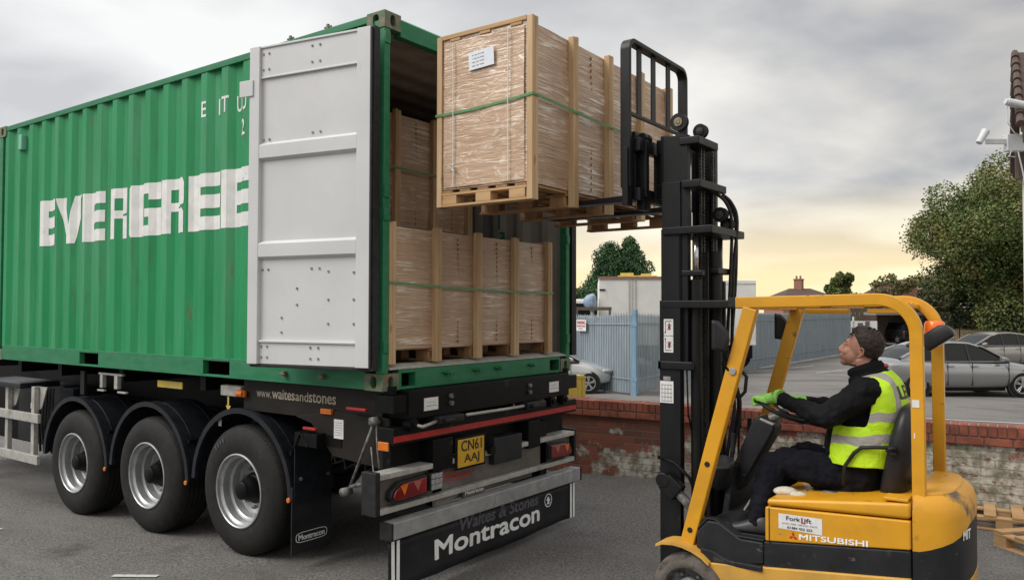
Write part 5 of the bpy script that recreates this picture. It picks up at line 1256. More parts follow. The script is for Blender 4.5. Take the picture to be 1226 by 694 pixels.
# ================================================================ DRIVER
PN = thing('person', (2.75, 1.17, zg(2.75, 1.17)), 'man in hi-vis vest and lime gloves sitting at the forklift wheel, looking up', 'person')
def limb(b, pts, rad, n=16): p, r = sm(pts, rad); b.tube(p, r, n); b.ell(p[0], (r[0],)*3, 12, 8); b.ell(p[-1], (r[-1],)*3, 12, 8)
def torso(b, secs, n=28, p=2.4):
    """secs: (cx, cz, rx, ry, tilt)"""
    rings = []
    for cx, cz, rx, ry, tl in secs:
        rg = []
        for k in range(n):
            t = 2*math.pi*k/n; c_, s_ = math.cos(t), math.sin(t)
            u = math.copysign(abs(c_)**(2/p), c_)*rx; w = math.copysign(abs(s_)**(2/p), s_)*ry
            rg.append((cx+u*math.cos(tl), YC+w, cz+u*math.sin(tl)))
        rings.append(rg)
    b.loft(rings)
def blob(b, name, m, parent, vox, it=6, fac=.5, disp=0, dsc=.1):
    o = b.obj(name, m, parent)
    md = o.modifiers.new('r', 'REMESH'); md.mode = 'VOXEL'; md.voxel_size = vox; md.use_smooth_shade = True
    if it: md = o.modifiers.new('s', 'SMOOTH'); md.iterations = it; md.factor = fac
    if disp:
        tx = bpy.data.textures.new(name, 'CLOUDS'); tx.noise_scale = dsc; tx.noise_depth = 2
        md = o.modifiers.new('d', 'DISPLACE'); md.texture = tx; md.strength = disp; md.mid_level = .5; md.texture_coords = 'LOCAL'
    return o
SHL, SHR = (2.890, .985, .088), (2.890, 1.355, .088)
ELL, ELR = (2.690, .885, -.050), (2.70, 1.47, -.05)
WRL, WRR = (2.375, 1.02, .030), (2.42, 1.335, -.03)
HC = Vector((2.824, YC, .328))      # head centre
HR = RY(R(16))                      # chin up: he looks up and to the left of the picture
def hp(x, y, z): return HC+HR @ Vector((x, y, z))
# body: one continuous skin surface
b = MB()
b.ell(hp(.018, 0, .030), (.098, .078, .095), 24, 16, HR)            # skull
b.ell(hp(-.030, 0, -.040), (.066, .058, .072), 20, 14, HR)          # face
b.ell(hp(-.062, 0, -.096), (.030, .028, .022), 14, 10, HR)          # chin
b.loft([[hp(.02, -.050, -.05), hp(.02, .050, -.05), hp(.0, .045, -.095), hp(.0, -.045, -.095)], [hp(-.07, -.022, -.06), hp(-.07, .022, -.06), hp(-.075, .018, -.108), hp(-.075, -.018, -.108)]])
b.tube([hp(-.088, 0, .012), hp(-.101, 0, -.014), hp(-.110, 0, -.034)], [.011, .013, .0155], 10)   # nose
b.ell(hp(-.103, .010, -.038), (.011, .007, .008)); b.ell(hp(-.103, -.010, -.038), (.011, .007, .008))
b.ell(hp(-.082, 0, .027), (.018, .046, .012), 14, 8, HR)            # brow
b.ell(hp(-.091, 0, -.062), (.013, .022, .008)); b.ell(hp(-.089, 0, -.074), (.012, .020, .008))   # lips
for s in (-1, 1):
    b.ell(hp(.022, s*.075, -.010), (.015, .009, .027), 14, 10, RY(-.2)); b.ell(hp(-.058, s*.040, -.028), (.030, .018, .022))
    b.ell(hp(-.0775, s*.031, .0135), (.014, .016, .0085), 14, 10, HR); b.ell(hp(-.0775, s*.031, -.0045), (.013, .016, .006), 14, 10, HR)
b.ell(hp(-.088, 0, .004), (.012, .011, .024), 12, 10, HR)
p, r = sm([hp(.03, 0, -.05), (2.860, YC, .215), (2.885, YC, .12)], [.060, .058, .075]); b.tube(p, r, 20)
torso(b, [(2.83, -.46, .12, .16, 0), (2.84, -.25, .11, .15, 0), (2.88, 0, .11, .17, 0), (2.90, .10, .08, .18, 0), (2.885, .15, .05, .08, 0)])
for sh, el, wr in ((SHL, ELL, WRL), (SHR, ELR, WRR)): limb(b, [sh, ((sh[0]+el[0])/2, (sh[1]+el[1])/2, (sh[2]+el[2])/2), el, ((el[0]+wr[0])/2, (el[1]+wr[1])/2, (el[2]+wr[2])/2-.004), wr], [.050, .044, .036, .028, .022], 14)
for s in (-1, 1): limb(b, [(2.80, YC+s*.09, -.42), (2.40 if s < 0 else 2.41, .95 if s < 0 else 1.32, -.345 if s < 0 else -.355), (2.325 if s < 0 else 2.215, .82 if s < 0 else 1.32, -.70 if s < 0 else -.76)], [.075, .052, .035], 14)
def skinmat():
    m = M['skin']; t = m.node_tree; bs = t.nodes['Principled BSDF']; src = bs.inputs['Base Color'].links[0].from_socket
    tcn = t.nodes.new('ShaderNodeTexCoord'); d = t.nodes.new('ShaderNodeVectorMath'); d.operation = 'DISTANCE'
    c = hp(-.045, 0, -.092)-Vector(PN['_w']); d.inputs[1].default_value = c; t.links.new(tcn.outputs['Object'], d.inputs[0])
    mr = t.nodes.new('ShaderNodeMapRange'); mr.inputs[1].default_value = .082; mr.inputs[2].default_value = .040; mr.inputs[3].default_value = 0; mr.inputs[4].default_value = .55; t.links.new(d.outputs['Value'], mr.inputs[0])
    nz = t.nodes.new('ShaderNodeTexNoise'); nz.inputs['Scale'].default_value = 260; t.links.new(tcn.outputs['Object'], nz.inputs[0])
    mu = t.nodes.new('ShaderNodeMath'); mu.operation = 'MULTIPLY'; t.links.new(mr.outputs[0], mu.inputs[0]); t.links.new(nz.outputs[0], mu.inputs[1])
    m2 = t.nodes.new('ShaderNodeMath'); m2.operation = 'MULTIPLY'; m2.inputs[1].default_value = 1.8; t.links.new(mu.outputs[0], m2.inputs[0])
    mx = t.nodes.new('ShaderNodeMix'); mx.data_type = 'RGBA'; t.links.new(m2.outputs[0], mx.inputs[0]); t.links.new(src, mx.inputs[6]); mx.inputs[7].default_value = (.13, .065, .04, 1); t.links.new(mx.outputs[2], bs.inputs['Base Color'])
skinmat()
body = blob(b, 'body', 'skin', PN, .0045, 5, .5)
# ears sit a little proud; eyes
for s in (-1, 1):
    b = MB(); b.ell(hp(-.0790, s*.031, .006), (.0105, .012, .0075), 14, 10, HR); e = b.obj('eye', 'eyew', PN, smooth=True)
    b = MB(); b.ell(hp(-.0868, s*.033, .0045), (.0045, .0065, .0060), 10, 8, HR); b.obj('iris', 'eyed', e, smooth=True)
    b = MB(); b.tube([hp(-.094, s*.014, .028), hp(-.093, s*.032, .034), hp(-.080, s*.050, .028)], [.0025, .0035, .002], 8); b.obj('eyebrow', 'hair', e, smooth=True)
    b = MB(); b.tube([hp(.010, s*.086, .008), hp(.022, s*.089, .020), hp(.036, s*.087, .012), hp(.038, s*.085, -.012), hp(.024, s*.084, -.032), hp(.012, s*.083, -.040)], [.004, .005, .005, .005, .006, .005], 8); b.obj('ear_rim', 'skin', PN, smooth=True)
b = MB(); b.tube([hp(-.100, -.015, -.067), hp(-.1035, 0, -.066), hp(-.100, .015, -.067)], [.002, .003, .002], 6); b.obj('lips', 'lip', PN, smooth=True)
# hair: swept back, fuller on top
b = MB(); rings = []; nh = 26
def hshape(th, ph):
    """offset shell over the skull; th from the crown, ph round (0 = face)"""
    return (.098+.011)*math.sin(th)*math.cos(ph), (.078+.007)*math.sin(th)*math.sin(ph), (.095+.012)*math.cos(th)
vs = []; fs = []; nt_ = 12
for i in range(nt_+1):
    for j in range(nh):
        ph = 2*math.pi*j/nh; front = max(0, math.cos(ph))
        side = abs(math.sin(ph))
        lim = R(121)-R(64)*front**.55-R(10)*side*(1 if math.cos(ph) > -.35 else 0)
        th = lim*(i/nt_); x, y, z = hshape(th, ph)
        lift = .010*math.exp(-((th-.7)/.5)**2)*(.5+front)+.006*noise.noise(Vector((x*45, y*30, z*45)))
        taper = 1-.09*(i/nt_)**3
        v = Vector((-x*taper, y*taper, z))*(1+lift/.1*.8); vs.append(hp(v.x+.018, v.y, v.z+.030))
for i in range(nt_):
    for j in range(nh): fs.append((i*nh+j, i*nh+(j+1) % nh, (i+1)*nh+(j+1) % nh, (i+1)*nh+j))
b.add(vs, fs)
h = b.obj('hair', 'hair', PN, smooth=True, solid=.010); md = h.modifiers.new('ss', 'SUBSURF'); md.levels = 2; md.render_levels = 2
tx = bpy.data.textures.new('hairclumps', 'CLOUDS'); tx.noise_scale = .018; md = h.modifiers.new('d', 'DISPLACE'); md.texture = tx; md.strength = .008; md.mid_level = .5
b = MB(); rnd = random.Random(3)                                     # loose strands of the fringe and crown
for k in range(150):
    th = rnd.uniform(.1, 1.35); ph = rnd.uniform(-1.2, 1.2) if k % 2 else rnd.uniform(0, 6.28)
    x, y, z = hshape(th, ph); p0 = Vector((-x*.98+.018, y*.98, z*1.0+.032)); dr = Vector((.9, y*4, .35 if th < .8 else -.5)).normalized()*rnd.uniform(.012, .024)
    p1 = p0+dr*.5+Vector((0, 0, .005)); p2 = p0+dr*.9
    b.tube([hp(*p0), hp(*p1), hp(*p2)], [.0035, .003, .0008], 4)
b.obj('hair_strand', 'hair', h)
for s in (-1, 1):
    b = MB(); b.ell(hp(-.004, s*.072, .012), (.012, .006, .022), 10, 8); pass
# jacket
b = MB()
torso(b, [(2.80, -.49, .155, .195, 0), (2.80, -.40, .175, .205, 0), (2.815, -.22, .185, .205, 0), (2.845, -.05, .175, .215, 0), (2.885, .06, .150, .215, .1), (2.905, .125, .118, .19, .15), (2.895, .165, .085, .13, .2), (2.880, .20, .080, .088, .25)], 32, 2.3)
b.tube([(2.885, YC, .17), (2.862, YC, .225), (2.85, YC, .245)], [.088, .083, .078], 22)    # collar
for sh, el, wr, s in ((SHL, ELL, WRL, 1), (SHR, ELR, WRR, -1)):
    limb(b, [(2.890, sh[1]+s*.05, .065), sh, ((sh[0]+el[0])/2, (sh[1]+el[1])/2-s*.01, (sh[2]+el[2])/2), el, ((el[0]+wr[0])/2, (el[1]+wr[1])/2, (el[2]+wr[2])/2-.004), wr], [.085, .094, .080, .070, .053, .042], 20)
b.box(2.64, 2.80, YC-.12, YC+.12, -.50, -.38)
jk = blob(b, 'jacket', 'jacket', PN, .008, 4, .5, .034, .065)
b = MB()
for k in range(20):                # knitted scarf collar roll
    t = 2*math.pi*k/20
b.lathe([(.080, -.05), (.112, -.030), (.106, -.008), (.092, .006), (.100, .024), (.092, .044), (.066, .050)], (0, 0, 0), 2, 28)
for i, v in enumerate(b.v): b.v[i] = Vector((2.862, YC, .190))+RY(-.34) @ Vector((v.x*1.02, v.y, v.z))
o = b.obj('scarf', 'jacket', PN, smooth=True, solid=.012)
# trousers
b = MB()
torso(b, [(2.80, -.52, .14, .19, 0), (2.80, -.40, .155, .19, 0), (2.81, -.33, .13, .17, 0)], 24)
limb(b, [(2.80, 1.08, -.425), (2.60, 1.01, -.385), (2.415, .95, -.352), (2.355, .905, -.45), (2.325, .85, -.60), (2.315, .82, -.70)], [.105, .100, .082, .076, .068, .062], 20)
limb(b, [(2.80, 1.26, -.425), (2.62, 1.29, -.39), (2.43, 1.32, -.365), (2.36, 1.32, -.46), (2.30, 1.32, -.62), (2.25, 1.32, -.73)], [.105, .098, .082, .076, .070, .062], 20)
blob(b, 'trousers', 'trouser', PN, .008, 4, .5, .032, .06)
for yy, xx, zz in ((.805, 2.335, -.712), (1.32, 2.235, -.785)):
    b = MB(); secs = []
    for d, w, h0, h1 in ((.06, .030, -.048, .02), (.045, .042, -.052, .055), (.0, .046, -.054, .07), (-.05, .046, -.054, .035), (-.10, .050, -.054, .010), (-.155, .046, -.054, -.004), (-.185, .034, -.052, -.014), (-.198, .015, -.046, -.028)):
        secs.append([(xx+d, yy+w*math.cos(t)*(1 if math.sin(t) > -.3 else 1.03), zz+(h0+h1)/2+(h1-h0)/2*math.copysign(abs(math.sin(t))**.8, math.sin(t))) for t in [2*math.pi*k/16 for k in range(16)]])
    b.loft(secs); bt = b.obj('boot', 'boot', PN, smooth=True); md = bt.modifiers.new('s', 'SUBSURF'); md.levels = 1; md.render_levels = 1
    b = MB(); b.loft([[(xx+x_, yy+w_*s_, zz-z_) for x_, w_, s_ in ((.062, .034, 1), (.0, .048, 1), (-.11, .052, 1), (-.19, .030, 1), (-.19, .030, -1), (-.11, .052, -1), (.0, .048, -1), (.062, .034, -1))] for z_ in (.068, .050)]); b.obj('boot_sole', 'rubber', bt, bevel=.004)
# gloved hands: palm, four fingers curled over the rim, thumb beneath
def glove(wr, yawd, s):
    b = MB(); wr = Vector(wr); rimp = wc+(-e1*.95 + e2*(-.60 if s > 0 else .55)).normalized()*.158
    f = (rimp-wr); f.z = 0; f.normalize(); sidev = Vector((-f.y, f.x, 0)); upv = Vector((0, 0, 1))
    pc = rimp-f*.035+upv*.018
    b.tube([wr-f*.02, wr+(pc-wr)*.6, pc-f*.01], [.040, .034, .032], 14)
    b.loft([[pc+f*d+sidev*w*a+upv*(h_*c_+zz) for a, c_ in ((-1, -.6), (-.7, -1), (.7, -1), (1, -.6), (1, .6), (.7, 1), (-.7, 1), (-1, .6))] for d, w, h_, zz in ((-.045, .030, .020, -.004), (-.01, .040, .018, 0), (.030, .043, .015, .004))])
    for k, (q, ln) in enumerate(((-.032, .9), (-.011, 1.0), (.011, .98), (.032, .82))):
        k0 = pc+f*.026+sidev*q+upv*.004
        p, r = sm([k0, k0+f*.028*ln+upv*.006, k0+f*.048*ln-upv*.012, k0+f*.044*ln-upv*.034, k0+f*.026*ln-upv*.040], [.0125, .0120, .0115, .011, .0095], 4); b.tube(p, r, 10); b.ell(p[-1], (r[-1],)*3, 8, 6)
    t0 = pc-f*.02-sidev*.030*s-upv*.006
    p, r = sm([t0, t0+f*.022-sidev*.014*s-upv*.016, t0+f*.046-sidev*.008*s-upv*.028], [.014, .013, .0105], 4); b.tube(p, r, 10); b.ell(p[-1], (r[-1],)*3, 8, 6)
    b.tube([wr-f*.035, wr-f*.0], [.050, .046], 16)
    return blob(b, 'glove', 'glove', PN, .0035, 3, .5)
glove(WRL, 0, 1); glove(WRR, 0, -1)
# hi-vis vest
def vestmat():
    m = bpy.data.materials.new('hi-vis vest'); m.use_nodes = True; t = m.node_tree; bs = t.nodes['Principled BSDF']
    tcn = t.nodes.new('ShaderNodeTexCoord'); s = t.nodes.new('ShaderNodeSeparateXYZ'); t.links.new(tcn.outputs['Object'], s.inputs[0])
    px, py, pz = s.outputs
    def mth(op, a, bb=None):
        n = t.nodes.new('ShaderNodeMath'); n.operation = op
        for i, x in enumerate((a, bb)):
            if x is None: continue
            if isinstance(x, (int, float)): n.inputs[i].default_value = x
            else: t.links.new(x, n.inputs[i])
        return n.outputs[0]
    nn = t.nodes.new('ShaderNodeTexNoise'); nn.inputs['Scale'].default_value = 7; t.links.new(tcn.outputs['Object'], nn.inputs[0])
    wob = mth('MULTIPLY', mth('SUBTRACT', nn.outputs[0], .5), .07)
    zz = mth('ADD', mth('ADD', pz, wob), mth('MULTIPLY', px, -.10))
    Z0 = -(-1.37)
    def band(v, a, c): return mth('MULTIPLY', mth('GREATER_THAN', v, a), mth('LESS_THAN', v, c))
    zo = -zg(2.75, 1.17)
    lo = band(zz, -.215+zo, -.163+zo); hi_ = band(zz, -.088+zo, -.035+zo)
    ay = mth('ABSOLUTE', py)
    ver = mth('MULTIPLY', band(ay, .098, .150), mth('GREATER_THAN', zz, -.04+zo))
    # on the flank the vertical strip is read by depth instead of width
    mask = mth('MAXIMUM', mth('MAXIMUM', lo, hi_), ver)
    mx = t.nodes.new('ShaderNodeMix'); mx.data_type = 'RGBA'; t.links.new(mask, mx.inputs[0])
    mx.inputs[6].default_value = (.50, .80, .015, 1); mx.inputs[7].default_value = (.34, .33, .31, 1)
    t.links.new(mx.outputs[2], bs.inputs['Base Color']); bs.inputs['Roughness'].default_value = .6
    bn = t.nodes.new('ShaderNodeBump'); bn.inputs['Strength'].default_value = .5; bn.inputs['Distance'].default_value = .02
    n2_ = t.nodes.new('ShaderNodeTexNoise'); n2_.inputs['Scale'].default_value = 14; n2_.inputs['Distortion'].default_value = 1.0; t.links.new(tcn.outputs['Object'], n2_.inputs[0]); t.links.new(n2_.outputs[0], bn.inputs['Height']); t.links.new(bn.outputs[0], bs.inputs['Normal'])
    return m
def vest():
    """open-fronted shell round the back and flanks, over both shoulders, with arm holes"""
    b = MB(); secs = [(2.845, -.335, .205, .240, 0), (2.850, -.26, .208, .238, 0), (2.858, -.18, .206, .236, 0), (2.868, -.10, .202, .236, 0), (2.880, -.03, .196, .236, 0), (2.892, .03, .182, .236, .05), (2.900, .085, .160, .232, .10), (2.908, .130, .135, .210, .18), (2.905, .165, .105, .165, .22), (2.895, .188, .092, .115, .25)]
    n = 44; vs = []
    for i, (cx, cz, rx, ry, tl) in enumerate(secs):
        f = i/(len(secs)-1)
        for k in range(n+1):
            a0 = R(112-14*f)            # opening at the front half-angle from the back
            t = -a0*1.28+(2*a0*1.28)*k/n
            c_, s_ = math.cos(t), math.sin(t)
            u = math.copysign(abs(c_)**(2/2.3), c_)*rx; w = math.copysign(abs(s_)**(2/2.3), s_)*ry
            fold = .006*noise.noise(Vector((u*14, w*14, cz*9)))
            vs.append((cx+(u)*math.cos(tl)+fold, YC+w*(1+fold*3), cz+u*math.sin(tl)+fold*1.5))
    fs = []
    for i in range(len(secs)-1):
        for k in range(n):
            m_ = (k+.5)/n; t = abs(-1+2*m_)
            # arm holes
            zc_ = (secs[i][1]+secs[i+1][1])/2
            x_ = sum(vs[q][0] for q in (i*(n+1)+k, (i+1)*(n+1)+k))/2
            y_ = abs(vs[i*(n+1)+k][1]-YC)
            if -.07 < zc_ < .092 and abs(x_-2.850-(zc_-.05)*.25) < .064+.016*(zc_ < .02) and y_ > .14: continue
            fs.append((i*(n+1)+k, i*(n+1)+k+1, (i+1)*(n+1)+k+1, (i+1)*(n+1)+k))
    b.add(vs, fs)
    o = b.obj('hi_vis_vest', vestmat(), PN, smooth=True, fix=True, solid=.006)
    md = o.modifiers.new('ss', 'SUBSURF'); md.levels = 2; md.render_levels = 2
    return o
vv = vest()
# printed word across the shoulders of the vest
tr = text_tris('LEE', .03); xs = [p[0] for t in tr for p in t]; ys = [p[1] for t in tr for p in t]; x0, x1, y0, y1 = min(xs), max(xs), min(ys), max(ys)
b = MB()
def backpt(w, z):
    secs = [(-.18, 2.858, .206, .236), (-.03, 2.880, .196, .236), (.03, 2.892, .182, .236), (.085, 2.900, .160, .232), (.130, 2.908, .135, .210), (.165, 2.905, .105, .165)]
    for i in range(len(secs)-1):
        if z <= secs[i+1][0] or i == len(secs)-2:
            t = (z-secs[i][0])/(secs[i+1][0]-secs[i][0]); cx, rx, ry = [secs[i][q]+(secs[i+1][q]-secs[i][q])*t for q in (1, 2, 3)]; break
    s_ = min(.99, abs(w)/ry)**(2.3/2); c_ = math.sqrt(1-s_*s_)
    return Vector((cx+c_**(2/2.3)*rx+.010, YC+w, z))
for t in tr:
    b.add([backpt(-.105+(p[0]-x0)/(x1-x0)*.20, .055+(p[1]-y0)/(y1-y0)*.075) for p in t], [(0, 1, 2)])
b.obj('vest_lettering', 'black', vv, fix=False)

# ================================================================ BACKGROUND
def tree(name, base, h, crown, m, label, group=None, trunk_h=.45, tr=.25, n=9000, leaf=.22, seed=1, squash=1.0, lobes=26, cat='tree', cone=False):
    rnd = random.Random(seed); T = thing(name, base, label, cat, group); base = Vector(base)
    b = MB(); rw, rz = crown; cc = base+Vector((0, 0, h-rz))
    b.tube([base-Vector((0, 0, .2)), base+Vector((tr*.2, 0, h*.25)), base+Vector((-tr*.2, tr*.2, h*.5)), base+Vector((0, 0, h*.85))], [tr, tr*.8, tr*.55, tr*.1], 10)
    cl = []
    if cone:
        for k in range(lobes):
            f = (k+.5)/lobes; a = k*2.4; rr = rw*min(1, 1.35*(1-f))**.65*rnd.uniform(.30, .85); cl.append((base+Vector((math.cos(a)*rr, math.sin(a)*rr, h*.04+f*h*.9)), rw*(.40-.27*f)*rnd.uniform(.8, 1.15)))
    else:
        for k in range(lobes):
            v = Vector((rnd.gauss(0, 1), rnd.gauss(0, 1), rnd.gauss(0, 1))).normalized()*rnd.uniform(.45, .95)
            if lobes > 100 and v.z < -.45 and (v.x*.81+v.y*.587) < -.35: continue
            p = cc+Vector((v.x*rw, v.y*rw, v.z*rz)); cl.append((p, rnd.uniform(.20, .36)*min(rw, rz)))
            if k < 14: b.tube([base+Vector((0, 0, h*rnd.uniform(.25, .5))), (base+Vector((0, 0, h*.55))+p)/2, p], [tr*.38, tr*.2, tr*.04], 6)
    b.obj('trunk', 'bark', T)
    c = MB(); vs, fs = c.v, c.f
    tot = sum(r*r for _, r in cl)
    for p, r in cl:
        for k in range(int(n*r*r/tot)):
            v = Vector((rnd.gauss(0, 1), rnd.gauss(0, 1), rnd.gauss(0, 1))).normalized()*(r*rnd.uniform(.35, 1.0)**.5*rnd.uniform(.85, 1.12))
            q = p+v; s = leaf*rnd.uniform(.6, 1.4)
            a = Vector((rnd.uniform(-1, 1), rnd.uniform(-1, 1), rnd.uniform(-.6, .6))).normalized(); d = a.cross(Vector((rnd.uniform(-1, 1), rnd.uniform(-1, 1), rnd.uniform(-1, 1)))).normalized()
            o = len(vs); vs += [q-a*s*.5, q+d*s*.32, q+a*s*.5, q-d*s*.32+Vector((0, 0, .1*s))]; fs.append((o, o+1, o+2, o+3))
    c.obj('crown', m, T, fix=False)
    return T
tree('conifer_tree', (-17.95, 35.7, zg(-17, 36)), 6.5, (2.9, 3.2), 'conifer', 'dark green conifer rising behind the white lorry bodies, left and lower of a pair', 'conifers behind the lorries', n=80000, leaf=.115, seed=5, lobes=70, cone=True, tr=.22)
tree('conifer_tree', (-17.0, 36.3, zg(-17, 36)), 6.8, (2.7, 3.2), 'conifer', 'dark green conifer behind the white lorry bodies, right and taller of a pair', 'conifers behind the lorries', n=80000, leaf=.115, seed=8, lobes=74, cone=True, tr=.2)
tree('bushy_tree', (-20.2, 36.0, zg(-17, 36)), 4.4, (1.9, 1.9), 'leafyellow', 'yellowing bushy tree left of the dark conifer', None, n=6000, leaf=.2, seed=9, lobes=18)
tree('broadleaf_tree', (-.6, 58.5, zg(0, 58)), 11.6, (5.8, 5.2), 'leafgreen', 'large spreading tree with leaves turning orange behind the parked grey cars', None, n=135000, leaf=.18, seed=12, lobes=110, tr=.4)
tree('broadleaf_tree', (5.2, 60.5, zg(0, 58)), 11.4, (4.0, 5.2), 'leafyellow', 'half yellow tree at the right edge of the photo beside the large spreading tree', None, n=36000, leaf=.2, seed=14, lobes=30, tr=.35)
tree('broadleaf_tree', (-18.0, 88, zg(0, 80)), 6.5, (1.9, 2.1), 'leafgreen', 'small round tree on the skyline beside the chimneyed roof', None, n=4500, leaf=.3, seed=15, lobes=16)
tree('thin_tree', (-11.0, 78, zg(0, 80)), 6.4, (2.3, 1.7), 'leafyellow', 'thin sparse yellow tree on the skyline just left of the brick flats', None, n=1400, leaf=.28, seed=16, lobes=16, tr=.1)
k = 0
for (x, y, h_, w_, mm, lb_) in ((-11.5, 64, 3.8, 2.4, 'leafhedge', 'dark hedge bush behind the end of the grey fence'), (-9.8, 65, 4.0, 2.6, 'leafhedge', 'dark hedge bush behind the white boards'), (-6.4, 66, 3.9, 2.5, 'leafhedge', 'dark hedge bush left of the large tree'),
                              (-3.8, 59, 4.4, 2.8, 'leafhedge', 'low shrub growing under the left side of the large tree'), (.2, 58, 4.8, 3.4, 'leafhedge', 'low shrub growing right under the large tree'), (4.6, 57, 4.8, 3.2, 'leafhedge', 'low shrub behind the warm grey saloon')):
    k += 1; tree('shrub', (x, y, zg(0, y)), h_, (w_, h_*.52), mm, lb_, 'shrubs along the back of the car park', n=5000, leaf=.22, seed=20+k, lobes=22, tr=.08, cat='shrub')
# bank of rough ground
b = MB(); nx_, ny_ = 30, 6; vs = []
for j in range(ny_+1):
    for i in range(nx_+1):
        x = -4.5+18*i/nx_; t = j/ny_; vs.append((x, 52+x*.10+7*t, zg(0, 55)+1.3*t**.8+.18*noise.noise(Vector((x*.8, t*4, 2)))-.03))
b.add(vs, [(j*(nx_+1)+i, j*(nx_+1)+i+1, (j+1)*(nx_+1)+i+1, (j+1)*(nx_+1)+i) for j in range(ny_) for i in range(nx_)])
o = b.obj('grassy_bank', mat('rough leaf litter bank', (.10, .085, .04), (.18, .12, .06), rough=.9, scale=1.2, bump=1, bscale=6, bdist=.2, c3=(.06, .07, .025), s3=.8), smooth=True); o['kind'] = 'structure'
# mesh fence at the foot of the trees
T = thing('mesh_fence', (0, 49, zg(0, 49)), 'thin wire mesh fence with posts in front of the bank of shrubs', 'fence')
b = MB()
for i in range(13): x = -5+i*1.4; b.cyl((x, 49+x*.1, zg(0, 49)), (x, 49+x*.1, zg(0, 49)+2.1), .03, n=6)
b.obj('fence_post', 'chassis', T)
b = MB()
for k in range(12): b.tube([(-5, 48.5, zg(0, 49)+.15+k*.17), (10, 50, zg(0, 49)+.15+k*.17)], .006, 4)
for i in range(120): x = -5+i*.142; b.tube([(x, 49+x*.1, zg(0, 49)+.1), (x, 49+x*.1, zg(0, 49)+2.05)], .005, 4)
b.obj('wire_mesh', 'chassis', T)
# palisade fences
def palisade(name, p, q, label, pitch=.145, h=2.35, solid=False):
    p = Vector(p); q = Vector(q); T = thing(name, (p.x, p.y, zg(p.x, p.y)), label, 'fence', 'palisade fences round the yard'); d = (q-p); Ln = d.length; d.normalize(); nv = Vector((d.y, -d.x))
    if nv.dot(Vector((4, -4))-p) < 0: nv = -nv
    b = MB(); n = int(Ln/pitch); w = .068 if not solid else .072
    for i in range(n):
        c = p+d*(i+.5)*pitch; z = zg(c.x, c.y); hh = h+random.uniform(-.015, .015)
        def pt(a, o_, zz): e = c+d*a+nv*o_; return (e.x, e.y, zz)
        prof_ = [(-w, .0), (-w*.45, .0), (-w*.25, .028), (w*.25, .028), (w*.45, .0), (w, .0)] if solid else [(-w*.5, .0), (-w*.2, .02), (w*.2, .02), (w*.5, .0)]
        rg = [[pt(a, o_, z+.06) for a, o_ in prof_], [pt(a, o_, z+hh-.10) for a, o_ in prof_]]
        b.loft(rg, False, False, closed=False)
        top = rg[1]; o = len(b.v); b.v += [Vector(t) for t in top]+[Vector(pt(0, .012, z+hh))]; b.f += [(o+k, o+k+1, o+len(top)) for k in range(len(top)-1)]
    b.obj('pales', 'palisade', T, fix=False, solid=.004)
    b = MB()
    for zz in (.42, h-.36):
        a = p-nv*.03; c = q-nv*.03; za, zc_ = zg(a.x, a.y)+zz, zg(c.x, c.y)+zz
        b.loft([[(a.x, a.y, za), (a.x-nv.x*.04, a.y-nv.y*.04, za), (a.x-nv.x*.04, a.y-nv.y*.04, za+.06), (a.x, a.y, za+.06)], [(c.x, c.y, zc_), (c.x-nv.x*.04, c.y-nv.y*.04, zc_), (c.x-nv.x*.04, c.y-nv.y*.04, zc_+.06), (c.x, c.y, zc_+.06)]])
        b.loft([[(a.x+nv.x*.075, a.y+nv.y*.075, za+.01), (a.x+nv.x*.062, a.y+nv.y*.062, za+.01), (a.x+nv.x*.062, a.y+nv.y*.062, za+.05), (a.x+nv.x*.075, a.y+nv.y*.075, za+.05)], [(c.x+nv.x*.075, c.y+nv.y*.075, zc_+.01), (c.x+nv.x*.062, c.y+nv.y*.062, zc_+.01), (c.x+nv.x*.062, c.y+nv.y*.062, zc_+.05), (c.x+nv.x*.075, c.y+nv.y*.075, zc_+.05)]])
    b.obj('fence_rail', 'palisade', T)
    b = MB(); i = 0
    while i*2.75 < Ln:
        c = p+d*i*2.75-nv*.09; z = zg(c.x, c.y); b.box(c.x-.04, c.x+.04, c.y-.04, c.y+.04, z, z+h-.08, RZ(math.atan2(d.y, d.x))); i += 1
    b.obj('fence_post', 'palisade', T)
    return T
FC = (-6.15, 15.75)
palisade('palisade_fence', (-12.4, 19.6), FC, 'blue grey palisade fence standing behind the pale silver car', solid=True, h=2.30)
palisade('palisade_fence', FC, (-7.6, 24.6), 'blue grey palisade fence running back from the blue corner post, slimmer pales', h=2.30)
palisade('palisade_fence', (-7.6, 24.6), (-7.48, 45.8), 'long grey closely boarded palisade fence receding behind the driver', solid=True, h=2.40)
o = thing('corner_post', (*FC, zg(*FC)), 'faded blue square post at the corner where two grey fences meet', 'post')
b = MB(); x, y = FC; z = zg(*FC); b.box(x-.06, x+.06, y-.08, y+.04, z-.05, z+2.36); b.obj('post_shaft', 'bluepost', o, bevel=.006)
b = MB(); b.box(x-.085, x+.085, y-.09, y-.079, z+.40, z+.52); b.box(x-.085, x+.085, y-.09, y-.079, z+1.90, z+2.02); b.obj('post_bracket', 'bluepost', o)
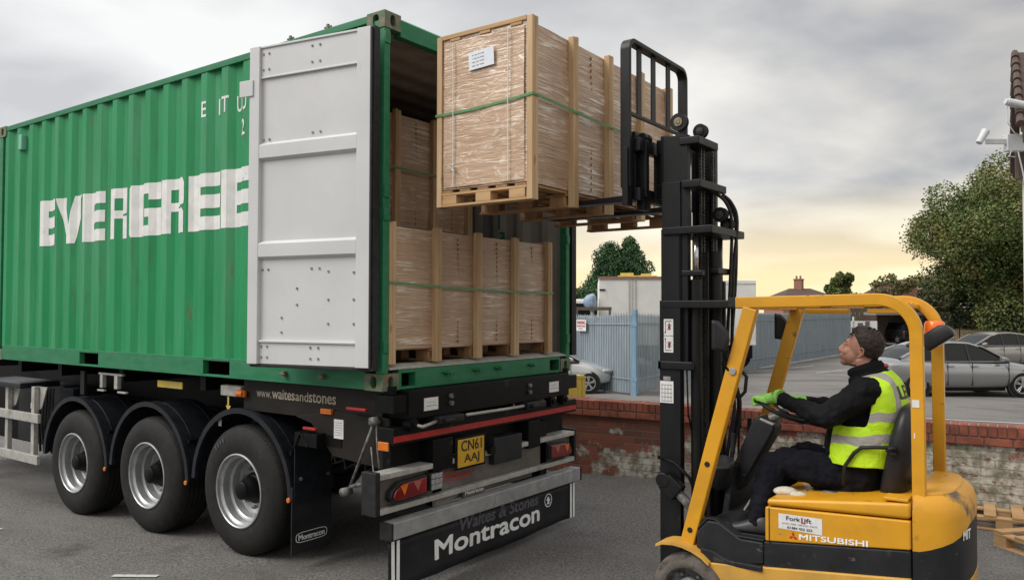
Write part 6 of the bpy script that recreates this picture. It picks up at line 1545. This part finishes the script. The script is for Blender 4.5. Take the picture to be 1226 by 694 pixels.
# parking sign on the fence
def fpt(t, off=.12):
    p = Vector((-12.4, 19.6)); q = Vector(FC); d = (q-p).normalized(); nv = Vector((d.y, -d.x)); 
    if nv.dot(Vector((4, -4))-p) < 0: nv = -nv
    return p+(q-p)*t+nv*off, d
o = thing('parking_sign', (-8.2, 17, 0), 'white parking notice with red lettering fixed to the grey fence above the pale silver car', 'sign')
c, d = fpt(.555); c2 = c+d*.58; zt = .30
b = MB(); n_ = Vector((d.y, -d.x, 0))
if n_.dot(Vector((4, -4, 0))-Vector((c.x, c.y, 0))) < 0: n_ = -n_
cv_ = Vector((c.x, c.y, 0)); dv = Vector((d.x, d.y, 0))
b.loft([[cv_+n_*k+Vector((0, 0, z)) for k, z in ((0, zt-.34), (.01, zt-.34), (.01, zt), (0, zt))], [cv_+dv*.62+n_*k+Vector((0, 0, z)) for k, z in ((0, zt-.34), (.01, zt-.34), (.01, zt), (0, zt))]]); b.obj('sign_panel', 'white', o)
write('PARKING', cv_+dv*.05+n_*.014+Vector((0, 0, zt-.13)), dv, (0, 0, 1), 'sign_writing', 'decalred', o, width=.52, height=.09, bold=.03)
write('RESTRICTIONS', cv_+dv*.05+n_*.014+Vector((0, 0, zt-.22)), dv, (0, 0, 1), 'sign_writing', 'decalred', o, width=.52, height=.055, bold=.02)
write('APPLY', cv_+dv*.15+n_*.014+Vector((0, 0, zt-.30)), dv, (0, 0, 1), 'sign_writing', 'decalred', o, width=.30, height=.05)
# lorry bodies behind the fence
CR = Vector((math.cos(YAW), math.sin(YAW), 0)); CF = Vector((-math.sin(YAW), math.cos(YAW), 0))
def obox(b, org, u, w, d, z0, z1):
    u = Vector(u).normalized(); v = Vector((-u.y, u.x, 0)); o = Vector(org)
    b.loft([[o+Vector((0, 0, z)), o+u*w+Vector((0, 0, z)), o+u*w+v*d+Vector((0, 0, z)), o+v*d+Vector((0, 0, z))] for z in (z0, z1)])
LO = Vector((-11.05, 22.35, 0)); lu = RZ(-.10) @ CR; gz = -1.66
T = thing('lorry_body', (LO.x, LO.y, gz), 'off white box lorry body with closed rear doors showing over the grey fence', 'lorry')
b = MB(); obox(b, LO, lu, 2.55, 7.5, gz+.95, 1.86); b.obj('box_body', 'lorrywhite', T, bevel=.03)
b = MB(); lv = Vector((-lu.y, lu.x, 0)); q = LO-lv*.02
for k, a in ((0, 1.12), (1, 1.24), (2, 1.35)): obox(b, q+lu*a-lv*.02*(k != 1), lu, .025, .03, gz+1.0, 1.82)
obox(b, q, lu, 2.55, .02, 1.74, 1.80); b.obj('door_bar', 'alu', T)
b = MB(); obox(b, q-lv*.02+lu*.02, lu, .22, .04, 1.35, 1.40); obox(b, q-lv*.02+lu*.05, lu, .12, .10, 1.80, 1.93); obox(b, q+lu*2.33-lv*.03, lu, .14, .05, 1.1, 1.15); b.obj('door_hinge', 'chassis', T)
b = MB(); obox(b, q+lu*.0-lv*.03, lu, 2.55, .03, 1.80, 1.87); b.obj('roof_trim', 'housebrick', T)
b = MB(); obox(b, LO+lu*.1, lu, 2.35, 7.2, gz+.5, gz+.95)
for a in (.1, 2.1):
    for d_ in (1.2, 6): b.cyl(LO+lu*a+lv*d_+Vector((0, 0, gz+.48)), LO+lu*(a+.3)+lv*d_+Vector((0, 0, gz+.48)), .48, n=20)
b.obj('running_gear', 'chassis', T)
L2 = LO+lu*2.75+lv*1.6
T = thing('lorry_body', (L2.x, L2.y, gz), 'long plain off white lorry body partly behind the forklift mast', 'lorry')
b = MB(); obox(b, L2, lu, 3.35, 2.4, gz+.9, 1.80); b.obj('box_body', 'lorrywhite', T, bevel=.04)
b = MB(); obox(b, L2-lv*.01, lu, 3.35, .02, 1.62, 1.66)
for k in range(7): obox(b, L2+lu*(.3+k*.09)-lv*.02, lu, .03, .02, 1.18, 1.22)
b.obj('side_trim', 'alu', T)
b = MB(); obox(b, L2+lu*.1, lu, 3.1, 2.2, gz+.4, gz+.9)
for a in (.6, 2.7): b.cyl(L2+lu*a+lv*.1+Vector((0, 0, gz+.45)), L2+lu*a+lv*.4+Vector((0, 0, gz+.45)), .45, n=20)
b.obj('running_gear', 'chassis', T)
b = MB(); obox(b, L2+lu*-2.0-lv*.5, lu, 1.5, .3, 1.88, 1.96); obox(b, L2+lu*-1.9-lv*.5, lu, .5, .25, 1.96, 2.06); obox(b, L2+lu*-1.1-lv*.5, lu, .35, .25, 1.96, 2.03); o = b.obj('roof_load', 'yelpost'); tag(o, 'yellowish clutter lying on the roof edge of the lorry body with closed doors', 'clutter')
# van and clutter left of the lorry
V0 = LO-lu*1.75-lv*.2
T = thing('white_van', (V0.x, V0.y, gz), 'white van with blue topped load just visible between the container and the lorry bodies', 'van')
b = MB(); obox(b, V0, lu, 1.55, 3.2, gz+.45, 1.02); obox(b, V0+lu*.05-lv*.9, lu, 1.45, .9, gz+.45, -.2); b.obj('van_body', 'lorrywhite', T, bevel=.08)
b = MB(); obox(b, V0+lu*.12-lv*.01, lu, 1.3, .02, .42, .86); b.obj('windscreen', 'glass', T)
b = MB()
for a in (.1, 1.25): b.cyl(V0+lu*a-lv*.3+Vector((0, 0, gz+.33)), V0+lu*(a+.2)-lv*.3+Vector((0, 0, gz+.33)), .33, n=18)
b.obj('wheel', 'tyre', T)
b = MB(); b.ell(V0+lu*1.45+lv*.1+Vector((0, 0, .85)), (.22, .3, .36), 28, 20)
for q_, v_ in enumerate(b.v): b.v[q_] = v_+Vector((.10*noise.noise(v_*2.6), .05*noise.noise(v_*3.1), .10*noise.noise(v_*3.3+Vector((4, 0, 0)))))
o = b.obj('tarpaulin_bundle', mat('blue tarpaulin', (.13, .20, .34), (.34, .40, .48), rough=.6, scale=3)); tag(o, 'blue and white tarpaulin bundle heaped against the left edge of the lorry body', 'tarpaulin')
b = MB(); obox(b, V0+lu*.9-lv*.8, lu, 1.3, .5, .60, .72); obox(b, V0+lu*.9-lv*.8, lu, .08, .4, gz, .6); obox(b, V0+lu*2.1-lv*.8, lu, .08, .4, gz, .6); o = b.obj('metal_rack', 'bark'); tag(o, 'rusty brown rack standing behind the fence below the blue tarpaulin', 'rack')

# parked cars
def car(c, ang, m, label, kind='saloon', sc=1.0, group='cars parked behind the wall'):
    """c = ground point under the centre, ang = heading"""
    T = thing('parked_car', (c[0], c[1], c[2]), label, 'car', group)
    Rm = RZ(ang); O = Vector(c)
    def P(x, y, z): return O+Rm @ Vector((x*sc, y*sc, z*sc))
    if kind == 'saloon':
        st = [(-2.27, .45, .74, .70), (-2.20, .30, .92, .80), (-1.95, .24, .98, .86), (-1.55, .22, 1.0, .895), (-1.0, .21, .985, .91), (-.3, .21, .97, .915), (.5, .21, .955, .915), (1.0, .22, .94, .91), (1.45, .23, .88, .89), (1.85, .24, .80, .84), (2.15, .27, .70, .74), (2.28, .38, .58, .58)]
        rf = [(-1.75, .995, .0), (-1.35, 1.20, .5), (-.85, 1.375, .62), (-.35, 1.43, .66), (.1, 1.41, .66), (.45, 1.30, .62), (.85, 1.08, .58), (1.12, .945, .55)]
        win = [[(-1.50, 1.01), (-1.18, 1.20), (-.78, 1.315), (-.62, 1.34), (-.62, 1.005)], [(-.56, 1.005), (-.56, 1.345), (-.30, 1.36), (.02, 1.35), (.02, .99)], [(.08, .985), (.08, 1.335), (.40, 1.235), (.92, .975)]]
        wx = (-1.38, 1.38); wr = .325
    else:
        st = [(-1.95, .40, .85, .68), (-1.88, .28, .98, .78), (-1.6, .22, 1.02, .84), (-1.0, .2, 1.0, .86), (-.2, .2, .98, .865), (.5, .2, .96, .865), (.95, .2, .94, .86), (1.3, .22, .88, .84), (1.65, .24, .78, .78), (1.90, .28, .66, .68), (1.98, .38, .56, .55)]
        rf = [(-1.86, .98, .5), (-1.6, 1.30, .58), (-1.2, 1.42, .62), (-.5, 1.47, .64), (0, 1.45, .64), (.35, 1.33, .61), (.7, 1.12, .57), (1.0, .95, .54)]
        win = [[(-1.55, 1.03), (-1.40, 1.30), (-.95, 1.38), (-.95, 1.01)], [(-.88, 1.01), (-.88, 1.385), (-.35, 1.40), (-.28, 1.0)], [(-.22, 1.0), (-.28, 1.395), (.02, 1.37), (.32, 1.27), (.80, .975)]]
        wx = (-1.22, 1.25); wr = .30
    b = MB(); rings = []
    for x, zb, zt, w in st:
        rings.append([P(x, s*a, z) for s, a, z in ((-1, w*.80, zb), (-1, w*.96, zb+.06), (-1, w, zb+(zt-zb)*.45), (-1, w*.985, zb+(zt-zb)*.72), (-1, w*.90, zt-.02), (-1, w*.55, zt+.012), (1, w*.55, zt+.012), (1, w*.90, zt-.02), (1, w*.985, zb+(zt-zb)*.72), (1, w, zb+(zt-zb)*.45), (1, w*.96, zb+.06), (1, w*.80, zb))])
    b.loft(rings); bd = b.obj('body', m, T, smooth=True); md = bd.modifiers.new('s', 'SUBSURF'); md.levels = 2; md.render_levels = 3
    def sec(x):
        for i in range(len(rf)-1):
            if rf[i][0] <= x <= rf[i+1][0]:
                t = (x-rf[i][0])/(rf[i+1][0]-rf[i][0]); z = rf[i][1]+(rf[i+1][1]-rf[i][1])*t; break
        else: z = rf[0][1] if x < rf[0][0] else rf[-1][1]
        wb = .83-.10*max(0, abs(x+.1)-.8); return wb, wb-.02-.40*(max(.93, z)-.93), z
    n0, n1 = rf[0][0], rf[-1][0]; xs = [n0+(n1-n0)*k/36 for k in range(37)]
    rfz = {}
    b = MB(); rings = []
    for x in xs:
        wb, wt, z = sec(x); rings.append([P(x, -wb, .90), P(x, -wt, z), P(x, -wt*.5, z+.012), P(x, wt*.5, z+.012), P(x, wt, z), P(x, wb, .90)])
    b.loft(rings); smooth_angle(b.obj('cabin_glass', 'glass', T), 30)
    ra, rb_ = (-1.12, .36) if kind == 'saloon' else (-1.60, .28)
    b = MB(); rings = []
    for x in [ra+(rb_-ra)*k/20 for k in range(21)]:
        wb, wt, z = sec(x); rings.append([P(x, -wt-.030, z-.035), P(x, -wt-.012, z+.004), P(x, -wt*.6, z+.030), P(x, wt*.6, z+.030), P(x, wt+.012, z+.004), P(x, wt+.030, z-.035), P(x, wt-.02, z-.03), P(x, -wt+.02, z-.03)])
    b.loft(rings); smooth_angle(b.obj('roof', m, T), 50)
    for s in (-1, 1):
        for (xa, za_, xb_) in (((rb_+.02, 1, n1-.02), (ra-.0, 1, n0+.04))):
            b = MB(); pts = []
            for k in range(9):
                x = xa+(xb_-xa)*k/8; wb, wt, z = sec(x); pts.append(P(x, s*(wt+.008), z-.004))
            b.bar(pts, .085*sc if xa > 0 else .13*sc, .035*sc, Rm @ Vector((0, 1, 0))); b.obj('pillar', m, T)
        # rear quarter panel
        b = MB(); vs = []; q0, q1 = n0+.02, n0+(.42 if kind == 'saloon' else .30)
        for k in range(6):
            x = q0+(q1-q0)*k/5; wb, wt, z = sec(x); zl = .90; top = z if k < 5 else z
            f = 1.0; vs += [P(x, s*(wb+.012), zl), P(x, s*(wt+.014), z)]
        b.add(vs, [(2*i, 2*i+2, 2*i+3, 2*i+1) for i in range(5)]); b.obj('quarter_panel', m, T, fix=False, solid=.012)
        b = MB()
        for x in ((-.60, .03) if kind == 'saloon' else (-.85, -.25)):
            wb, wt, z = sec(x); b.loft([[P(x-.03, s*(wb+.004), .92), P(x+.03, s*(wb+.004), .92), P(x+.03, s*(wb+.014), .92), P(x-.03, s*(wb+.014), .92)], [P(x-.03, s*(wt+.004), z-.01), P(x+.02, s*(wt+.004), z-.01), P(x+.02, s*(wt+.014), z-.01), P(x-.03, s*(wt+.014), z-.01)]])
        b.obj('window_post', 'black', T)
        b = MB(); pts = []
        for k in range(12):
            x = n0+.25+(n1-n0-.4)*k/11; wb, wt, z = sec(x); pts.append(P(x, s*(wb+.008), .925))
        b.bar(pts, .012, .022, Rm @ Vector((0, 1, 0))); b.obj('chrome_trim', 'chrome', T)
    for s in (-1, 1):
        for x in wx:
            yw = .93*[w for a, _, _, w in st if a <= x][-1]*1.02
            b = MB(); y0 = s*(yw+.012)
            def cy(r0, ya, r1, yb, n=28): return [[P(x+r*math.cos(2*math.pi*k/n), yy, wr+r*math.sin(2*math.pi*k/n)) for k in range(n)] for r, yy in ((r0, ya), (r1, yb))]
            b.loft(cy(wr*1.16, y0-s*.10, wr*1.16, y0-s*.008)); b.obj('wheel_arch', 'black', T)
            b = MB(); n = 28
            b.loft([[P(x+r*math.cos(2*math.pi*k/n), yy, wr+r*math.sin(2*math.pi*k/n)) for k in range(n)] for r, yy in ((wr*.66, y0+s*.004), (wr*.70, y0+s*.018), (wr*.92, y0+s*.018), (wr, y0-s*.01), (wr, y0-s*.16))]); ty = b.obj('wheel', 'tyre', T); smooth_angle(ty, 40)
            b = MB(); ring = [[P(x+r*math.cos(2*math.pi*k/n), yy, wr+r*math.sin(2*math.pi*k/n)) for k in range(n)] for r, yy in ((wr*.70, y0+s*.016), (wr*.62, y0+s*.016), (wr*.60, y0+s*.002))]; b.loft(ring, False, False)
            for k in range(5):
                a = 2*math.pi*k/5+.3
                for da in (-.13, .13):
                    p1 = P(x, y0+s*.014, wr); b.tube([P(x+wr*.10*math.cos(a), y0+s*.016, wr+wr*.10*math.sin(a)), P(x+wr*.63*math.cos(a+da), y0+s*.014, wr+wr*.63*math.sin(a+da))], .020*sc, 6)
            b.loft([[P(x+r*math.cos(2*math.pi*k/12), yy, wr+r*math.sin(2*math.pi*k/12)) for k in range(12)] for r, yy in ((wr*.16, y0), (wr*.16, y0+s*.024))]); b.obj('rim', 'rim', ty)
        # mirror, handles, lamps
        xm = .86 if kind == 'saloon' else .72
        b = MB(); b.loft([[P(xm+dx*k_, s*(.86+q), .985+dz*k_) for dx, dz in ((-.09, -.05), (.07, -.05), (.09, .02), (-.02, .07), (-.09, .06))] for q, k_ in ((0, .5), (.04, 1), (.15, 1), (.19, .6))]); b.obj('door_mirror', m, T, bevel=.01)
        b = MB(); wh = .905
        for xh in (-.42, .22) if kind == 'saloon' else (-.2,): b.loft([[P(xh-.16, s*(wh*.985+.006), .80), P(xh-.16, s*(wh*.985+.024), .80), P(xh-.16, s*(wh*.985+.024), .825), P(xh-.16, s*(wh*.985+.006), .825)], [P(xh-.0, s*(wh*.985+.006), .80), P(xh, s*(wh*.985+.024), .80), P(xh, s*(wh*.985+.024), .825), P(xh, s*(wh*.985+.006), .825)]])
        b.obj('door_handle', 'chrome', T)
        b = MB()
        for xd in ((-.60, .05, 1.02) if kind == 'saloon' else (-.9, .75)): b.loft([[P(xd-.006, s*(wh-.02), zz), P(xd-.006, s*(wh*.99+.012), zz), P(xd+.006, s*(wh*.99+.012), zz), P(xd+.006, s*(wh-.02), zz)] for zz in (.30, .92)])
        b.obj('door_seam', 'black', T)
        e = st[-2]; b = MB(); b.ell(P(e[0]-.10, s*.66, .64), (.17*sc, .10*sc, .075*sc), 14, 10, Rm); b.obj('headlight', 'clearlens', T, smooth=True)
        e = st[1]; b = MB(); b.ell(P(e[0]+.05, s*.70, .80), (.12*sc, .10*sc, .08*sc), 14, 10, Rm); b.obj('tail_light', 'redlamp', T, smooth=True)
    b = MB(); x = st[-1][0]; b.loft([[P(x-.06, -.36, z), P(x+.035, -.36, z), P(x+.035, .36, z), P(x-.06, .36, z)] for z in (.42, .60)]); b.obj('grille', 'chassis', T)
    b = MB(); b.loft([[P(xx, -.78, z), P(xx, .78, z)][0:2]+[P(xx, .78, z+.08), P(xx, -.78, z+.08)] for xx, z in ((-1.0, .17), (1.0, .17))]); b.obj('underside', 'chassis', T)
    return T
A0 = YAW
car((.88, 20.27, zg(1, 20.4)), A0+.05, 'carsilver', 'silver grey saloon car parked behind the wall, seen between the guard posts')
car((.75, 32.6, zg(0, 33)), A0+math.pi+.04, 'cargrey', 'warm grey saloon car facing left, parked beyond the silver grey saloon')
car((-9.15, 15.7, zg(-9, 16)+.02), A0+.02, 'carpale', 'pale silver hatchback with its bonnet showing past the container corner, in front of the fence', 'hatch')
car((-7.46, 59.3, zg(0, 50)), A0+1.75, 'cardark', 'dark car parked far back under the open garage roof', 'hatch')
# open garage at the back
T = thing('car_port', (-7.4, 55, zg(0, 55)), 'dark open garage with grey roof strip far behind, a dark car inside', 'garage')
g0 = Vector((-8.25, 56.4, 0)); gu = RZ(.03) @ CR; gz = zg(0, 55)
b = MB(); obox(b, g0, gu, 3.4, 4, gz+2.0, gz+2.2); b.obj('roof', 'slab', T)
b = MB(); obox(b, g0+Vector((-gu.y, gu.x, 0))*4.8, gu, 3.4, .15, gz, gz+2.0); obox(b, g0, gu, .12, 4, gz, gz+2.0); obox(b, g0+gu*3.28, gu, .12, 4, gz, gz+2.0); b.obj('garage_wall', 'fascia', T)
o = thing('site_board', (-9.6, 50, gz), 'white notice boards propped on end beyond the grey fence, just above the driver', 'board')
s0 = Vector((-8.75, 51.2, 0)); sv = Vector((-gu.y, gu.x, 0))
b = MB(); obox(b, s0, gu, 1.8, .08, gz, gz+1.62); obox(b, s0+gu*.2, gu, .08, .08, gz, gz+1.9); b.obj('board_panel', 'lorrywhite', o)
b = MB(); obox(b, s0+gu*.5-sv*.01, gu, .35, .02, gz+1.1, gz+1.5); obox(b, s0+gu*1.0-sv*.01, gu, .3, .02, gz+1.3, gz+1.6); obox(b, s0+gu*.1-sv*.01, gu, .3, .02, gz+.8, gz+1.2); b.obj('board_marking', 'greylet', o)
b = MB()
for k in range(30): obox(b, Vector((-12.4, 55.4, 0))+gu*k*.30, gu, .26, .04, gz, gz+2.5)
o = b.obj('timber_fence', 'bark'); tag(o, 'brown timber boundary fence far behind the white boards', 'fence')
# houses
def house(name, org, u, w, d, zb, ze, zr, label, wins=(), chim=None, hip=1.0):
    u = Vector(u).normalized(); v = Vector((-u.y, u.x, 0)); o = Vector(org); T = thing(name, (o.x, o.y, zb), label, 'house')
    b = MB(); obox(b, o, u, w, d, zb, ze); b.obj('wall', 'housebrick', T)
    b = MB(); e = .35
    c = [o-u*e-v*e, o+u*(w+e)-v*e, o+u*(w+e)+v*(d+e), o-u*e+v*(d+e)]
    r0, r1 = o+u*w*.5*hip+v*d/2, o+u*(w-w*.5*hip)+v*d/2
    if hip < 1: pass
    up_ = Vector((0, 0, 1))
    vs = [p+up_*ze for p in c]+[r0+up_*zr, r1+up_*zr]+[p+up_*(ze-.15) for p in c]
    b.add(vs, [(0, 1, 5, 4), (1, 2, 5), (2, 3, 4, 5), (3, 0, 4), (0, 1, 7, 6), (1, 2, 8, 7), (2, 3, 9, 8), (3, 0, 6, 9), (6, 7, 8, 9)]); rf = b.obj('roof', 'tile', T)
    if chim:
        b = MB()
        for t in chim:
            p = o+u*w*t+v*d*.5; b.box(p.x-.45, p.x+.45, p.y-.4, p.y+.4, zr-.8, zr+1.0)
            b.box(p.x-.52, p.x+.52, p.y-.47, p.y+.47, zr+1.0, zr+1.12)
            for k in (-.25, .2): b.cyl((p.x+k, p.y, zr+1.1), (p.x+k, p.y, zr+1.5), .13, .1, 10)
        b.obj('chimney', 'housebrick', rf)
    for (a, z0, ww, hh) in wins:
        b = MB(); obox(b, o+u*a-v*.05, u, ww, .08, z0, z0+hh); f = b.obj('window', 'lorrywhite', T)
        b = MB(); obox(b, o+u*(a+.08)-v*.065, u, ww/2-.12, .03, z0+.1, z0+hh-.1); obox(b, o+u*(a+ww/2+.04)-v*.065, u, ww/2-.12, .03, z0+.1, z0+hh-.1); b.obj('pane', 'glass', f)
    return T
gz = -1.7
hb = Vector((-10.1, 79.5, 0))
house('brick_flats', hb, RZ(-.05) @ CR, 16, 8, gz, 3.55, 4.2, 'orange brick block of flats with white windows half hidden by the large tree', wins=((.9, 2.75, 1.3, 1.2), (2.9, 1.0, 1.5, 1.2), (4.9, 1.0, 1.5, 1.2), (.9, -1.0, 1.3, 1.2)), hip=.5)
house('brick_house', (-24.1, 87.0, 0), CR, 6.3, 7, gz, 2.0, 3.3, 'low tiled roof with a brick chimney on the skyline above the forklift guard', chim=(.48,), wins=((2.5, -.2, 1.2, 1.1),), hip=.6)
house('brick_house', (-14.8, 82, 0), CR, 5.0, 6, gz, .8, 3.0, 'small tiled roof peak on the skyline between the round tree and the brick flats', wins=((.6, -.6, 1.2, 1.0),), hip=1.0)
# building at the right edge with its camera and floodlight
u = RZ(-.60) @ CR; v = Vector((-u.y, u.x, 0))
B0 = Vector((3.94, -3.927, 0))+CF*12.0+CR*(12*.6385)
T = thing('rendered_building', (B0.x, B0.y, zg(3, 10)), 'cream rendered building corner with dark tiled verge at the right edge of the photo', 'building')
b = MB(); obox(b, B0+u*.04, u, 6, 4.2, zg(3, 10)-.1, 3.12); b.obj('wall', 'creampaint', T)
A_ = Vector((3.17, 9.64, 3.25)); B_ = Vector((2.97, 11.91, 4.95)); C_ = Vector((2.77, 14.18, 3.25)); ur_ = Vector((CR.x, CR.y, 0))
b = MB(); dn = Vector((0, 0, -.10))
b.loft([[p, p+ur_*5, p+ur_*5+dn, p+dn] for p in (A_, B_, C_)]); rf_ = b.obj('roof', 'tile', T)
b = MB()
for P0, P1 in ((A_, B_), (C_, B_)):
    for k in range(9):
        p = P0+(P1-P0)*k/9; q = P0+(P1-P0)*(k+.96)/9; b.cyl(p+Vector((0, 0, .02)), q+Vector((0, 0, .0)), .06, .05, 8)
b.obj('verge_tiles', 'tile', T)
b = MB(); b.loft([[p+dn*1.0+ur_*.03, p+dn*1.0+ur_*.07, p+dn*2.6+ur_*.07, p+dn*2.6+ur_*.03] for p in (A_, B_)]); b.obj('verge_board', 'fascia', T)
b = MB(); b.loft([[A_+ur_*.12+Vector((0, .2, z)), B_+ur_*.12+Vector((0, 0, z2)), C_+ur_*.12+Vector((0, -.2, z))] for z, z2 in ((-.14, -.2), )]+[[A_+ur_*3+Vector((0, .2, -.14)), B_+ur_*3+Vector((0, 0, -.2)), C_+ur_*3+Vector((0, -.2, -.14))]]); b.obj('gable', 'creampaint', T)
b = MB(); b.cyl(B0+u*.02-v*.10+Vector((0, 0, 2.55)), B0+u*.02-v*.10+Vector((0, 0, 3.05)), .07, n=10); b.obj('downpipe', 'fascia', T)
T = thing('security_camera', (B0.x, B0.y, 3.1), 'pale grey security camera on a horizontal arm sticking out from the cream building', 'camera')
u = CR; v = CF; b = MB(); q = B0-u*.15-v*.30; obox(b, q-u*.20, u, .26, .12, 2.93, 3.18); b.obj('junction_box', 'cctv', T, bevel=.01)
b = MB(); obox(b, q-u*.50+v*.02, u, .32, .05, 3.04, 3.11); b.obj('camera_arm', 'cctv', T)
b = MB(); cc = q-u*.55+Vector((0, 0, 3.13)); b.cyl(cc-u*.09+Vector((0, 0, -.09))-v*.02, cc+u*.03+Vector((0, 0, .10)), .045, .060, 14); b.obj('camera_head', 'cctv', T, bevel=.008)
b = MB(); b.tube([q-u*.2+Vector((0, 0, 3.6)), q-u*.20+Vector((0, 0, 3.35)), q-u*.1+Vector((0, 0, 3.2)), q+Vector((0, 0, 3.15))], .008); b.tube([q-u*.15+Vector((0, 0, 2.93)), q-u*.18+Vector((0, 0, 2.85)), q-u*.1+Vector((0, 0, 2.84))], .008); b.tube([q-u*.05+Vector((0, 0, 2.92)), q+u*.02+Vector((0, 0, 2.6)), q+u*.06+Vector((0, 0, 2.3))], .010); b.obj('cable', 'cctv', T)
b = MB(); b.cyl(q-u*.20+Vector((0, 0, 3.66)), q+u*.20+Vector((0, 0, 3.56)), .055, .075, 14); b.cyl(q-u*.20+Vector((0, 0, 3.66)), q-u*.23+Vector((0, 0, 3.665)), .045, n=14); o = b.obj('floodlight', 'cctv', bevel=.006); tag(o, 'pale tubular floodlight above the security camera on the cream building', 'floodlight')
# weathered yellow post behind the wall
T = thing('yellow_post_box', (-2.35, 5.2, -1.4), 'weathered yellow timber box post standing behind the brick wall next to the container corner', 'post')
yp = Vector((-1.52, 4.83, 0)); uu = CR
b = MB(); obox(b, yp, uu, .185, .24, -1.45, -.275); b.obj('post_front', 'yelpost', T, bevel=.004)
b = MB(); obox(b, yp+uu*.188, uu, .045, .24, -1.45, -.285); obox(b, yp-uu*.004-CF*.004, uu, .235, .012, -.31, -.27); b.obj('post_side', 'yelpost', T, bevel=.004)
# spare pallets at the wall foot
def pallet(c, ang, label, tilt=0):
    T = thing('wooden_pallet', c, label, 'pallet', 'spare pallets lying by the wall'); Rm = RZ(ang) @ RX(tilt); O = Vector(c)
    def bx(b, x0, x1, y0, y1, z0, z1): b.loft([[O+Rm @ Vector(p) for p in ((x0, y0, z), (x1, y0, z), (x1, y1, z), (x0, y1, z))] for z in (z0, z1)])
    for k in range(6):
        b = MB(); bx(b, k*.216, k*.216+.095, 0, .8, .118, .138); b.obj('deck_board', 'woodh', T, bevel=.003)
    for y in (0, .35, .70):
        b = MB(); bx(b, 0, 1.175, y, y+.095, .096, .116); bx(b, 0, 1.175, y, y+.095, 0, .018)
        for x in (.002, .52, 1.04): bx(b, x, x+.13, y+.002, y+.093, .0185, .0955)
        b.obj('bearer', 'woodh', T, bevel=.003)
    return T
pallet((2.72, 4.30, zg(3, 5)+.01), .10, 'pale pine pallet lying flat on the ground against the foot of the brick wall', 0)
pallet((3.26, 3.86, zg(3, 5)+.003), -.75, 'pale pine pallet lying loose in front of the other one at the right edge', 0)
